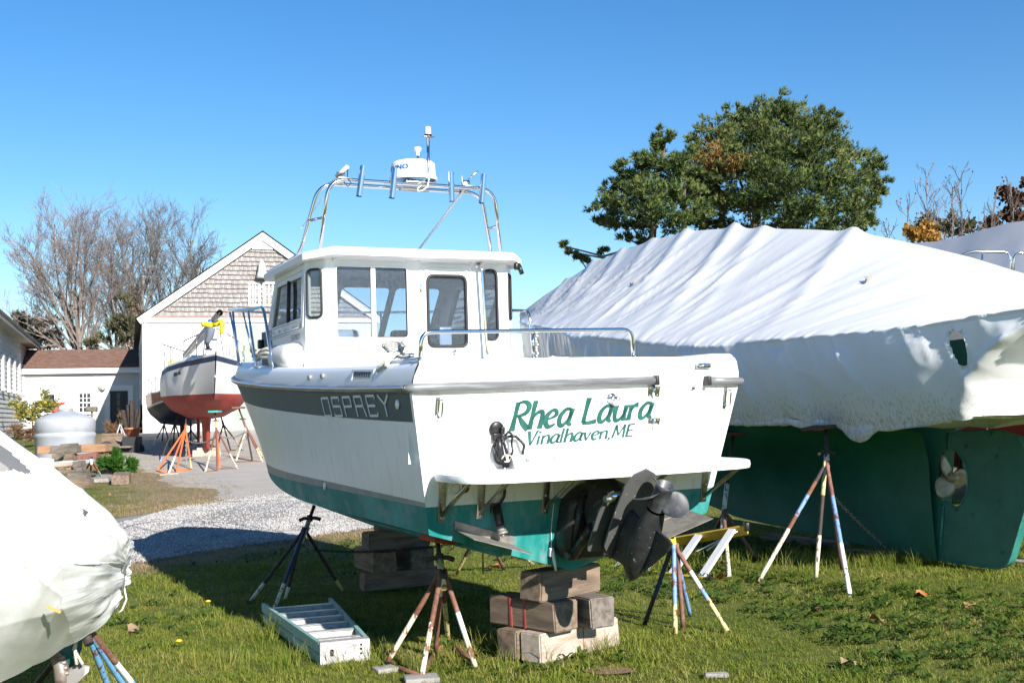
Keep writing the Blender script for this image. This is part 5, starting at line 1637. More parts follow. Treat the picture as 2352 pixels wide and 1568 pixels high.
def lsec(u):
    """u 0 at the stern end .. 1 far left ; world points round the section, near hem -> ridge -> far hem"""
    xs = u ** 1.25 * 3.2
    zr = interp([0, .05, .18, .35, .66, 1.4, 3.2], [1.12, 1.185, 1.30, 1.46, 1.70, 2.10, 2.4], xs)
    base = [(-2.33 - xs, 6.20, .55 - .52 * min(xs, .5)), (-2.25 - xs, 5.84, .78 - .25 * min(xs, .45)), (-2.22 - xs, 5.74, 1.015), (-2.17 - xs, 6.40, zr), (-2.33 - xs, 7.03, 1.03), (-2.38 - xs, 6.97, .78), (-2.47 - xs, 6.80, .55)]
    out = []
    par = [0, .14, .28, .58, .84, .93, 1.0]
    for k in range(NC + 1):
        t = k / NC
        for i in range(6):
            if t <= par[i + 1] + 1e-9:
                q = (t - par[i]) / (par[i + 1] - par[i]); break
        p = Vector(base[i]).lerp(Vector(base[i + 1]), q)
        n = Vector((0, -1, .3)) if i < 2 else (Vector((0, -.6, .8)) if i == 2 else (Vector((0, .6, .8)) if i == 3 else Vector((0, 1, .2))))
        sag = -.07 * math.sin(math.pi * q) + .045 * math.exp(-((q - .72) / .10) ** 2) - .03 * math.exp(-((q - .45 - .1 * xs) / .12) ** 2) if i in (2, 3) else .03 * math.sin(math.pi * q)
        wv = .022 * vnoise(xs * 2.2 + t * 3, t * 5) + .012 * vnoise(xs * 5 - t * 4, t * 9 + 3) + .014 * (1 - abs(vnoise(xs * 3.2 - t * 7, t * 2 + 8))) ** 5
        if i < 2: wv += (.016 * (1 - abs(vnoise(xs * 7 + t * 9, t * 3))) ** 3 + .012 * vnoise(xs * 13 + t * 22, t * 5)) * (.3 + math.exp(-xs * 3))
        p += n * (sag * min(1, xs * 3 + .2) + wv)
        out.append(p)
    return out
LP = [lsec(i / NXl) for i in range(NXl + 1)]
H1 = [(-40, 1010), (0, 1022), (23, 1037), (45, 1056), (73, 1085), (60, 1087), (30, 1078), (5, 1084), (-40, 1080)]
H2 = [(189, 1166), (204, 1174), (198, 1186), (192, 1185)]
def lhole(i, j):
    c = (LP[i][j] + LP[i + 1][j + 1]) / 2; x, y = WPX(c)
    return (inpoly(x, y, H1) or inpoly(x, y, H2)) and j > NC * .3 and j < NC * .6
mb = MB()
mb.grid(LP, lambda i, j: None if lhole(i, j) else (1 if j < NC * .28 else 0))  # below the gunwale the greyer film paints in the shade of the side
# stern end closes with film stretched over a rounded edge
ends = []
cen = Vector((-2.22, 6.42, .88))
for k in range(11):
    q = k / 10
    row = []
    for j in range(NC + 1):
        p = LP[0][j]
        out_ = math.sin(min(1, q * 2.2) * math.pi / 2) * .07
        c_ = Vector((-2.22 + .06 * (1.05 - p.z) * -1, 6.42, lerp(p.z, .85, .55)))
        row.append(p.lerp(c_, q) + Vector((out_ + min(1, q * 5) * (.014 * vnoise(j * .12, q * 5) + .010 * (1 - abs(vnoise(j * .22 + q * 4, q * 3))) ** 3), 0, 0)))
    ends.append(row)
mb.grid(ends, 1)
for v in range(len(mb.v)): mb.v[v] = tuple(Vector(mb.v[v]) - Vector((-2.30, 6.0, 0)))
mb.build('shrink_wrap', [M['wrapl'], M['wrapfilm']], lb, recalc=False)
LL_ = lambda p: Vector(p) - Vector((-2.30, 6.0, 0))
mb = MB()
mb.poly([LL_((-2.45, 6.0, .9)), LL_((-4.5, 6.0, .9)), LL_((-4.5, 6.75, .9)), LL_((-2.45, 6.75, .9))]); mb.poly([LL_((-2.6, 6.6, .9)), LL_((-5.4, 6.6, .9)), LL_((-5.4, 6.6, 1.9)), LL_((-2.6, 6.6, 1.5))])
mb.build('cockpit', mat('beige_cockpit', (.60, .52, .47), .8), lb, recalc=False)  # interior in its own plain beige
mb = MB(); mb.bbox(LL_((-3.1, 6.32, 1.22)), (1.1, .06, .05), .01); mb.build('boom', mat('tan_spar', (.42, .34, .26), .6), lb)
mb = MB()   # tied end of the sheet
for k in range(16):
    a = k * 2.4
    mb.ball(LL_((-2.325 + .022 * math.cos(a), 6.93 + .03 * math.sin(a), .88 - .009 * k + .008 * math.sin(a * 2))), (.030, .024, .022), n=8, h=6)
mb.tube([LL_((-2.325, 6.93, .76)), LL_((-2.305, 6.93, .66)), LL_((-2.33, 6.93, .60)), LL_((-2.355, 6.93, .58))], .006, 6)
mb.build('tied_sheet_end', M['wrapl'], lb)
mb = MB(); mb.box(LL_((-2.262, 5.735, .80)), (.075, .004, .014), mat=Matrix.Rotation(R(-24), 3, 'Y').inverted()); mb.build('tape_strip', mat('orange_tape', (.60, .34, .10), .5), lb)
mb = MB()
mb.tube([LL_((-2.52, 6.55, .60)), LL_((-2.50, 6.50, .46)), LL_((-2.50, 6.46, .38))], [.10, .085, .06], 10)
mb.tube([LL_((-2.50, 6.62, .56)), LL_((-2.70, 6.3, .53)), LL_((-3.3, 6.15, .47))], [.03, .07, .10], 8)
mb.build('hull_bottom', mat('dark_teal_antifouling', (.004, .075, .075), .5, col2=(.01, .13, .12), nscale=5), lb)
mb = MB()
g0 = AT(125, 1490, 6.45)
mb.tube([LL_(AT(118, 1478, 6.5)), LL_(AT(132, 1500, 6.45)), LL_(AT(140, 1530, 6.42)), LL_(AT(150, 1600, 6.42))], [.035, .045, .040, .050], 10)
for k in range(4): mb.tube([LL_(AT(128 + k * 4, 1512 + 12 * k, 6.40)), LL_(AT(150 + k * 3, 1508 + 12 * k, 6.40))], .012, 6)
mb.build('outdrive_leg', mat('worn_grey_casting', (.25, .21, .19), .5, .4, col2=(.14, .10, .08), nscale=14), lb)
mb = MB()
P = []
for k in range(7):
    t = k / 6
    p = AT(lerp(130, 206, t), lerp(1582, 1536, t) - 6 * math.sin(math.pi * t), 6.4); w_ = .05 * math.sin(math.pi * min(1, .15 + .8 * t)) + .006
    P.append([LL_(p + Vector((0, q * .01, q * w_))) for q in (-1, -.5, 0, .5, 1)])
mb.grid(P, 0); o = mb.build('propeller_blade', mat('grey_metal_blade', (.36, .33, .31), .5, .5), lb); md = o.modifiers.new('t', 'SOLIDIFY'); md.thickness = .008
mb = MB()
for k, (xa, xb) in enumerate(((176, 184), (183, 178))):
    mb.tube([LL_(AT(178 + k * 4, 1455, 6.35)), LL_(AT(172 - 2 * k, 1490, 6.35)), LL_(AT(176 + 14 * k, 1525, 6.35))], .010, 6)
mb.build('strap', M['rope'], lb)
boat_stand('light blue boat stand under the wrapped boat at the lower left corner', AT(193, 1440, 6.3), AT(186, 1418, 6.32),
    [G(272, 1638), G(322, 1632), G(352, 1628), G(60, 1600)],
    [[(.55, 'sky'), (1, 'sky')], [(.3, 'sky'), (.75, 'sky'), (1, 'yellow')], [(.3, 'brown'), (.52, 'white'), (1, 'sky')], [(1, 'dark')]], tube='dark', r=.0185, handle=False, collar=False)
# ================================================================ buildings
M['clap'] = mat('white_clapboard', (.66, .66, .65), .65, col2=(.58, .58, .57), nscale=2.5, lo=.5, hi=.8)
M['clapgrey'] = mat('weathered_clapboard', (.56, .565, .57), .7, col2=(.42, .42, .42), nscale=3, lo=.45, hi=.7, stretch=(1, 1, 5))
M['trim'] = mat('white_trim', (.80, .80, .79), .55)
M['barnwall'] = mat('white_board_wall', (.70, .69, .67), .65, col2=(.62, .61, .59), nscale=2)
M['paneglass'] = mat('dark_window_pane', (.012, .018, .035), .08, spec=.8)
M['asph'] = mat('brown_asphalt_shingle', (.17, .095, .07), .9, col2=(.11, .06, .045), nscale=4, lo=.4, hi=.65, stretch=(1, 1, 1), col3=(.23, .14, .105), n3=14, lo3=.55, hi3=.7)
M['soffit'] = mat('grey_soffit', (.50, .50, .50), .7)
M['darkdoor'] = mat('navy_door', (.008, .012, .022), .4)
M['greendoor'] = mat('pale_green_barn_door', (.30, .335, .30), .7, col2=(.26, .295, .265), nscale=1.5)
SHI = [mat('silvered_cedar_shingle_%s' % n, c, .9, col2=c2, nscale=30, stretch=(1, 1, .12), lo=.40, hi=.62) for n, c, c2 in
       (('pale', (.38, .365, .355), (.19, .17, .165)), ('mid', (.355, .34, .33), (.17, .15, .145)), ('warm', (.36, .34, .325), (.18, .15, .14)), ('dark', (.33, .315, .305), (.155, .135, .13)))]
EX = Vector((.9497, .3132, 0)); EY = Vector((-.3132, .9497, 0))     # along the barn front, along its side
def frame(o): return Matrix.Translation(o) @ Matrix(((EX.x, EY.x, 0, 0), (EX.y, EY.y, 0, 0), (0, 0, 1, 0), (0, 0, 0, 1)))
zb = terr(0, 53)
bc = Vector(((328 - CX) / FPX * 53 * 1.0, 53, zb)); bc.x = AT(328, 900, 53).x
barn = thing('barn', 'tall white barn with a weathered shingle gable behind the sailboats', 'barn', matrix=frame(bc))
ib = frame(bc).inverted()
def bp(px, py, y=-0.0):
    """barn front plane, local"""
    r = ib.to_3x3() @ ray(px, py); o = ib @ Vector((0, 0, CAM_H))
    t = (y - o.y) / r.y; return o + r * t
ap_ = bp(602, 541); el_ = bp(328, 730); bl_ = bp(330, 742)
W2 = ap_.x; EH = el_.z; AH = ap_.z; WB = W2 * 2; LB = 34.0
mb = MB()
mb.poly([(0, 0, -.4), (WB, 0, -.4), (WB, 0, EH), (W2, 0, AH - .05), (0, 0, EH)])
mb.poly([(0, 0, -.4), (0, LB, -.4), (0, LB, EH), (0, 0, EH)]); mb.poly([(WB, 0, -.4), (WB, LB, -.4), (WB, LB, EH), (WB, 0, EH)])
mb.build('wall', M['barnwall'], barn)
# vertical boards of the front wall
hb_z = bl_.z
x = 0.05; k = 0
while x < WB - .1:
    w_ = .30
    mb = MB(); mb.box((x + w_ / 2, -.012 - .003 * (k % 3), hb_z / 2 - .12), (w_ - .012, .024, hb_z + .2)); mb.build('wall_board', M['barnwall'], barn); x += w_; k += 1
mb = MB(); mb.box((0.07, -.03, hb_z / 2 - .2), (.16, .08, hb_z + .4)); mb.build('corner_board', M['trim'], barn)
# eave band over the door, rusty flashing
bz0, bz1 = bp(340, 742).z, bp(340, 730.5).z
mb = MB(); mb.box((WB / 2, -.06, (bz0 + bz1) / 2 + .02), (WB, .12, (bz1 - bz0))); mb.build('band_board', M['trim'], barn)
mb = MB(); mb.box((WB / 2, -.075, bz1 + .06), (WB - .3, .15, .09)); mb.build('flashing', mat('rusty_flashing', (.26, .16, .13), .8, col2=(.34, .24, .20), nscale=4), barn)
# shingle courses on the gable, each shingle its own piece
random.seed(11)
pr1 = bp(400, 600); pr2 = bp(400, 600 + 10.65); cw = pr1.z - pr2.z
sz0 = bz1 + .10; rowz = sz0; cnt = 0; mbs = [MB() for _ in SHI]
slope = (AH - EH) / W2
shm = {}
nrow = 0
topz = bp(600, 572).z
pending = []
while rowz < topz:
    inset = max(.25, (rowz - EH + .30) / slope + .20)
    x = inset - random.uniform(0, .15)
    while x < WB - inset:
        w_ = random.choice((.16, .19, .22, .26, .30))
        zt_ = min(rowz + cw * 1.12, EH + slope * min(x + w_ * .5, WB - x - w_ * .5) - .12)
        dz = random.uniform(-.018, .012)
        if zt_ - rowz > .10: pending.append((x, w_, rowz + dz, zt_, random.randrange(4)))
        x += w_ + .008
    rowz += cw; nrow += 1
vis = [p for p in pending if p[0] < W2 + 1.2]
random.shuffle(vis)
single = set(id(p) for p in vis[:300])
for p in pending:
    x, w_, z0, z1, c = p
    if id(p) in single:
        key = (round(w_, 2), c, round(z1 - z0, 2))
        if key not in shm:
            m_ = MB(); h_ = key[2]
            b_ = len(m_.v); m_.v += [(0, -.10, 0), (w_, -.10, 0), (w_, -.012, h_), (0, -.012, h_), (0, 0, 0), (w_, 0, 0)]
            for q in ((0, 1, 2, 3), (0, 4, 5, 1), (0, 3, 4), (1, 5, 2)): m_.face(q)
            o = m_.build('shingle', SHI[c], barn, recalc=False); shm[key] = o.data
            o.location = (x, 0, z0)
        else:
            o = bpy.data.objects.new('shingle', shm[key]); COL.objects.link(o); o.parent = barn; o.location = (x, 0, z0)
    else:
        m_ = mbs[0]; b_ = len(m_.v); m_.v += [(x, -.10, z0), (x + w_, -.10, z0), (x + w_, -.012, z1), (x, -.012, z1), (x, 0, z0), (x + w_, 0, z0)]
        for q in ((0, 1, 2, 3), (0, 4, 5, 1), (0, 3, 4), (1, 5, 2)): m_.face([b_ + i for i in q], c)
mbs[0].build('gable_shingles', SHI, barn, kind='stuff', recalc=False)
# gable trim boards
def rake(x0, z0, x1, z1, w_, y, th):
    m_ = MB(); d = Vector((x1 - x0, 0, z1 - z0)).normalized(); n = Vector((-d.z, 0, d.x)); n = n if n.z < 0 else -n
    P = [Vector((x0, y, z0)), Vector((x1, y, z1)), Vector((x1, y, z1)) + n * w_, Vector((x0, y, z0)) + n * w_]
    m_.poly(P); m_.poly([p + Vector((0, th, 0)) for p in P])
    for i in range(4): m_.poly([P[i], P[(i + 1) % 4], P[(i + 1) % 4] + Vector((0, th, 0)), P[i] + Vector((0, th, 0))])
    return m_
rake(-.25, EH - .05 + .0, W2, AH + .12, .30, -.24, .18).build('rake_board', M['trim'], barn)
rake(WB + .25, EH - .05, W2, AH + .12, .30, -.24, .18).build('rake_board', M['trim'], barn)
m_ = MB(); tx = (AH - .3 - topz) / slope
m_.poly([(W2 - tx, -.12, topz), (W2 + tx, -.12, topz), (W2, -.12, AH - .15)]); m_.box((W2, -.10, topz + .02), (tx * 2, .08, .10)); m_.build('gable_peak', M['trim'], barn)
m_ = MB()
for sx in (0, 1):
    xx = (-.30, W2) if sx == 0 else (WB + .30, W2)
    m_.poly([(xx[0], -.28, EH - .02), (xx[1], -.28, AH + .20), (xx[1], LB, AH + .20), (xx[0], LB, EH - .02)]); m_.poly([(xx[0], -.28, EH - .14), (xx[1], -.28, AH + .08), (xx[1], LB, AH + .08), (xx[0], LB, EH - .14)])
m_.build('roof', mat('dark_barn_roof', (.09, .085, .08), .9), barn, recalc=False)
# window of the gable : two sashes of six panes over six
def win(parent, x0, z0, x1, z1, cols, rows_, name='window', fr=.10, y=-.06, mid=True, colr=None, fmat=None):
    f = MB(); fm = fmat or M['trim']
    for (a, b, c, d) in ((x0 - fr, z0 - fr, x1 + fr, z0), (x0 - fr, z1, x1 + fr, z1 + fr), (x0 - fr, z0, x0, z1), (x1, z0, x1 + fr, z1)):
        f.box(((a + c) / 2, y, (b + d) / 2), (c - a, .12, d - b))
    w_ = f.build(name, fm, parent)
    f = MB()
    for i in range(1, cols): f.box((lerp(x0, x1, i / cols), y - .005, (z0 + z1) / 2), (.035, .05, z1 - z0))
    for i in range(1, rows_): f.box(((x0 + x1) / 2, y - .008, lerp(z0, z1, i / rows_)), (x1 - x0, .05, .06 if (mid and i == rows_ // 2) else .035))
    if cols > 1 or rows_ > 1: f.build('muntin', fm, w_)
    for i in range(cols):
        for j in range(rows_):
            a, b = lerp(x0, x1, i / cols), lerp(x0, x1, (i + 1) / cols); c, d = lerp(z0, z1, j / rows_), lerp(z0, z1, (j + 1) / rows_)
            p = MB(); p.poly([(a, y + .02, c), (b, y + .02, c), (b, y + .02, d), (a, y + .02, d)]); p.build('pane', (colr(i, j) if colr else M['paneglass']), w_, recalc=False)
    return w_
wa, wb_ = bp(575, 698), bp(597, 653)
tanp = mat('tan_board_in_window', (.55, .40, .24), .7); palep = mat('pale_board_in_window', (.5, .46, .40), .7)
win(barn, wa.x, wa.z, wb_.x - .10, wb_.z, 3, 4, colr=lambda i, j: palep if j == 0 and i < 2 else M['paneglass'])
wc = bp(626, 698)
win(barn, wb_.x + .22, wa.z, wc.x + .2, wb_.z, 3, 4, colr=lambda i, j: tanp if j < 2 and i < 2 else M['paneglass'])
lp = bp(600, 625)
m_ = MB(); m_.lathe([(0, .5), (.10, .46), (.16, .30), (.20, .0), (.27, -.25), (.24, -.32), (0, -.32)], (lp.x, -.35, lp.z), 16); m_.tube([(lp.x, -.1, lp.z + .42), (lp.x, -.35, lp.z + .5)], .05, 8)
m_.build('yard_lamp', mat('grey_lamp_shade', (.55, .55, .54), .4), barn)
# tall sliding doors, one open on the dark inside
dl_, dr_2 = bp(535, 900), bp(660, 900)
m_ = MB(); m_.box(((dl_.x + dr_2.x) / 2, -.07, hb_z / 2 - .05), (dr_2.x - dl_.x, .06, hb_z - .1)); m_.build('sliding_door', M['greendoor'], barn)
x0_ = dl_.x + .02
mat_jamb = M['trim']
m_ = MB(); m_.box((dl_.x - .08, -.06, hb_z / 2), (.14, .09, hb_z)); m_.build('door_jamb', mat_jamb, barn)
# tall narrow windows of the barn side facing left
for s in (4, 8, 12):
    m_ = MB(); m_.box((-.04, s, 3.0), (.08, .9, 2.6)); wq = m_.build('side_window', M['trim'], barn)
    for j in range(4):
        p = MB(); p.poly([(-.085, s - .33, 1.85 + j * .6), (-.085, s + .33, 1.85 + j * .6), (-.085, s + .33, 2.38 + j * .6), (-.085, s - .33, 2.38 + j * .6)]); p.build('pane', M['paneglass'], wq, recalc=False)

# ------------------------------------------------------------ low link building
LS = 10.0                                # where it meets the barn side
lo0 = bc + EY * LS; lo0.z = terr(0, 60)
link = thing('annex', 'low clapboard annex with a brown roof and dark door joining the white buildings', 'building', matrix=frame(lo0))
il = frame(lo0).inverted()
def lp_(px, py, y=0.0):
    r = il.to_3x3() @ ray(px, py); o = il @ Vector((0, 0, CAM_H)); t = (y - o.y) / r.y; return o + r * t
XL = lp_(57, 900).x - .3; ze = lp_(190, 857).z; zr_ = 0
mb = MB(); mb.box((XL / 2, 2.5, ze / 2 - .3), (-XL, 5.0, ze + .6)); mb.build('wall', M['clap'], link)
zz = -.1; k = 0
dL, dR, dT = lp_(253, 900).x, lp_(293.5, 900).x, lp_(270, 898).z
openings = [(lp_(99, 900).x, lp_(128, 900).x, lp_(110, 950).z, lp_(110, 904).z), (lp_(180.5, 900).x, lp_(209.5, 900).x, lp_(195, 947).z, lp_(195, 902).z), (dL, dR, -.2, dT)]
ch_ = (lp_(150, 890).z - lp_(150, 896.2).z)
while zz < ze - .1:
    segs = [(XL, -.02)]
    for (a, b, c, d) in openings:
        if zz + ch_ > c - .12 and zz < d + .12:
            ns = []
            for (s0, s1) in segs:
                if a - .10 > s0 and b + .10 < s1: ns += [(s0, a - .10), (b + .10, s1)]
                else: ns.append((s0, s1))
            segs = ns
    for (s0, s1) in segs:
        mb = MB(); h_ = ch_
        mb.v = [(s0, -.075, zz), (s1, -.075, zz), (s1, -.018, zz + h_), (s0, -.018, zz + h_), (s0, 0, zz), (s1, 0, zz)]
        for q in ((0, 1, 2, 3), (0, 4, 5, 1)): mb.face(q)
        mb.build('clapboard', M['clap'], link, recalc=False)
    zz += ch_
ef = lp_(190, 857).z; et = lp_(190, 845).z
mb = MB(); mb.box((XL / 2, -.30, (lp_(190, 857, -.35).z + lp_(190, 844, -.35).z) / 2), (-XL, .10, lp_(190, 844, -.35).z - lp_(190, 857, -.35).z)); mb.build('fascia', M['trim'], link)
fz = lp_(190, 857, -.35).z
mb = MB(); mb.poly([(XL, -.28, fz + .02), (0, -.28, fz + .02), (0, 0, fz + .02), (XL, 0, fz + .02)]); mb.build('soffit', M['soffit'], link, recalc=False)
re_ = lp_(190, 843, -.4); rt_ = lp_(190, 803, 3.2)
NCo = 14
for i in range(NCo):
    t0, t1 = i / NCo, (i + 1) / NCo
    y0, y1 = lerp(-.40, 3.2, t0), lerp(-.40, 3.2, t1); z0, z1 = lerp(re_.z, rt_.z, t0), lerp(re_.z, rt_.z, t1)
    xoff = lerp(0, .0, t0)
    mb = MB(); xx = XL
    row = []
    while xx < 0:
        w_ = random.uniform(.5, .9); x2 = min(0, xx + w_)
        dz = random.uniform(.03, .06)
        b_ = len(mb.v); mb.v += [(xx, y0 - .02, z0 + dz), (x2 - .02, y0 - .02, z0 + dz), (x2 - .02, y1, z1 + .015), (xx, y1, z1 + .015), (xx, y0 - .02, z0 - .02), (x2 - .02, y0 - .02, z0 - .02)]
        mb.face((b_, b_ + 1, b_ + 2, b_ + 3)); mb.face((b_, b_ + 4, b_ + 5, b_ + 1)); xx = x2
    mb.build('shingle_course', M['asph'], link, recalc=False)
mb = MB(); mb.poly([(XL, -.38, re_.z - .03), (0, -.38, re_.z - .03), (0, 3.2, rt_.z - .02), (XL, 3.2, rt_.z - .02)]); mb.poly([(XL, 7, re_.z - .03), (0, 7, re_.z - .03), (0, 3.2, rt_.z - .02), (XL, 3.2, rt_.z - .02)]); mb.build('roof_deck', M['asph'], link, recalc=False)
a, b, c, d = openings[0]; win(link, a + .05, c + .05, b - .05, d - .05, 1, 1, fr=.13)
a, b, c, d = openings[1]; win(link, a + .04, c + .04, b - .04, d - .04, 3, 4, fr=.14)
mb = MB(); mb.box(((dL + dR) / 2, -.04, dT / 2 - .1), (dR - dL, .06, dT + .2)); dd = mb.build('door', M['darkdoor'], link)
for i in range(3):
    for j in range(3):
        p = MB(); xa = lerp(dL + .35, dR - .35, i / 3); xb = lerp(dL + .35, dR - .35, (i + 1) / 3) - .05; za_ = 1.05 + j * .36
        p.box(((xa + xb) / 2, -.075, za_ + .15), (xb - xa, .008, .30)); p.build('door_pane', M['paneglass'], dd)
mb = MB()
mb.box((dL - .14, -.06, dT / 2), (.26, .12, dT + .5)); mb.box((dR + .14, -.06, dT / 2), (.26, .12, dT + .5)); mb.box(((dL + dR) / 2, -.065, dT + .16), (dR - dL + .56, .12, .28)); mb.build('door_frame', M['trim'], link)
lw = lp_(236, 888)
mb = MB(); mb.lathe([(.16, 0), (.22, .06), (.20, .16), (0, .18)], (lw.x, -.06, lw.z), 12, mat=Matrix.Rotation(R(90), 3, 'X')); mb.ball((lw.x, -.22, lw.z - .10), .10); mb.build('wall_lamp', mat('grey_wall_lamp', (.45, .44, .42), .4), link)

# ------------------------------------------------------------ long clapboard building on the left
lw0 = lo0 + EX * (XL + .15); lw0.z = terr(0, 60)
left = thing('long_building', 'long weathered clapboard building with narrow windows at the left edge', 'building', matrix=frame(lw0))
iw = frame(lw0).inverted()
def wp2(px, py):
    r = iw.to_3x3() @ ray(px, py); o = iw @ Vector((0, 0, CAM_H)); t = (0 - o.x) / r.x; return o + r * t
LW = 48.0
ev = wp2(20, 770); ez = ev.z
mb = MB(); mb.poly([(0, 8, -.6), (0, -LW, -.6), (0, -LW, ez + .5), (0, 8, ez + .5)]); mb.poly([(0, -LW, -.6), (-9, -LW, -.6), (-9, -LW, ez + .5), (-4.5, -LW, ez + 3.5), (0, -LW, ez + .5)]); mb.build('wall', M['clapgrey'], left, recalc=False)
zz = -.3
ch2 = .20
wins = []
for px in (2.5, 15, 28, 40, 50.5):
    a = wp2(px, 850); t_, b_ = interp([0, 55], [805, 846], px), interp([0, 55], [889, 908], px)
    wins.append((a.y, wp2(px, b_).z, wp2(px, t_).z))
while zz < ez + .3:
    mb = MB(); mb.v = [(.055, -LW, zz), (.055, -.03, zz), (.018, -.03, zz + ch2), (.018, -LW, zz + ch2), (0, -LW, zz), (0, -.03, zz)]
    mb.face((0, 1, 2, 3)); mb.face((0, 4, 5, 1)); mb.build('clapboard', M['clapgrey'], left, recalc=False); zz += ch2
wy = [w[0] for w in wins]; zb_, zt2 = sum(w[1] for w in wins) / 5, sum(w[2] for w in wins) / 5
step = (wy[-1] - wy[0]) / 4
for k in range(5):
    y = wy[0] + step * k
    f = MB()
    f.box((.09, y, (zb_ + zt2) / 2), (.10, .60, zt2 - zb_)); wq = f.build('window', M['trim'], left)
    f = MB(); f.box((.125, y, zb_ - .05), (.16, .72, .10)); f.build('sill', M['trim'], wq)
    for j in range(4):
        p = MB(); z0 = lerp(zb_ + .1, zt2 - .1, j / 4)
        p.poly([(.143, y - .15, z0), (.143, y + .15, z0), (.143, y + .15, z0 + (zt2 - zb_) / 4 - .12), (.143, y - .15, z0 + (zt2 - zb_) / 4 - .12)]); p.build('pane', mat('pale_blind', (.55, .57, .6), .3) if (k == 0 and j == 0) else bpy.data.materials['pale_blind'], wq, recalc=False)
mb = MB(); mb.poly([(0.0, 4, ez + .02), (0, -LW, ez + .02), (.55, -LW, ez + .02), (.55, 4, ez + .02)]); mb.build('soffit', mat('weathered_soffit', (.36, .33, .30), .8), left, recalc=False)
mb = MB(); mb.box((.58, -LW / 2 + 2, ez + .12), (.07, LW + 4, .26)); mb.build('fascia', mat('grey_fascia', (.42, .40, .37), .7), left)
mb = MB(); mb.poly([(.66, 4, ez + .26), (.66, -LW, ez + .26), (-4.5, -LW, ez + 3.3), (-4.5, 4, ez + 3.3)]); mb.poly([(.66, 4, ez + .20), (.66, -LW, ez + .20), (-4.5, -LW, ez + 3.24), (-4.5, 4, ez + 3.24)]); mb.poly([(.66, 4, ez + .26), (.66, -LW, ez + .26), (.66, -LW, ez + .12), (.66, 4, ez + .12)])
mb.build('roof', mat('dark_slate_roof', (.07, .068, .066), .9), left, recalc=False)

# ================================================================ red and white sailboat
zs_ = terr(0, 37)
fx_ = AT(496, 813, 35.0); ax_ = AT(452, 850, 43.4)
hd_ = Vector((fx_.x - ax_.x, fx_.y - ax_.y, 0)); LOA = hd_.length; ang_ = math.atan2(hd_.y, hd_.x)
sb_m = Matrix.Translation((ax_.x, ax_.y, zs_)) @ Matrix.Rotation(ang_, 4, 'Z')
sb = thing('sailboat', 'white sailboat with red bottom and navy stripe standing bow on before the barn', 'boat', matrix=sb_m)
isb = sb_m.inverted()
zk_ = (isb @ AT(490, 813, 35.0)).z          # stem head
zw1 = (isb @ AT(495, 903, 35.6)).z          # water line at the stem
zw0 = zw1 - .02
zbt = (isb @ AT(492, 956, 36.3)).z
def sbw(x): return interp([0, 1, 2.5, 4, 5.5, 7, 8, LOA], [.95, 1.15, 1.38, 1.45, 1.32, .92, .45, .02], x)
def sdk(x): return interp([0, 3, 6, LOA], [zk_ - .38, zk_ - .34, zk_ - .16, zk_], x)
sh_ = MB(); NSb = 40
def ssec(x, sg, tt):
    b = sbw(x); zd = sdk(x)
    ov = lerp(0, -.75, smooth((x - 6) / 3)) # stem overhang is taken out of the lower rows
    kz = interp([0, .8, 2.5, 4.5, 6.5, 7.6, LOA], [zw0 - .05, zw0 - .35, zbt - .02, zbt - .10, zbt + .05, zbt + .35, zw1 - .2], x)
    rows_ = [(0, kz), (.42 * b, kz + .06 * b), (.75 * b, lerp(kz, zw1, .42)), (.93 * b, lerp(kz, zw1, .78)), (.985 * b, zw1), (1.01 * b, lerp(zw1, zd, .35)), (1.0 * b, lerp(zw1, zd, .7)), (.98 * b, zd - .20), (.965 * b, zd - .04), (.95 * b, zd)]
    out = []
    for j, (w_, z) in enumerate(rows_):
        q = (zd - z) / max(.1, zd - kz)
        fin = smooth((x - 5.5) / (LOA - 5.5))
        w_ = w_ * (1 - .0 * q) * (1 - fin * .38 * q)
        out.append(Vector((x - fin * .95 * q ** 1.3, sg * w_, z)))
    return out
for sg in (-1, 1):
    P = [ssec(LOA * k / NSb, sg, 0) for k in range(NSb + 1)]
    sh_.grid(P, lambda i, j: 1 if j < 4 else (2 if (j == 7 and (i > 4)) else 0))
P0, P1 = ssec(0, -1, 0), ssec(0, 1, 0)
for j in range(9): sh_.poly([P0[j], P0[j + 1], P1[j + 1], P1[j]], 1 if j < 4 else 0)
sh = sh_.build('hull', [mat('sailboat_topside', (.70, .70, .70), .35), mat('red_bottom_paint', (.36, .055, .04), .6, col2=(.26, .05, .04), nscale=3, bump=.1), mat('navy_sheer_stripe', (.012, .03, .09), .4)], sb); sharpen(sh, 50)
mb = MB()
for sg in (-1, 1):
    P = []
    for k in range(NSb + 1):
        x = LOA * k / NSb; b = sbw(x) * .95; zd = sdk(x)
        P.append([Vector((x, sg * b, zd)), Vector((x, sg * b * .96, zd + .06)), Vector((x, sg * b * .90, zd + .055)), Vector((x, 0, zd + .09))])
    mb.grid(P, 0)
mb.build('deck', M['gel'], sb)
mb = MB()
for (x0, x1, w_, h_) in ((2.2, 5.6, .62, .40), (5.4, 6.4, .50, .22)):
    P = []
    for x, kk in ((x0, .9), (x0 + .1, 1), (x1 - .5, .95), (x1, .75)):
        zd = sdk(x)
        P.append([Vector((x, -w_ * kk, zd + .04)), Vector((x, -w_ * kk * .92, zd + h_ * (1 if x < x1 else .2))), Vector((x, w_ * kk * .92, zd + h_ * (1 if x < x1 else .2))), Vector((x, w_ * kk, zd + .04))])
    mb.grid(P, 0, False)
mb.build('coach_roof', M['gel'], sb)
mb = MB()
for x in (2.8, 3.7, 4.5): mb.box((x, -.60, sdk(x) + .26), (.5, .05, .14))
mb.build('port_light', M['paneglass'], sb)
mb = MB()   # fin keel and rudder
P = []
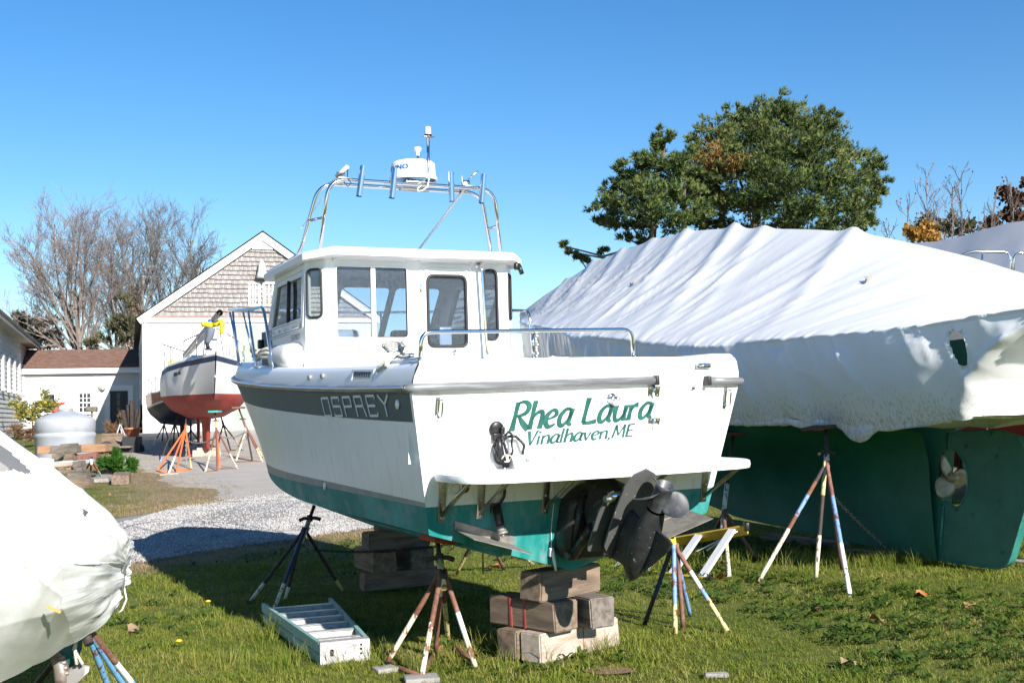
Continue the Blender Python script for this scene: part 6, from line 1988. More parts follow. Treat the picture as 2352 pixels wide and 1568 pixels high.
for z, x0, x1, w_ in ((zbt + .05, 3.3, 5.6, .17), (zbt - .35, 3.7, 5.3, .13), (zbt - 1.0, 4.0, 5.1, .11), (.30, 4.2, 4.95, .10)):
    P.append([Vector((lerp(x0, x1, .5) + (x1 - x0) / 2 * math.cos(a), w_ * math.sin(a), z)) for a in [2 * math.pi * k / 14 for k in range(14)]])
mb.grid(P, 0, True, True); mb.poly(P[-1]); mb.build('keel', bpy.data.materials['red_bottom_paint'], sb)
mb = MB(); P = []
for z, x0, x1, w_ in ((zbt + .15, .25, 1.0, .07), (zbt - .6, .25, .85, .06), (zbt - 1.05, .35, .6, .03)):
    P.append([Vector((lerp(x0, x1, .5) + (x1 - x0) / 2 * math.cos(a), w_ * math.sin(a), z)) for a in [2 * math.pi * k / 12 for k in range(12)]])
mb.grid(P, 0, True, True); mb.poly(P[-1]); mb.build('rudder', bpy.data.materials['red_bottom_paint'], sb)
# registration numbers
for sg in (-1, 1):
    mb = MB()
    for k in range(6):
        if k == 2: continue
        x = 6.9 - k * .11
        b = sbw(x) * .985 + .012; z = sdk(x) - .36
        mb.box((x, sg * b, z), (.07, .02, .11), mat=Matrix.Rotation(sg * -.28, 3, 'Z')); 
    mb.build('registration_number', mat('dark_number', (.03, .03, .04), .5) if sg < 0 else bpy.data.materials['dark_number'], sb)
# pulpit, stanchions, life lines, mast on deck
M['dullss'] = mat('dull_steel_rail', (.33, .33, .33), .35, .8)
def sd(x, s, h): return Vector((x, s * sbw(x) * .90, sdk(x) + h))
mb = MB()
mb.tube(fillet([sd(7.0, -1, .62), sd(7.9, -1, .72), (LOA + .05, 0, zk_ + .80), sd(7.9, 1, .72), sd(7.0, 1, .62)], .5, 8), .018, 6)
for x in (7.0, 7.8):
    for s in (-1, 1): mb.tube([sd(x, s, 0), sd(x, s, .62 if x < 7.5 else .71)], .016, 6)
for s in (-1, 1): mb.tube([sd(8.3, s, 0), (LOA - .1, s * .12, zk_ + .79)], .016, 6)
mb.build('pulpit', M['dullss'], sb)
xs_ = [.3, 2.0, 3.9, 5.6]
for s in (-1, 1):
    for x in xs_:
        mb = MB(); mb.tube([sd(x, s, 0), sd(x, s, .64)], .016, 6); mb.build('stanchion', M['dullss'], sb)
    for h_ in (.34, .63):
        mb = MB(); mb.tube([sd(x, s, h_) for x in xs_] + [sd(7.0, s, h_)], .005, 4); mb.build('life_line', M['dullss'], sb)
mtop = isb @ AT(505, 718, 34.2); mbot = isb @ AT(425, 815, 44.0)
mb = MB()
d_ = (mbot - mtop)
mb.tube([mtop, mtop + d_ * .02, mbot], .095, 14, cap=False); mb.tube([mtop + d_ * .02, mtop], .080, 14, cap=False)
mast = mb.build('mast', mat('old_aluminium_spar', (.42, .38, .32), .45, .6, col2=(.30, .27, .23), nscale=6), sb)
mb = MB()
for k in range(3): mb.tube([mtop + d_ * .01 + Vector((0, .02 * k - .02, .03 * k - .03)), mtop + d_ * .1 + Vector((0, .02 * k - .02, 0))], .028, 6)
mb.build('mast_wiring', M['dark'], mast)
for k in range(3):
    mb = MB(); o_ = Vector((0, .10 * (k - 1), -.13 - .05 * (k % 2))); mb.tube([mtop + d_ * (.12 + .05 * k) + o_, mbot + o_ * .8], .022, 6); mb.build('shroud', M['dullss'], mast)
mb = MB(); mb.tube([isb @ AT(372, 790, 43.4), isb @ AT(437, 811, 42.6)], .02, 6); mb.build('spreader', M['dullss'], sb)
mb = MB(); c_ = mtop + d_ * .105; mb.box((c_.x, c_.y, (c_.z + zk_) / 2 - .1), (.08, .5, .06)); 
for s in (-1, 1): mb.tube([(c_.x, s * .25, c_.z - .12), (c_.x - .1, s * .35, zk_ - .05)], .02, 6)
mb.build('mast_crutch', M['gel'], sb)
mb = MB(); p = isb @ AT(402, 845, 42.5); mb.bbox(p, (.16, .5, .55), .08); mb.build('life_buoy', mat('yellow_buoy_cover', (.62, .46, .10), .6), sb)
# figure slumped over the mast in a yellow jacket : body is one skin, clothes are its children
def figure(base):
    o = thing('stuffed_figure', 'stuffed figure in a yellow jacket hugging the mast over the sailboat bow', 'figure', base)
    mt_ = sb_m
    W = lambda px, py, y: AT(px, py, y) - Vector(base)
    y0 = 34.6
    m_ = MB()
    m_.tube([W(463, 747, y0), W(470, 744, y0), W(480, 746, y0), W(490, 746, y0)], [.055, .085, .09, .08], 10)
    m_.tube([W(490, 746, y0), W(500, 743, y0 - .05), W(508, 737, y0 - .1), W(511, 745, y0 - .1), W(510, 758, y0 - .1), W(508, 767, y0 - .1)], [.08, .085, .085, .08, .07, .045], 10)
    m_.build('yellow_jacket', mat('yellow_oilskin', (.72, .66, .03), .5, col2=(.6, .5, .03), nscale=8), o)
    m_ = MB(); m_.tube([W(487, 752, y0), W(484, 762, y0), W(482, 772, y0), W(477, 783, y0), W(475, 789, y0)], [.10, .12, .11, .085, .06], 10); m_.build('trousers', mat('grey_trousers', (.13, .15, .19), .8), o)
    m_ = MB(); m_.tube([W(475, 787, y0), W(477, 794, y0), W(478, 799, y0 - .02)], [.055, .06, .06], 8); m_.bbox(W(479, 802, y0 - .04), (.16, .24, .06), .02); m_.build('sneaker', mat('black_sneaker', (.012, .012, .02), .6), o)
    m_ = MB(); m_.bbox(W(479, 806, y0 - .05), (.17, .26, .035), .015); m_.build('sneaker_sole', M['gel2'], o)
    m_ = MB(); m_.ball(W(483, 741, y0 + .18), (.10, .10, .12)); m_.tube([W(483, 741, y0 + .18), W(487, 750, y0 + .05)], .06, 8); m_.build('head', mat('blue_hood', (.03, .10, .30), .7), o)
fb = AT(485, 760, 34.6); figure((fb.x, fb.y, fb.z))

# ================================================================ blue and varnished sailboat behind it
h2a = AT(368, 905, 40.5)
m2 = Matrix.Translation((AT(420, 950, 47).x, 47, terr(0, 47))) @ Matrix.Rotation(ang_ - .05, 4, 'Z')
s2 = thing('sailboat', 'small sailboat with varnished red topsides and navy bottom behind the red and white one', 'boat', matrix=m2)
i2 = m2.inverted()
zd2 = (i2 @ AT(360, 905, 44)).z
mb = MB()
def s2w(x): return interp([-3.5, -2, 0, 2, 3.3, 4.2], [.9, 1.25, 1.45, 1.15, .55, .02], x)
for sg in (-1, 1):
    P = []
    for k in range(31):
        x = lerp(-3.5, 4.2, k / 30); b = s2w(x); zd = zd2 + .05 * max(0, x)
        kz = zd - interp([-3.5, -1, 2, 4.2], [.75, 1.25, 1.2, .7], x)
        P.append([Vector((x, 0, kz)), Vector((x, sg * b * .6, kz + .12)), Vector((x, sg * b * .88, lerp(kz, zd, .4))), Vector((x, sg * b * .955, lerp(kz, zd, .56))), Vector((x, sg * b * .975, lerp(kz, zd, .62))), Vector((x, sg * b, zd - .05)), Vector((x, sg * b * 1.02, zd)), Vector((x, sg * b * .9, zd + .02)), Vector((x, 0, zd + .10))])
    mb.grid(P, lambda i, j: [1, 1, 1, 2, 0, 3, 3, 3][j])
mb.build('hull', [mat('varnished_red_topside', (.40, .10, .03), .2, col2=(.26, .03, .015), nscale=3, lo=.4, hi=.65), mat('navy_bottom_paint', (.012, .02, .045), .5), M['gel2'], M['gel']], s2)
mb = MB()
for x0, w_ in ((-.9, 1.3), (.7, .5)):
    P = []
    for z, k in ((zd2 - 1.1, 1.2), (zd2 - 1.7, 1.0), (zd2 - 2.3, .8)):
        P.append([Vector((x0 + w_ * k * math.cos(a) * .5, .12 * math.sin(a), z)) for a in [2 * math.pi * q / 12 for q in range(12)]])
    mb.grid(P, 0, True, True)
mb.build('keel', mat('dark_keel', (.008, .012, .022), .6), s2)
mb = MB()
for s in (-1, 1):
    for x in (-3.0, -1.5, .5, 2.2): mb.tube([(x, s * s2w(x) * .95, zd2), (x, s * s2w(x) * .95, zd2 + .65)], .016, 6)
    mb.tube([(x, s * s2w(x) * .95, zd2 + .64) for x in (-3.0, -1.5, .5, 2.2, 3.9)], .010, 5)
mb.build('guard_rail', M['dullss'], s2)
mb = MB(); mb.bbox((-.6, 0, zd2 + .2), (3.0, 1.2, .35), .1); mb.build('coach_roof', M['gel'], s2)

# stands of the sailboats
FS = lambda label, apex, top, feet, cols, **k: boat_stand(label, apex, top, feet, cols, r=.028, collar=False, **k)
FS('orange boat stand with a hanging chain beside the red bottomed sailboat', AT(426, 986, 35.6), AT(427, 962, 36), [G(360, 1083), G(386, 1090), G(405, 1086), G(440, 1078)], [[(.8, 'orange'), (1, 'orange')], [(.5, 'orange'), (1, 'white')], [(1, 'orange')], [(.6, 'orange'), (1, 'yellow')]], bars=[(0, 1), (1, 2), (2, 3), (0, 3)], tube='orange', handle=False, barcol='orange')
FS('cream and rust boat stand under the bow of the red bottomed sailboat', AT(497, 985, 34.8), AT(494, 945, 35.2), [G(471, 1085), G(499, 1082), G(505, 1078), G(546, 1077)], [[(.4, 'rust'), (1, 'cream')], [(.5, 'rust'), (1, 'brown')], [(.6, 'orange'), (1, 'orange')], [(.5, 'brown'), (1, 'cream')]], bars=[(0, 1), (2, 3)], tube='yellow', pad=(.3, .5, .06), padmat=mat('teal_pad', (.03, .35, .30), .6))
FS('tall leaning cream and brown stand at the right of the red bottomed sailboat', AT(566, 985, 37.2), AT(548, 936, 37.4), [G(536, 1052), G(541, 1062), G(580, 1060), G(603, 1061), G(605, 1052)], [[(1, 'cream')], [(1, 'cream')], [(1, 'dark')], [(.5, 'brown'), (1, 'cream')], [(.5, 'rust'), (1, 'yellow')]], bars=[(0, 2), (1, 3)], tube='brown', pad=(.3, .6, .06), padmat=ST['brown'])
FS('dark boat stand with a cream foot behind the keel of the red bottomed sailboat', AT(513, 975, 39.5), AT(507, 955, 39.6), [G(495, 1042), G(530, 1035), G(559, 1035)], [[(1, 'dark')], [(.6, 'dark'), (1, 'brown')], [(.4, 'dark'), (1, 'cream')]], bars=[(1, 2)], tube='dark', handle=False)
FS('navy blue boat stand behind the sailboat keels', AT(438, 988, 44.5), AT(438, 965, 44.5), [G(422, 1020), G(439, 1023), G(464, 1024)], [[(1, 'navy')], [(1, 'navy')], [(1, 'navy')]], tube='navy')
FS('dark stand under the left side of the navy bottomed sailboat', AT(377, 975, 46), AT(382, 958, 46), [G(350, 1008), G(372, 1012), G(392, 1010)], [[(.5, 'dark'), (1, 'white')], [(1, 'dark')], [(1, 'navy')]], tube='dark', handle=False)
FS('slanting black stand before the navy bottomed sailboat keel', AT(402, 972, 39), AT(408, 955, 40), [G(368, 1060), G(396, 1040), G(420, 1030)], [[(.75, 'dark'), (1, 'blue')], [(1, 'dark')], [(1, 'dark')]], tube='dark', handle=False)
c = MB(); chain_mesh(c, AT(428, 1005, 35.5), AT(428, 1078, 35.2), 0, .07, .012); o = c.build('chain', M['chain'], recalc=False); tag(o, 'grey chain hanging straight down inside the orange stand', 'chain')
c = MB(); chain_mesh(c, AT(497, 1003, 34.7), AT(423, 1008, 36.5), .15, .08, .010); chain_mesh(c, AT(500, 1000, 34.8), AT(565, 990, 37), .12, .08, .010); chain_mesh(c, AT(566, 990, 37), AT(566, 1010, 37), .0, .08, .010); o = c.build('chain', M['chain'], recalc=False); tag(o, 'pale chain strung between the stands under the red bottomed sailboat', 'chain')
kp = sb_m @ Vector((4.55, 0, 0)); kz_ = terr(kp.x, kp.y)
timber('pale wooden block under the keel of the red bottomed sailboat', Vector((kp.x - .45, kp.y - .1, kz_)), Vector((kp.x + .45, kp.y + .15, kz_)), .45, .22, M['woodpale'])
timber('thin board between the pale block and the red keel', Vector((kp.x - .30, kp.y - .05, kz_ + .222)), Vector((kp.x + .45, kp.y + .1, kz_ + .222)), .30, .07, M['woodpale'])
timber('bare stick lying on the ground before the orange stand', G(366, 1093), G(409, 1089), .06, .05, M['woodpale'])

# ================================================================ tank, timber pile, cart, pot, slabs
tp = AT(150.5, 1000, 38.0); tz = terr(0, 38)
tank = thing('water_tank', 'round pale grey plastic water tank with a domed top', 'tank', (tp.x, tp.y, tz))
tr = 131 / 2 / FPX * 38.0; tt_ = AT(150, 944, 38).z - tz; sh_z = AT(150, 962, 38).z - tz
mb = MB(); bnd = AT(150, 993, 38).z - tz
mb.lathe([(tr, -.2), (tr, bnd - .16), (tr + .012, bnd - .14), (tr + .012, bnd - .06), (tr, bnd - .04), (tr - .02, bnd - .02), (tr - .02, bnd + .02), (tr, bnd + .04), (tr, sh_z - .10), (tr - .015, sh_z - .03), (tr - .07, sh_z + .02), (tr - .28, sh_z + .12), (tr - .55, tt_ - .05), (.25, tt_ - .01), (0, tt_)], n=48)
mb.build('shell', mat('pale_grey_polyethylene', (.36, .385, .43), .5, col2=(.30, .325, .37), nscale=2, col3=(.20, .20, .20), n3=14, lo3=.74, hi3=.78), tank)
mb = MB(); mb.lathe([(.24, tt_ - .02), (.24, tt_ + .05), (.21, tt_ + .08), (0, tt_ + .09)], n=24); mb.build('lid', mat('grey_tank_lid', (.25, .25, .25), .6), tank)
random.seed(5)
def pile_t(label, px0, py0, px1, py1, y, h_px, m_, w=.35):
    a, b = AT(px0, py0, y), AT(px1, py1, y); h = h_px / FPX * y
    return timber(label, a, b, w, h, m_)
PY = 30.0
G_ = 'timber pile'
pile_t('weathered thick timber on top of the pile before the tank', 120, 1042, 182, 1040, PY, 18, M['woodgrey'])
pile_t('short thin offcut lying on the topmost timber of the pile', 140, 1024.5, 179, 1022, PY + .1, 5, M['woodgrey'], .15)
pile_t('long pale beam sticking out of the pile before the tank', 97, 1041, 250, 1036, PY + .5, 17, M['woodred'], .6)
pile_t('rough split timber under the top of the pile', 125, 1059, 172, 1056, PY - .1, 16, M['wood'])
pile_t('tilted dark offcut leaning on the left of the pile', 131, 1057, 148, 1045, PY - .5, 9, M['woodgrey'], .15)
pile_t('flat pale plank across the middle of the pile', 133, 1072, 190, 1066, PY - .2, 8, M['woodpale'], .5)
pile_t('squared grey timber end at the right of the pile', 173, 1075, 192, 1073, PY - .5, 16, M['woodgrey'])
pile_t('brown block at the left middle of the pile', 140, 1087, 155, 1086, PY - .4, 14, M['wood'])
pile_t('reddish block in the middle of the pile', 156, 1080, 174, 1078, PY - .3, 7, M['woodred'])
pile_t('squared block below the grey timber end of the pile', 176, 1086, 194, 1084, PY - .5, 12, M['woodgrey'])
pile_t('grey rounded timber low in the pile', 150, 1088, 178, 1086, PY - .6, 9, M['woodgrey'])
pile_t('thick timber with a dark split low in the pile', 160, 1104, 204, 1103, PY - .8, 18, M['woodgrey'])
pile_t('lowest thick timber of the pile', 165, 1120, 210, 1119, PY - 1.0, 20, M['wood'])
pile_t('rusty steel beam under the long pale beam', 172, 1057, 226, 1052, PY + .2, 14, ST['brown'], .3)
timber('grey paving slab leaning in the grass by the pile', G(228, 1108), G(243, 1098), .45, .10, M['stone'], name='paving_slab', cat='slab')
timber('second grey slab flat in the grass by the pile', G(214, 1104), G(226, 1095), .40, .06, M['stone'], name='paving_slab', cat='slab')
timber('single brown block alone on the grass', G(276, 1113), G(282, 1104), .42, .24, M['wood'])
timber('small pale brick lying at the edge of the shaded grass', G(266, 1082, .0), G(279, 1081.5, .0), .14, .14, M['woodpale'], name='brick_block', cat='brick')
FS('small orange and cream stand before the timber pile', AT(210, 1058, 29.8), AT(210, 1048, 29.8), [G(193, 1084), G(208, 1088), G(236, 1099)], [[(.45, 'orange'), (1, 'yellow')], [(.5, 'orange'), (1, 'white')], [(.4, 'orange'), (1, 'mint')]], tube='white', handle=False)
FS('yellow topped stand among the dry weeds by the dark door', AT(276, 973, 54), AT(273, 948, 54), [G(265, 1001), G(289, 1000), G(280, 996)], [[(1, 'white')], [(1, 'white')], [(1, 'white')]], tube='bright', handle=False)
# garden cart
cz = G(265, 1040)
cart = thing('garden_cart', 'old wooden garden cart with a tubular handle and dark wheels beside the tank', 'cart', cz)
C_ = lambda px, py, dy=0: AT(px, py, cz.y + dy) - cz
mb = MB(); p = C_(262, 1026); mb.box((p.x, p.y, p.z), (1.5, 1.0, .06)); mb.build('bed', M['woodgrey'], cart)
mb = MB(); p = C_(256, 1019); mb.box((p.x, p.y + .1, p.z), (.75, .05, .75)); mb.build('side_board', M['wood'], cart)
mb = MB(); p = C_(304, 1023); mb.box((p.x, p.y, p.z), (.55, .5, .62)); mb.build('dark_box', M['dark'], cart)
mb = MB(); mb.tube(fillet([C_(236, 1006, .5), C_(262, 1002, .4), C_(268, 1012, 0), C_(300, 1012, -.2), C_(320, 1002, .2)], .2), .035, 6); mb.build('handle', mat('pale_tube', (.55, .55, .50), .4, .5), cart)
for px in (246, 312):
    mb = MB(); p = C_(px, 1034); mb.lathe([(.30, -.05), (.33, 0), (.30, .05), (.18, .04), (.18, -.04), (.30, -.05)], p, 18, mat=Matrix.Rotation(R(90), 3, 'Y') @ Matrix.Rotation(.9, 3, 'X')); mb.build('wheel', M['dark'], cart)
q = G(305, 1000); pot = MB(); pot.lathe([(.22, 0), (.33, .36), (.37, .36), (.37, .44), (.32, .44), (.30, .30), (0, .28)], n=20); o = pot.build('flower_pot', mat('terracotta', (.46, .17, .085), .8), None, loc=q); tag(o, 'terracotta pot standing in the weeds at the barn corner', 'pot')
q = G(306, 997); mb = MB()
for k in range(5):
    mb.bbox((-.35 + .16 * k, .15 * (k % 2), .55 + .1 * (k % 3)), (.15, .4, 1.1 + .25 * (k % 3)), .05, mat=Matrix.Rotation(.10 * (k - 2), 3, 'Y'))
o = mb.build('slab_wood', mat('dark_bark_slab', (.045, .035, .03), .9, col2=(.02, .016, .014), nscale=9), None, loc=q); tag(o, 'dark weathered bark slabs leaning in the barn corner', 'slabs')
q = G(345, 1002); mb = MB()
for k in range(7): mb.ball((random.uniform(-1, 1), random.uniform(-.5, .5), .22), (random.uniform(.3, .6), random.uniform(.3, .5), random.uniform(.2, .35)), n=9, h=6)
o = mb.build('tarpaulin', mat('navy_tarpaulin', (.012, .018, .035), .5), None, loc=q); tag(o, 'crumpled navy tarpaulin on the ground under the navy bottomed sailboat', 'tarpaulin')
q = AT(211, 945, 58); qb = G(211, 985); bh = MB(); bh.tube([(0, 0, 0), (0, 0, q.z - qb.z)], .05, 6); bh.bbox((0, 0, q.z - qb.z + .12), (.50, .34, .26), .04); o = bh.build('bird_box', M['woodgrey'], None, loc=(q.x, q.y, qb.z)); tag(o, 'small wooden box on a post before the annex window', 'box')
q = AT(124, 935, 60); qb = G(124, 985); bh = MB()
bh.tube([(-.25, 0, 0), (0, 0, q.z - qb.z)], .06, 6); bh.tube([(.35, 0, 0), (0, 0, q.z - qb.z)], .06, 6); bh.tube([(-.1, 0, (q.z - qb.z) * .6), (.14, 0, (q.z - qb.z) * .6)], .05, 6); bh.bbox((0, 0, q.z - qb.z + .10), (.95, .6, .12), .03, mat=Matrix.Rotation(R(-14), 3, 'Y')); bh.bbox((.1, 0, q.z - qb.z - .1), (.25, .3, .3), .05)
o = bh.build('trestle', mat('faded_red_paint', (.50, .10, .09), .7), None, loc=(q.x, q.y, qb.z)); tag(o, 'faded red trestle behind the tank at the annex wall', 'trestle')
# ================================================================ ground
import numpy as np
def ground_material():
    m = bpy.data.materials.new('lawn_soil'); m.use_nodes = True
    nt = m.node_tree; b = nt.nodes['Principled BSDF']; b.inputs['Roughness'].default_value = .95; b.inputs['Specular IOR Level'].default_value = .1
    tc = nt.nodes.new('ShaderNodeTexCoord')
    def noise(s, d=6):
        n = nt.nodes.new('ShaderNodeTexNoise'); n.inputs['Scale'].default_value = s; n.inputs['Detail'].default_value = d; n.inputs['Roughness'].default_value = .65
        nt.links.new(tc.outputs['Object'], n.inputs['Vector']); return n
    def mr(src, a, c):
        r = nt.nodes.new('ShaderNodeMapRange'); r.inputs['From Min'].default_value = a; r.inputs['From Max'].default_value = c; nt.links.new(src, r.inputs['Value']); return r.outputs[0]
    def mix(f, a, c):
        x = nt.nodes.new('ShaderNodeMix'); x.data_type = 'RGBA'
        nt.links.new(f, x.inputs[0])
        for k, v in ((6, a), (7, c)):
            if isinstance(v, tuple): x.inputs[k].default_value = (*v, 1)
            else: nt.links.new(v, x.inputs[k])
        return x.outputs[2]
    at = nt.nodes.new('ShaderNodeAttribute'); at.attribute_name = 'dry'
    g = mix(mr(noise(1.1).outputs[0], .38, .66), (.085, .11, .022), (.14, .15, .04))
    g = mix(mr(noise(30).outputs[0], .52, .72), g, (.12, .10, .04))
    ad = nt.nodes.new('ShaderNodeMath'); ad.operation = 'ADD'; nt.links.new(at.outputs['Fac'], ad.inputs[0])
    n2 = noise(1.6); mm = nt.nodes.new('ShaderNodeMath'); mm.operation = 'MULTIPLY_ADD'; nt.links.new(n2.outputs[0], mm.inputs[0]); mm.inputs[1].default_value = 1.2; mm.inputs[2].default_value = -.6
    nt.links.new(mm.outputs[0], ad.inputs[1])
    dry = mix(mr(noise(9).outputs[0], .4, .65), (.21, .155, .095), (.27, .22, .15))
    c = mix(mr(ad.outputs[0], .25, .75), g, dry)
    nt.links.new(c, b.inputs['Base Color'])
    bp_ = nt.nodes.new('ShaderNodeBump'); bp_.inputs['Strength'].default_value = .6; bp_.inputs['Distance'].default_value = .03
    nt.links.new(noise(45).outputs[0], bp_.inputs['Height']); nt.links.new(bp_.outputs[0], b.inputs['Normal'])
    return m
def gnear(x): return interp([-12, -8, -4.6, -3.63, -2.98, -2.1, 0, 3], [10.5, 11.8, 14.1, 15.7, 16.6, 17.8, 20, 23], x)
def gfar(x): return interp([-12, -9, -7, -6.5, -5.8, -5, 0, 3], [17, 18.5, 20.5, 22.5, 24.0, 25.2, 27, 28], x)
def aleft(y): return interp([22, 24, 28, 31, 36, 40, 46, 60], [-5.8, -6.5, -7.6, -9.4, -12.2, -13.8, -15.8, -19], y)
def dryness(x, y):
    """0 lush .. 1 bare, from the distance to the drive"""
    if y < gnear(x): d = gnear(x) - y
    elif y < gfar(x): d = 0
    else:
        d = max(0, aleft(y) - x) * .55
        if x > 3: d = (x - 3)
    return max(0, 1 - d / (2.5 if y < gnear(x) else 1.7))
xs = sorted(set([-150, -110, -80, -60, -45, -35] + [-28 + .8 * k for k in range(26)] + [-7.2 + .22 * k for k in range(66)] + [7.5 + .9 * k for k in range(14)] + [24, 32, 45, 60, 80, 110, 150]))
ys = sorted(set([-25, -12, -4, 0, 3, 5] + [6 + .22 * k for k in range(92)] + [26.4 + .6 * k for k in range(60)] + [65, 70, 78, 90, 110, 140, 180, 240, 320]))
gm = MB()
def gz(x, y):
    a = smooth((60 - abs(y)) / 20) * .018
    return terr(x, y) + a * (vnoise(x * .55, y * .55, 3) + .5 * vnoise(x * 1.7, y * 1.7, 5)) - .012
gm.grid([[Vector((x, y, gz(x, y))) for x in xs] for y in ys], 0, True)
ground = gm.build('ground', ground_material(), kind='structure', recalc=False)
at_ = ground.data.attributes.new('dry', 'FLOAT', 'POINT')
at_.data.foreach_set('value', [dryness(v[0], v[1]) for v in gm.v])

M['gravelm'] = mat('crushed_stone', (.30, .29, .285), .95, col2=(.19, .185, .185), nscale=42, lo=.42, hi=.62, detail=8, col3=(.22, .19, .16), n3=.55, lo3=.48, hi3=.66, bump=.9, bscale=38)
M['asphm'] = mat('worn_grey_asphalt', (.37, .335, .295), .95, col2=(.29, .26, .225), nscale=1.2, lo=.4, hi=.7, col3=(.44, .41, .375), n3=60, lo3=.52, hi3=.66, bump=.5, bscale=70)
g = MB(); P = []
nx = 190
for k in range(nx + 1):
    x = lerp(-12, 3, k / nx)
    a = gnear(x) + .16 * vnoise(x * 1.3, 2) + .10 * vnoise(x * 5, 7) + .05 * vnoise(x * 16, 4); c = gfar(x) + .3 * vnoise(x * .8, 9) + .15 * vnoise(x * 4, 5)
    P.append([Vector((x, lerp(a, c, t), (terr(x, lerp(a, c, t)) + .022) if 0 < t < 1 else gz(x, lerp(a, c, t)) - .03)) for t in [0, .02] + [q / 14 for q in range(1, 14)] + [.98, 1]])
g.grid(P, 0, True)
gd = g.build('gravel_driveway', M['gravelm'], kind='structure', recalc=False)
g = MB(); P = []
for k in range(601):
    y = lerp(22.5, 60, k / 600)
    a = aleft(y) + .6 * vnoise(y * .45, 3) + .25 * vnoise(y * 1.3, 8) + .08 * vnoise(y * 4, 4)
    P.append([Vector((lerp(a, 2.5, t), y, terr(0, y) + .014 if t > 0 else gz(a, y) - .03)) for t in [0, .025] + [q / 20 for q in range(1, 21)]])
g.grid(P, 0, True)
g.build('asphalt_yard', M['asphm'], kind='structure', recalc=False)

# ---------------------------------------------------------------- scatter by geometry nodes (uncountable stuff only)
def scatter(name, pts, rots, scls, protos, mats_, label=None):
    col = bpy.data.collections.new(name + '_pieces')
    for i, mb in enumerate(protos):
        me = bpy.data.meshes.new('%s_piece' % name)
        me.from_pydata(mb.v, [], mb.f); me.polygons.foreach_set('use_smooth', mb.sm); me.materials.append(mats_)
        o = bpy.data.objects.new('%s_piece' % name, me); col.objects.link(o)
    me = bpy.data.meshes.new(name)
    me.vertices.add(len(pts)); me.vertices.foreach_set('co', np.asarray(pts, dtype=np.float32).ravel())
    a = me.attributes.new('rot', 'FLOAT_VECTOR', 'POINT'); a.data.foreach_set('vector', np.asarray(rots, dtype=np.float32).ravel())
    a = me.attributes.new('scl', 'FLOAT', 'POINT'); a.data.foreach_set('value', np.asarray(scls, dtype=np.float32))
    o = bpy.data.objects.new(name, me); COL.objects.link(o); o['kind'] = 'stuff'
    if label: o['label'] = label
    ng = bpy.data.node_groups.new(name + '_scatter', 'GeometryNodeTree')
    ng.interface.new_socket('Geometry', in_out='INPUT', socket_type='NodeSocketGeometry'); ng.interface.new_socket('Geometry', in_out='OUTPUT', socket_type='NodeSocketGeometry')
    N = ng.nodes; i_ = N.new('NodeGroupInput'); o_ = N.new('NodeGroupOutput')
    ip = N.new('GeometryNodeInstanceOnPoints'); ci = N.new('GeometryNodeCollectionInfo'); ci.inputs['Collection'].default_value = col; ci.inputs['Separate Children'].default_value = True; ci.inputs['Reset Children'].default_value = True
    ip.inputs['Pick Instance'].default_value = True
    r_ = N.new('GeometryNodeInputNamedAttribute'); r_.data_type = 'FLOAT_VECTOR'; r_.inputs['Name'].default_value = 'rot'
    s_ = N.new('GeometryNodeInputNamedAttribute'); s_.data_type = 'FLOAT'; s_.inputs['Name'].default_value = 'scl'
    e2r = N.new('FunctionNodeEulerToRotation')
    ng.links.new(i_.outputs[0], ip.inputs['Points']); ng.links.new(ci.outputs[0], ip.inputs['Instance'])
    ng.links.new(r_.outputs[0], e2r.inputs[0]); ng.links.new(e2r.outputs[0], ip.inputs['Rotation']); ng.links.new(s_.outputs[0], ip.inputs['Scale'])
    ng.links.new(ip.outputs[0], o_.inputs[0])
    md = o.modifiers.new('scatter', 'NODES'); md.node_group = ng
    return o
def leafmat(name, cols, rough=.6, wscale=.9, transl=.3):
    """cols : list of colours picked by a mix of world noise and the piece's own random number"""
    m = bpy.data.materials.new(name); m.use_nodes = True
    nt = m.node_tree; b = nt.nodes['Principled BSDF']; b.inputs['Roughness'].default_value = rough; b.inputs['Specular IOR Level'].default_value = .25
    oi = nt.nodes.new('ShaderNodeObjectInfo'); ge = nt.nodes.new('ShaderNodeNewGeometry')
    n = nt.nodes.new('ShaderNodeTexNoise'); n.inputs['Scale'].default_value = wscale; n.inputs['Detail'].default_value = 4; nt.links.new(ge.outputs['Position'], n.inputs['Vector'])
    a = nt.nodes.new('ShaderNodeMath'); a.operation = 'MULTIPLY_ADD'; nt.links.new(n.outputs[0], a.inputs[0]); a.inputs[1].default_value = 1.5; a.inputs[2].default_value = -.5
    c = nt.nodes.new('ShaderNodeMath'); c.operation = 'MULTIPLY_ADD'; nt.links.new(oi.outputs['Random'], c.inputs[0]); c.inputs[1].default_value = .55; nt.links.new(a.outputs[0], c.inputs[2])
    r = nt.nodes.new('ShaderNodeValToRGB'); e = r.color_ramp.elements
    while len(e) < len(cols): e.new(.5)
    for k, q in enumerate(cols): e[k].position = .1 + .9 * k / max(1, len(cols) - 1); e[k].color = (*q, 1)
    nt.links.new(c.outputs[0], r.inputs[0]); nt.links.new(r.outputs[0], b.inputs['Base Color'])
    if transl > 0:
        tr = nt.nodes.new('ShaderNodeBsdfTranslucent'); nt.links.new(r.outputs[0], tr.inputs[0])
        mx = nt.nodes.new('ShaderNodeMixShader'); mx.inputs[0].default_value = transl
        nt.links.new(b.outputs[0], mx.inputs[1]); nt.links.new(tr.outputs[0], mx.inputs[2]); nt.links.new(mx.outputs[0], nt.nodes['Material Output'].inputs[0])
    return m
rng = np.random.default_rng(4)
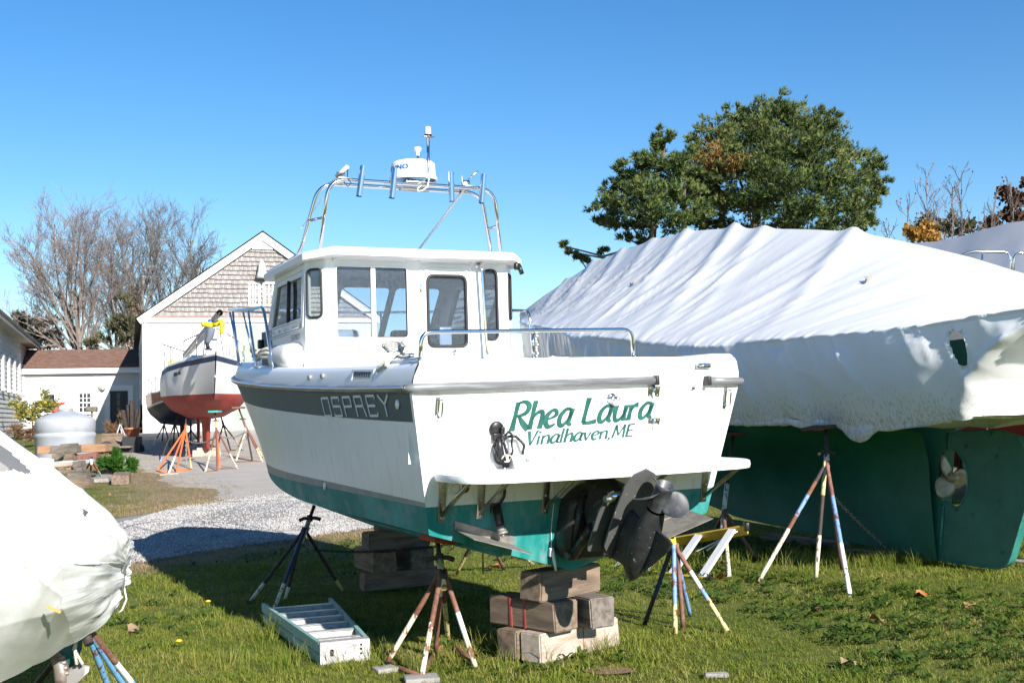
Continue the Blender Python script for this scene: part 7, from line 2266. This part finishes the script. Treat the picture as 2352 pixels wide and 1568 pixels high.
def tuft(n, h, w, lean, spread):
    mb = MB()
    for _ in range(n):
        a = rng.uniform(0, 6.283); d = Vector((math.cos(a), math.sin(a), 0)); s = Vector((-d.y, d.x, 0))
        b = Vector((rng.uniform(-spread, spread), rng.uniform(-spread, spread), -.01)); hh = h * rng.uniform(.55, 1.1); l = lean * rng.uniform(.3, 1.2); ww = w * rng.uniform(.7, 1.2)
        q = len(mb.v)
        mb.v += [tuple(b - s * ww), tuple(b + s * ww), tuple(b + d * l * .35 * hh + Vector((0, 0, hh * .6)) + s * ww * .8), tuple(b + d * l * .35 * hh + Vector((0, 0, hh * .6)) - s * ww * .8), tuple(b + d * l * hh + Vector((0, 0, hh)))]
        mb.face((q, q + 1, q + 2, q + 3), 0, True); mb.face((q + 3, q + 2, q + 4), 0, True)
    return mb
def rosette(n, L, w):
    mb = MB()
    for k in range(n):
        a = 6.283 * k / n + rng.uniform(-.4, .4); d = Vector((math.cos(a), math.sin(a), 0)); s = Vector((-d.y, d.x, 0)); l = L * rng.uniform(.6, 1.1); up_ = rng.uniform(.15, .7)
        q = len(mb.v)
        for t, k_ in ((0, .2), (.35, .7), (.7, 1), (1, .15)):
            p = d * l * t + Vector((0, 0, l * up_ * math.sin(t * 2.2)))
            mb.v += [tuple(p - s * w * k_), tuple(p + s * w * k_)]
        for j in range(3): mb.face((q + 2 * j, q + 2 * j + 1, q + 2 * j + 3, q + 2 * j + 2), 0, True)
    return mb
BLK = []
def grass_pts(n, x0, x1, y0, y1, p_fn):
    xy = np.column_stack([rng.uniform(x0, x1, n), rng.uniform(y0, y1, n)])
    keep = []
    for x, y in xy:
        if abs(x) > y * .46 + .8: continue
        if rng.random() < p_fn(x, y): keep.append((x, y))
    return keep
def pden(x, y):
    if gnear(x) < y < gfar(x): return .012
    if y >= gfar(x) and aleft(y) < x < 2.5: return .012 if x > aleft(y) + .8 else .12
    d = dryness(x, y)
    n = vnoise(x * .9, y * .9, 8)
    return max(.06, (1 - .85 * d) * (.86 + .4 * n))
gp = grass_pts(30000, -4.6, 5.4, 6.0, 9.6, pden) + grass_pts(30000, -6, 8, 9.6, 14, pden) + grass_pts(16000, -9, 10, 14, 20, pden) + grass_pts(22000, -20, 5, 20, 46, lambda x, y: pden(x, y) * (.8 if x < 0 else .2))
def zof(x, y): return gz(x, y) + .004
pts = [(x, y, zof(x, y)) for x, y in gp]
rots = [(rng.uniform(-.25, .25), rng.uniform(-.25, .25), rng.uniform(0, 6.28)) for _ in gp]
scl = [.85 * rng.uniform(.55, 1.15) * (.75 + .55 * max(0, vnoise(x * 2.6, y * 2.6, 4))) * (1.35 if vnoise(x * .6 + 9, y * .6) > .35 else 1) * (1 - .45 * dryness(x, y)) * (1.5 if y > 20 else 1) for x, y in gp]
M['grass'] = leafmat('grass_blades', [(.10, .165, .016), (.18, .225, .03), (.26, .27, .05), (.36, .31, .12)], .5, .8, .35)
scatter('grass', pts, rots, scl, [tuft(12, .040, .0028, 1.1, .045), tuft(9, .048, .0030, 1.4, .05), tuft(14, .030, .0028, 1.6, .05), tuft(8, .062, .0030, 1.0, .04)], M['grass'])
# dry straw near the drive
dp = [(x, y) for x, y in grass_pts(60000, -8.5, 4, 9, 24, lambda x, y: (0 if gnear(x) + .15 < y < gfar(x) else min(1, dryness(x, y) * 1.2) * .8))]
dp += [(x, y) for x, y in grass_pts(24000, -16, -4, 21, 44, lambda x, y: 0 if gnear(x) < y < gfar(x) else (max(0, 1 - (x - aleft(y)) / 1.6) ** 2 * .7 if x > aleft(y) else dryness(x, y) * .8))]
M['straw'] = leafmat('dry_grass_blades', [(.13, .12, .035), (.26, .20, .10), (.36, .28, .16), (.30, .22, .12)], .7, .9, .2)
scatter('dry_grass', [(x, y, zof(x, y) if not (y > 21 and x > aleft(y) - .2) else terr(x, y) + .018) for x, y in dp], [(rng.uniform(-.3, .3), rng.uniform(-.3, .3), rng.uniform(0, 6.28)) for _ in dp], [rng.uniform(.5, 1.1) for _ in dp], [tuft(9, .05, .0028, 1.5, .06), tuft(7, .065, .0028, 1.1, .06)], M['straw'])
# broad leaved weeds and clover in the lawn
wpx = grass_pts(5200, -4, 6, 6, 16, lambda x, y: 0 if dryness(x, y) > .4 else smooth((vnoise(x * .7 + 5, y * .7, 2) + .25) / .5) * (.35 if x < -.2 else 1))
M['weed'] = leafmat('weed_leaves', [(.045, .095, .012), (.075, .13, .02), (.12, .17, .03)], .45, 1.2, .35)
scatter('lawn_weeds', [(x, y, zof(x, y) + .01) for x, y in wpx], [(rng.uniform(-.2, .2), rng.uniform(-.2, .2), rng.uniform(0, 6.28)) for _ in wpx], [rng.uniform(.5, 1.2) for _ in wpx], [rosette(7, .085, .016), rosette(9, .06, .014), rosette(6, .11, .014)], M['weed'])
# tall wisps round the blocks and stands
tg = []
for (cx_, cy_, n, r) in ((.0, 8.5, 30, .22), (.55, 8.35, 40, .3), (-.25, 8.0, 40, .45), (4.0, 12.7, 160, .6), (4.9, 12.4, 120, .5), (3.3, 12.6, 120, .5), (2.3, 13.2, 120, .5), (1.2, 12.6, 120, .6), (-1.4, 8.2, 60, .5), (-2.0, 9.3, 40, .4)):
    for _ in range(n): tg.append((cx_ + rng.normal(0, r), cy_ + rng.normal(0, r * .4)))
scatter('tall_grass', [(x, y, zof(x, y)) for x, y in tg], [(rng.uniform(-.3, .3), rng.uniform(-.3, .3), rng.uniform(0, 6.28)) for _ in tg], [rng.uniform(.5, 1.0) for _ in tg], [tuft(6, .20, .0030, .7, .03), tuft(5, .26, .0030, .9, .03)], M['grass'])
# loose stones on the drive
sp_ = []
n = 52000
X_ = rng.uniform(-6.6, .5, n); T_ = rng.random(n) ** 1.25
for x, t in zip(X_, T_):
    a, c = gnear(x) - .05 + rng.normal(0, .10), gfar(x) + abs(rng.normal(0, .9))
    y = a + (c - a) * t
    if vnoise(x * .8, y * .5, 6) < -.45 and rng.random() < .6: continue
    if abs(x) > y * .45 + .6: continue
    sp_.append((x, y))
stones = []
for k in range(4):
    bm = bmesh.new(); bmesh.ops.create_icosphere(bm, subdivisions=1, radius=.5)
    for v in bm.verts: v.co = Vector((v.co.x * rng.uniform(.8, 1.3), v.co.y * rng.uniform(.7, 1.1), v.co.z * rng.uniform(.5, .8)))
    mb = MB(); mb.addbm(bm); stones.append(mb)
M['stonem'] = leafmat('gravel_stones', [(.17, .165, .165), (.29, .28, .275), (.44, .43, .42), (.25, .225, .20)], .9, 2.0, 0)
scatter('gravel', [(x, y, terr(x, y) + .026) for x, y in sp_], [(rng.uniform(0, 6.28), rng.uniform(0, 6.28), rng.uniform(0, 6.28)) for _ in sp_], [rng.uniform(.012, .036) for _ in sp_], stones, M['stonem'])

# a few fallen leaves and dandelions
leafm = [mat('orange_fallen_leaf', (.46, .17, .05), .7, col2=(.33, .11, .03), nscale=20), mat('brown_fallen_leaf', (.28, .15, .07), .8, col2=(.2, .10, .05), nscale=20), mat('pale_fallen_leaf', (.26, .18, .10), .8)]
def leaf_mesh(s):
    mb = MB(); P = []
    for k in range(7):
        t = k / 6; w_ = s * .42 * math.sin(math.pi * min(1, .08 + t * .92)) * (1 + .25 * (k % 2))
        P.append([Vector((s * (t - .5), -w_, .02 + .03 * math.sin(t * 5))), Vector((s * (t - .5), 0, .012)), Vector((s * (t - .5), w_, .028 + .02 * math.cos(t * 4)))])
    mb.grid(P, 0); return mb
LV = [((2122, 1374), 0, 'orange fallen leaf lying alone on the lawn at the lower right'), ((1660, 1328), 0, 'orange leaf pile piece beside the foot of the yellow ladder'), ((1646, 1334), 0, 'crumpled orange leaf by the black foot of the yellow ladder'), ((1880, 1408), 1, 'brown leaf in the grass before the white and blue stand'), ((2015, 1430), 1, 'dark brown leaf low on the lawn right of the white and blue stand'), ((1133, 1308), 0, 'orange leaf in the sunlit grass under the motor boat'),
      ((306, 1453), 2, 'pale leaf on the lawn near the light blue stand'), ((252, 1140), 1, 'brown leaf on the dry grass left of the gravel'), ((1650, 1300), 1, 'brown leaf behind the yellow ladder foot'), ((2230, 1398), 1, 'small brown leaf at the right of the lawn'), ((1950, 1532), 2, 'pale leaf on the lawn near the bottom edge')]
for (px, py), k, lab in LV:
    o = leaf_mesh(.11 if k != 0 else .13).build('fallen_leaf', leafm[k], None, loc=G(px, py, .02), recalc=False); o.rotation_euler = (random.uniform(-.3, .3), random.uniform(-.3, .3), random.uniform(0, 6)); tag(o, lab, 'leaf', 'fallen leaves')
for (px, py), lab in (((411, 1489), 'yellow dandelion flower on the lawn right of the light blue stand'), ((249, 1388), 'yellow dandelion beside the white tied sheet end'), ((478, 1395), 'small dandelion stalk at the edge of the shade')):
    mb = MB(); mb.lathe([(.0, .05), (.022, .055), (.026, .062), (.012, .07), (0, .068)], n=10); o = mb.build('dandelion', mat('dandelion_yellow', (.75, .52, .02), .7) if 'dandelion_yellow' not in bpy.data.materials else bpy.data.materials['dandelion_yellow'], None, loc=G(px, py))
    mb = MB(); mb.tube([(0, 0, 0), (0, 0, .055)], .003, 5); mb.build('stem', M['weed'], o); tag(o, lab, 'flower')
# bare patch and flat stone at the bottom edge
mb = MB(); c0_ = G(1400, 1540); mb.grid([[Vector((math.cos(a) * r * .17 * (1 + .2 * vnoise(a * 2, 1)), math.sin(a) * r * .11, .006 * (1 - r) + .004)) for a in [6.283 * k / 24 for k in range(25)]] for r in (.02, .5, 1)], 0)
o = mb.build('bare_earth', mat('bare_brown_earth', (.20, .12, .07), .95, col2=(.12, .07, .04), nscale=30, bump=.6), kind='structure', loc=c0_, recalc=False)
s_ = MB(); s_.bbox((0, 0, .0), (.15, .07, .03), .01); o = s_.build('flat_stone', M['stone'], None, loc=G(1645, 1549)); tag(o, 'flat grey stone sunk in the lawn at the bottom edge', 'stone')

# ================================================================ trees
class Fast:
    """bare arrays for foliage"""
    def __init__(s): s.v = []; s.f = []; s.m = []
    def blade(s, p, d, w, L, m):
        q = len(s.v); a = d.orthogonal().normalized()
        a = a * math.cos(random.random() * 6.28) + d.cross(a) * math.sin(random.random() * 6.28)
        s.v += [tuple(p - a * w), tuple(p + a * w), tuple(p + d * L)]
        s.f.append((q, q + 1, q + 2)); s.m.append(m)
    def leaf(s, p, d, w, L, m):
        q = len(s.v); a = d.orthogonal().normalized(); r_ = random.random() * 6.28
        a = a * math.cos(r_) + d.cross(a) * math.sin(r_)
        s.v += [tuple(p), tuple(p + d * L * .5 + a * w), tuple(p + d * L), tuple(p + d * L * .5 - a * w)]
        s.f.append((q, q + 1, q + 2, q + 3)); s.m.append(m)
    def build(s, name, mats_, parent, kind=None):
        me = bpy.data.meshes.new(name); me.from_pydata(s.v, [], s.f)
        for q in mats_: me.materials.append(q)
        me.polygons.foreach_set('material_index', s.m); me.update()
        o = bpy.data.objects.new(name, me); COL.objects.link(o); o.parent = parent
        if kind: o['kind'] = kind
        return o
    def stick(s, pts, r0, r1, n=3, m=0):
        q0 = len(s.v); N = len(pts)
        for i, p in enumerate(pts):
            t = (pts[min(N - 1, i + 1)] - pts[max(0, i - 1)])
            t = t.normalized() if t.length > 1e-6 else Vector((0, 0, 1))
            a = t.orthogonal().normalized(); b = t.cross(a); r = lerp(r0, r1, i / (N - 1))
            for k in range(n):
                an = 6.283 * k / n
                s.v.append(tuple(p + (a * math.cos(an) + b * math.sin(an)) * r))
        for i in range(N - 1):
            for k in range(n):
                s.f.append((q0 + i * n + k, q0 + i * n + (k + 1) % n, q0 + (i + 1) * n + (k + 1) % n, q0 + (i + 1) * n + k)); s.m.append(m)
def rv(a=1.0): return Vector((random.gauss(0, a), random.gauss(0, a), random.gauss(0, a)))
barkm = [mat('pinkish_bark', (.20, .155, .135), .9, col2=(.12, .092, .08), nscale=3), mat('grey_bark', (.21, .19, .175), .9, col2=(.13, .115, .105), nscale=3), mat('twig_bark', (.25, .205, .185), .9)]
def bare_tree(label, base, top, r0, spread, nlimb, seed, bm=0, twigs=1.0, ivy=False, fork=.33):
    random.seed(seed)
    t = thing('bare_tree', label, 'tree', base, 0, 'bare trees behind the buildings')
    base = Vector(base); H = Vector(top) - base
    tk, cr = Fast(), Fast()
    def limb(p, d, L, r, lev):
        n = 5 if lev < 2 else 4 if lev < 3 else 3
        pts = [p]; dd = d.copy()
        for k in range(n):
            dd = (dd + rv(.07 if lev < 2 else .13) + Vector((0, 0, .06 if lev > 0 else .03))).normalized()
            pts.append(pts[-1] + dd * L / n)
        tgt = tk if lev < 2 else cr
        tgt.stick(pts, r, r * (.55 if lev < 3 else .4), 6 if lev == 0 else 5 if lev == 1 else 3, 0)
        if lev >= 5: return
        nb = {0: nlimb, 1: 7, 2: 5, 3: 4, 4: 3}[lev]
        nb = max(1, int(nb * (twigs if lev >= 3 else 1)))
        for k in range(nb):
            f = lerp(fork if lev == 0 else .25, 1.0, (k + random.random() * .8) / nb) if nb > 1 else .8
            i = min(n - 1, int(f * n)); q = pts[i].lerp(pts[i + 1], min(1, f * n - i))
            base_d = (pts[i + 1] - pts[i]).normalized()
            an = random.uniform(.3, .75) if lev > 0 else random.uniform(.25, .6)
            o_ = base_d.orthogonal().normalized(); ro = random.random() * 6.283
            o_ = o_ * math.cos(ro) + base_d.cross(o_) * math.sin(ro)
            nd = (base_d * math.cos(an) + o_ * math.sin(an)).normalized()
            rr_ = {0: .40, 1: .42, 2: .46, 3: .60, 4: .7}[lev]
            limb(q, nd, L * {0: .56 * spread, 1: .50, 2: .50, 3: .55, 4: .6}[lev] * random.uniform(.7, 1.15), max(.0115, r * rr_ * (1.15 - .5 * f)), lev + 1)
    limb(Vector((0, 0, 0)), (H.normalized()), H.length * .66, r0 * .8, 0)
    tk.build('trunk', [barkm[bm]], t)
    cr.build('crown', [barkm[2] if bm == 0 else barkm[1]], t)
    if ivy:
        iv = Fast()
        for _ in range(2600):
            f = random.random() ** 1.2; a = random.random() * 6.28; rr_ = random.uniform(.2, 1.1) * (1.1 - f * .7)
            p = H * f * .62 + Vector((math.cos(a) * rr_, math.sin(a) * rr_, 0)); iv.leaf(p, (rv() + Vector((0, 0, -.4))).normalized(), .07, .22, random.randrange(2))
        iv.build('dead_vines', [mat('dead_vine', (.24, .17, .11), .9), mat('dead_vine_dark', (.13, .09, .06), .9)] if 'dead_vine' not in bpy.data.materials else [bpy.data.materials['dead_vine'], bpy.data.materials['dead_vine_dark']], t)
    return t
def T(px, py, y): return AT(px, py, y)
def tree_at(label, bx, tx, ty, y, r0, spread, nl, seed, **k):
    b = T(bx, 900, y); b.z = terr(0, y) - .2
    bare_tree(label, b, T(tx, ty, y), r0, spread, nl, seed, **k)
tree_at('leftmost bare tree with pinkish trunk leaning left over the annex roof', 205, 118, 500, 84, .34, 1.0, 11, 21)
tree_at('bare tree with a straight forked trunk behind the middle of the annex roof', 232, 195, 485, 86, .32, .95, 11, 5)
tree_at('bare tree with vine covered trunk beside the barn eave', 300, 318, 452, 88, .42, .95, 11, 9, bm=1, ivy=True)
tree_at('tall bare tree with pale crown behind the barn roof slope', 365, 402, 520, 92, .40, .95, 11, 14, bm=1)
tree_at('bare tree with spreading pale twigs right of the others above the barn peak', 480, 528, 510, 95, .34, .85, 10, 33, bm=1, twigs=.7)
tree_at('slender bare tree between the two taller ones behind the annex', 262, 270, 520, 90, .26, .9, 10, 41)

# needle foliage
pineM = [leafmat('pine_needles_dark', [(.020, .044, .014), (.036, .066, .020), (.055, .085, .026)], .55, .25, .12), leafmat('pine_needles_sunlit', [(.085, .13, .03), (.13, .17, .042), (.17, .195, .06)], .55, .25, .15), leafmat('dead_needles', [(.20, .11, .03), (.28, .17, .05)], .7, .5, .1)]  # second material paints the sunlit needles in a brighter green
pbark = mat('pine_bark', (.15, .115, .095), .95, col2=(.08, .06, .05), nscale=6)
def lobe_tree(name, label, cat, y, trunks, lobes, mats_, dens, L, w, group=None, up_=.8, dead=(), bark=None, nb=7, kind='blade'):
    b0_ = AT(trunks[0][0][0], 930, y); b0_.z = terr(0, y) - .1
    t = thing(name, label, cat, b0_, 0, group)
    lim, fo = Fast(), Fast()
    k_ = y / FPX
    tps = []
    for tr in trunks:
        pts = [AT(px, py, y + dy) - b0_ for px, py, dy in tr[:-1]]
        pts[0].z = 0
        r0 = tr[-1]
        lim.stick(pts, r0, r0 * .25, 8); tps.append(pts)
    for (px, py, rx, ry, dy) in lobes:
        c = AT(px, py, y + dy) - b0_; R1, R2 = rx * k_, ry * k_
        # limb from the nearest trunk
        best = None
        for pts in tps:
            for i in range(len(pts) - 1):
                for q in (0, .5, 1):
                    p = pts[i].lerp(pts[i + 1], q)
                    if p.z < c.z + R2 * .3:
                        d = (p - c).length + abs(c.z - R2 * 1.2 - p.z) * .4
                        if best is None or d < best[0]: best = (d, p)
        p0 = best[1] if best else tps[0][0]
        mid = p0.lerp(c, .55) + Vector((0, 0, -.12 * (c - p0).length))
        lim.stick([p0, p0.lerp(mid, .6), mid, c], .10, .03, 5)
        n = int(dens * R1 * R2)
        subs = [c + Vector((random.gauss(0, .48) * R1, random.gauss(0, .5) * R1, random.gauss(0, .45) * R2)) for _ in range(max(4, int(n / 16)))]
        for s_ in subs:
            if random.random() < .3: lim.stick([c + (s_ - c) * .1, s_], .025, .01, 3)
            lit = (s_.z - c.z) / max(.1, R2)  # brighter needles likelier high in each lobe, so lit tops are painted in
            out_ = (s_ - c); out_ = out_.normalized() if out_.length > .01 else Vector((0, 0, 1))
            dd_ = any((s_ + b0_ - AT(dx, dy_, y)).xz.length < dr * k_ for dx, dy_, dr in dead) if dead else False
            for _ in range(16):
                p = s_ + Vector((random.gauss(0, .30), random.gauss(0, .30), random.gauss(0, .20))) * min(1.2, R1 * .55)
                d = (out_ * .7 + Vector((0, 0, up_)) + rv(.35)).normalized()
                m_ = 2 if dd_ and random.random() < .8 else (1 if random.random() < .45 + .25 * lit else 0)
                for _ in range(nb):
                    if kind == 'blade': fo.blade(p, (d + rv(.45)).normalized(), w, L * random.uniform(.7, 1.2), m_)
                    else: fo.leaf(p + rv(.1), (d + rv(.8)).normalized(), w, L * random.uniform(.7, 1.2), m_)
    lim.build('trunk', [bark or pbark], t); fo.build('crown', mats_, t)
    return t
random.seed(77)
PYD = 58
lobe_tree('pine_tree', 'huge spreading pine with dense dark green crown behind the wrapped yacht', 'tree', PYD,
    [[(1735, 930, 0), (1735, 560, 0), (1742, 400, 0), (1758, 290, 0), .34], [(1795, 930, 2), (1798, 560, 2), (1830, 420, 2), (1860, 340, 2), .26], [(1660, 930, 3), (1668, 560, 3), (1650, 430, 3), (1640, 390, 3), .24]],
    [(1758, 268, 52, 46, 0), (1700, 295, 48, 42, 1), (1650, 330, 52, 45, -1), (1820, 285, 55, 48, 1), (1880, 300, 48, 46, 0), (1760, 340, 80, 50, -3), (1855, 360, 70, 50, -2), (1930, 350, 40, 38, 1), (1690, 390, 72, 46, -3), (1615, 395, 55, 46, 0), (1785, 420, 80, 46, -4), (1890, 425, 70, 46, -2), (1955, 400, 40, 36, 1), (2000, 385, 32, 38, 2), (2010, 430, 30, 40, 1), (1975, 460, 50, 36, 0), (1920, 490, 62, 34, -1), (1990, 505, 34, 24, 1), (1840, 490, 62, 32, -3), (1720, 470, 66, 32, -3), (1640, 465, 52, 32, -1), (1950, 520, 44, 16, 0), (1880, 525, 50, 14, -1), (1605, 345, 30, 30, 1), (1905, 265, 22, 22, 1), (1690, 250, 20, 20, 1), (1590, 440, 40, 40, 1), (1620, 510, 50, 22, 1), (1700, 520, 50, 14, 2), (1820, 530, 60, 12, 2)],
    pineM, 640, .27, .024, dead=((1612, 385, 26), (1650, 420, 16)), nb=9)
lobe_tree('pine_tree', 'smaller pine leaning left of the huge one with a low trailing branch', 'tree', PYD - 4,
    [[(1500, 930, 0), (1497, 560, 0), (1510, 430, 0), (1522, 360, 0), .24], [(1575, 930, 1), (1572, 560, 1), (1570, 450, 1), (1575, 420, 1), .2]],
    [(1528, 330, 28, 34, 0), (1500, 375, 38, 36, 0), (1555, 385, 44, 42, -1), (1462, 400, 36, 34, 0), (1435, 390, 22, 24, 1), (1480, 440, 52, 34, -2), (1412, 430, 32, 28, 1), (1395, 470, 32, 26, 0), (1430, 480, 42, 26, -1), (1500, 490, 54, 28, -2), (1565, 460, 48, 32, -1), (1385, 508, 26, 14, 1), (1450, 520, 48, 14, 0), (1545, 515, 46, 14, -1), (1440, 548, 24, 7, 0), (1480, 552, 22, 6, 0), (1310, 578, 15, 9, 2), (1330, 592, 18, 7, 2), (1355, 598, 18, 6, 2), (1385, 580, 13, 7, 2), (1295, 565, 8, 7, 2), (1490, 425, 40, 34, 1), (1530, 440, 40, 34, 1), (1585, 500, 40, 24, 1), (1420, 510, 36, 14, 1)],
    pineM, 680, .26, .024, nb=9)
# brown green evergreens behind the left buildings
everM = [leafmat('dull_evergreen', [(.10, .085, .05), (.14, .115, .07), (.17, .135, .09)], .7, .2, .1), leafmat('olive_evergreen', [(.07, .08, .035), (.10, .105, .05)], .7, .2, .1)]
lobe_tree('evergreen_tree', 'dull olive and brown evergreen behind the roof of the long left building', 'tree', 90,
    [[(90, 930, 0), (90, 800, 0), (95, 740, 0), .3]], [(60, 745, 40, 26, 0), (105, 748, 36, 26, 0), (135, 755, 22, 24, 0), (85, 775, 60, 22, 0), (40, 770, 34, 30, 0), (135, 788, 28, 14, 0), (20, 750, 22, 26, 0)], everM, 130, .5, .055, nb=5)
lobe_tree('evergreen_tree', 'brown vine draped evergreen mass between the bare trunks and the barn', 'tree', 84,
    [[(285, 930, 0), (285, 800, 0), (288, 720, 0), .3]], [(290, 725, 26, 34, 0), (262, 755, 28, 28, 0), (300, 765, 26, 36, 0), (235, 782, 26, 16, 0), (215, 790, 18, 10, 0), (275, 785, 40, 18, 0)], everM, 130, .5, .05, nb=5)
# dry arching stems before it
# saplings and shrubs at the right
sapM = [leafmat('russet_leaves', [(.30, .10, .04), (.38, .15, .07)], .7, .5, .3), leafmat('gold_leaves', [(.30, .15, .03), (.38, .21, .05), (.26, .12, .03)], .7, .5, .3), leafmat('olive_shrub_leaves', [(.10, .095, .05), (.15, .13, .07)], .7, .5, .2), leafmat('dark_russet_leaves', [(.05, .03, .022), (.10, .05, .03)], .7, .5, .2)]
def sapling(label, bx, by, tx, ty, y, seed, nl=9, leaves=14, r0=.07):
    random.seed(seed)
    b = T(bx, 930, y); b.z = terr(0, y); top = T(tx, ty, y)
    t = thing('sapling', label, 'tree', b, 0, 'saplings beyond the wrapped boats')
    H = top - b; st_, cr = Fast(), Fast()
    pts = [Vector((0, 0, 0)) + H * k / 8 + Vector((random.gauss(0, .05), random.gauss(0, .05), 0)) * (k > 0) for k in range(9)]
    st_.stick(pts, r0, .012, 5)
    lf = Fast()
    for k in range(nl * 3):
        f = random.uniform(.35, .97); p = H * f; a = random.random() * 6.28
        d = Vector((math.cos(a) * .55, math.sin(a) * .55, 1)).normalized(); L = H.length * .26 * (1.05 - f) + .5
        q = [p, p + d * L * .5 + rv(.05), p + (d + Vector((0, 0, .15))).normalized() * L + rv(.08)]
        cr.stick(q, .022, .009, 3)
        for _ in range(4):
            g_ = random.uniform(.3, 1); s0 = q[0].lerp(q[2], g_); e = s0 + (d + rv(.4)).normalized() * L * .35; cr.stick([s0, e], .011, .007, 3)
            if random.random() < leaves / 40: lf.leaf(e, rv().normalized(), .035, .11, 0)
    st_.build('trunk', [barkm[0]], t); cr.build('crown', [barkm[2]], t)
    if lf.f: lf.build('leaves', [sapM[0] if seed % 2 else sapM[3]], t)
sapling('tallest thin bare sapling with a few russet leaves at the left of the row', 2138, 900, 2128, 388, 46, 3)
sapling('thin sapling with a straight stem right of the tallest one', 2190, 900, 2186, 430, 46, 8)
sapling('pointed bare sapling in the middle of the row before the sky', 2218, 900, 2205, 392, 47, 12)
sapling('sapling slanting to the right above the grey cover', 2240, 900, 2285, 440, 45, 15)
sapling('bare sapling beside the dark russet tree', 2325, 900, 2322, 415, 46, 16)
sapling('short sapling with orange leaves close to the pine', 2025, 900, 2040, 505, 46, 18, 4, 20)
sapling('leafy short sapling between pine and tall saplings', 2075, 900, 2085, 470, 46, 21, 6, 26)
random.seed(91)
lobe_tree('shrub', 'golden leaved shrub glowing above the edge of the wrapped yacht', 'shrub', 43, [[(2120, 930, 0), (2120, 600, 0), (2125, 545, 0), .08]], [(2118, 540, 26, 12, 0), (2140, 544, 22, 10, 0), (2095, 535, 14, 9, 0), (2125, 528, 20, 10, 0)], [sapM[1], sapM[1], sapM[1]], 420, .17, .08, kind='leaf', nb=3)
lobe_tree('shrub', 'olive shrub behind the golden one', 'shrub', 48, [[(2170, 930, 0), (2170, 600, 0), (2170, 530, 0), .08]], [(2160, 520, 30, 20, 0), (2195, 530, 24, 16, 0), (2225, 525, 26, 18, 0), (2130, 512, 20, 14, 0)], [sapM[2], sapM[2], sapM[1]], 300, .2, .07, kind='leaf', nb=3)
lobe_tree('broadleaf_tree', 'dark russet tree at the right edge above the grey cover', 'tree', 48, [[(2340, 930, 0), (2340, 600, 0), (2345, 460, 0), .15]], [(2335, 470, 28, 24, 0), (2350, 500, 30, 26, 0), (2318, 500, 26, 22, 0), (2290, 515, 22, 16, 0), (2360, 445, 24, 26, 0), (2310, 450, 12, 10, 0)], [sapM[3], sapM[3], sapM[0]], 300, .24, .09, kind='leaf', nb=3)
# near shrubs of the yard
bushM = [leafmat('bright_fern_green', [(.025, .085, .012), (.045, .125, .018), (.075, .17, .03)], .5, 1.5, .3)] * 3
bq = G(268, 1085)
lobe_tree('bush', 'bright green feathery bush beside the timber pile', 'bush', bq.y, [[(268, 1080, 0), (268, 1070, 0), (268, 1055, 0), .03]], [(262, 1060, 22, 16, 0), (285, 1068, 18, 12, 0), (245, 1072, 18, 10, 0), (268, 1074, 34, 10, -.3), (265, 1048, 11, 9, 0), (295, 1076, 10, 7, 0)], bushM, 1500, .22, .035, nb=5, up_=.5)
yelM = [leafmat('yellow_shrub_leaves', [(.28, .24, .04), (.38, .32, .06), (.18, .19, .05)], .6, 1.0, .3), leafmat('pale_green_leaves', [(.14, .17, .06), (.24, .25, .10)], .6, 1.0, .3), sapM[0]]
lobe_tree('shrub', 'yellow green shrub in front of the annex corner left of the tank', 'shrub', 50, [[(75, 985, 0), (75, 965, 0), (78, 930, 0), .04]], [(62, 938, 18, 18, 0), (85, 930, 14, 20, 0), (50, 950, 14, 12, 0), (76, 955, 22, 12, 0), (110, 935, 12, 14, 0)], yelM, 360, .16, .06, kind='leaf', nb=3)
dryM = [leafmat('dry_brown_stalks', [(.16, .09, .05), (.26, .16, .09), (.33, .22, .13)], .8, 1.2, .2)] * 3
lobe_tree('dry_weeds', 'russet dry weeds at the foot of the yellow shrub', 'weeds', 46, [[(55, 1000, 0), (55, 990, 0), (55, 975, 0), .02]], [(45, 985, 22, 16, 0), (68, 990, 20, 16, 0), (30, 992, 16, 14, 0), (80, 1000, 10, 12, 0)], dryM, 500, .26, .012, nb=5, up_=.8)
lobe_tree('dry_weeds', 'tall tan dry weeds before the dark annex door', 'weeds', 56, [[(268, 1000, 0), (268, 985, 0), (268, 960, 0), .02]], [(255, 985, 12, 14, 0), (275, 975, 14, 20, 0), (292, 972, 12, 18, 0), (300, 988, 10, 12, 0), (262, 996, 22, 6, 0), (290, 997, 20, 6, 0)], dryM, 400, .34, .013, nb=5, up_=.9)
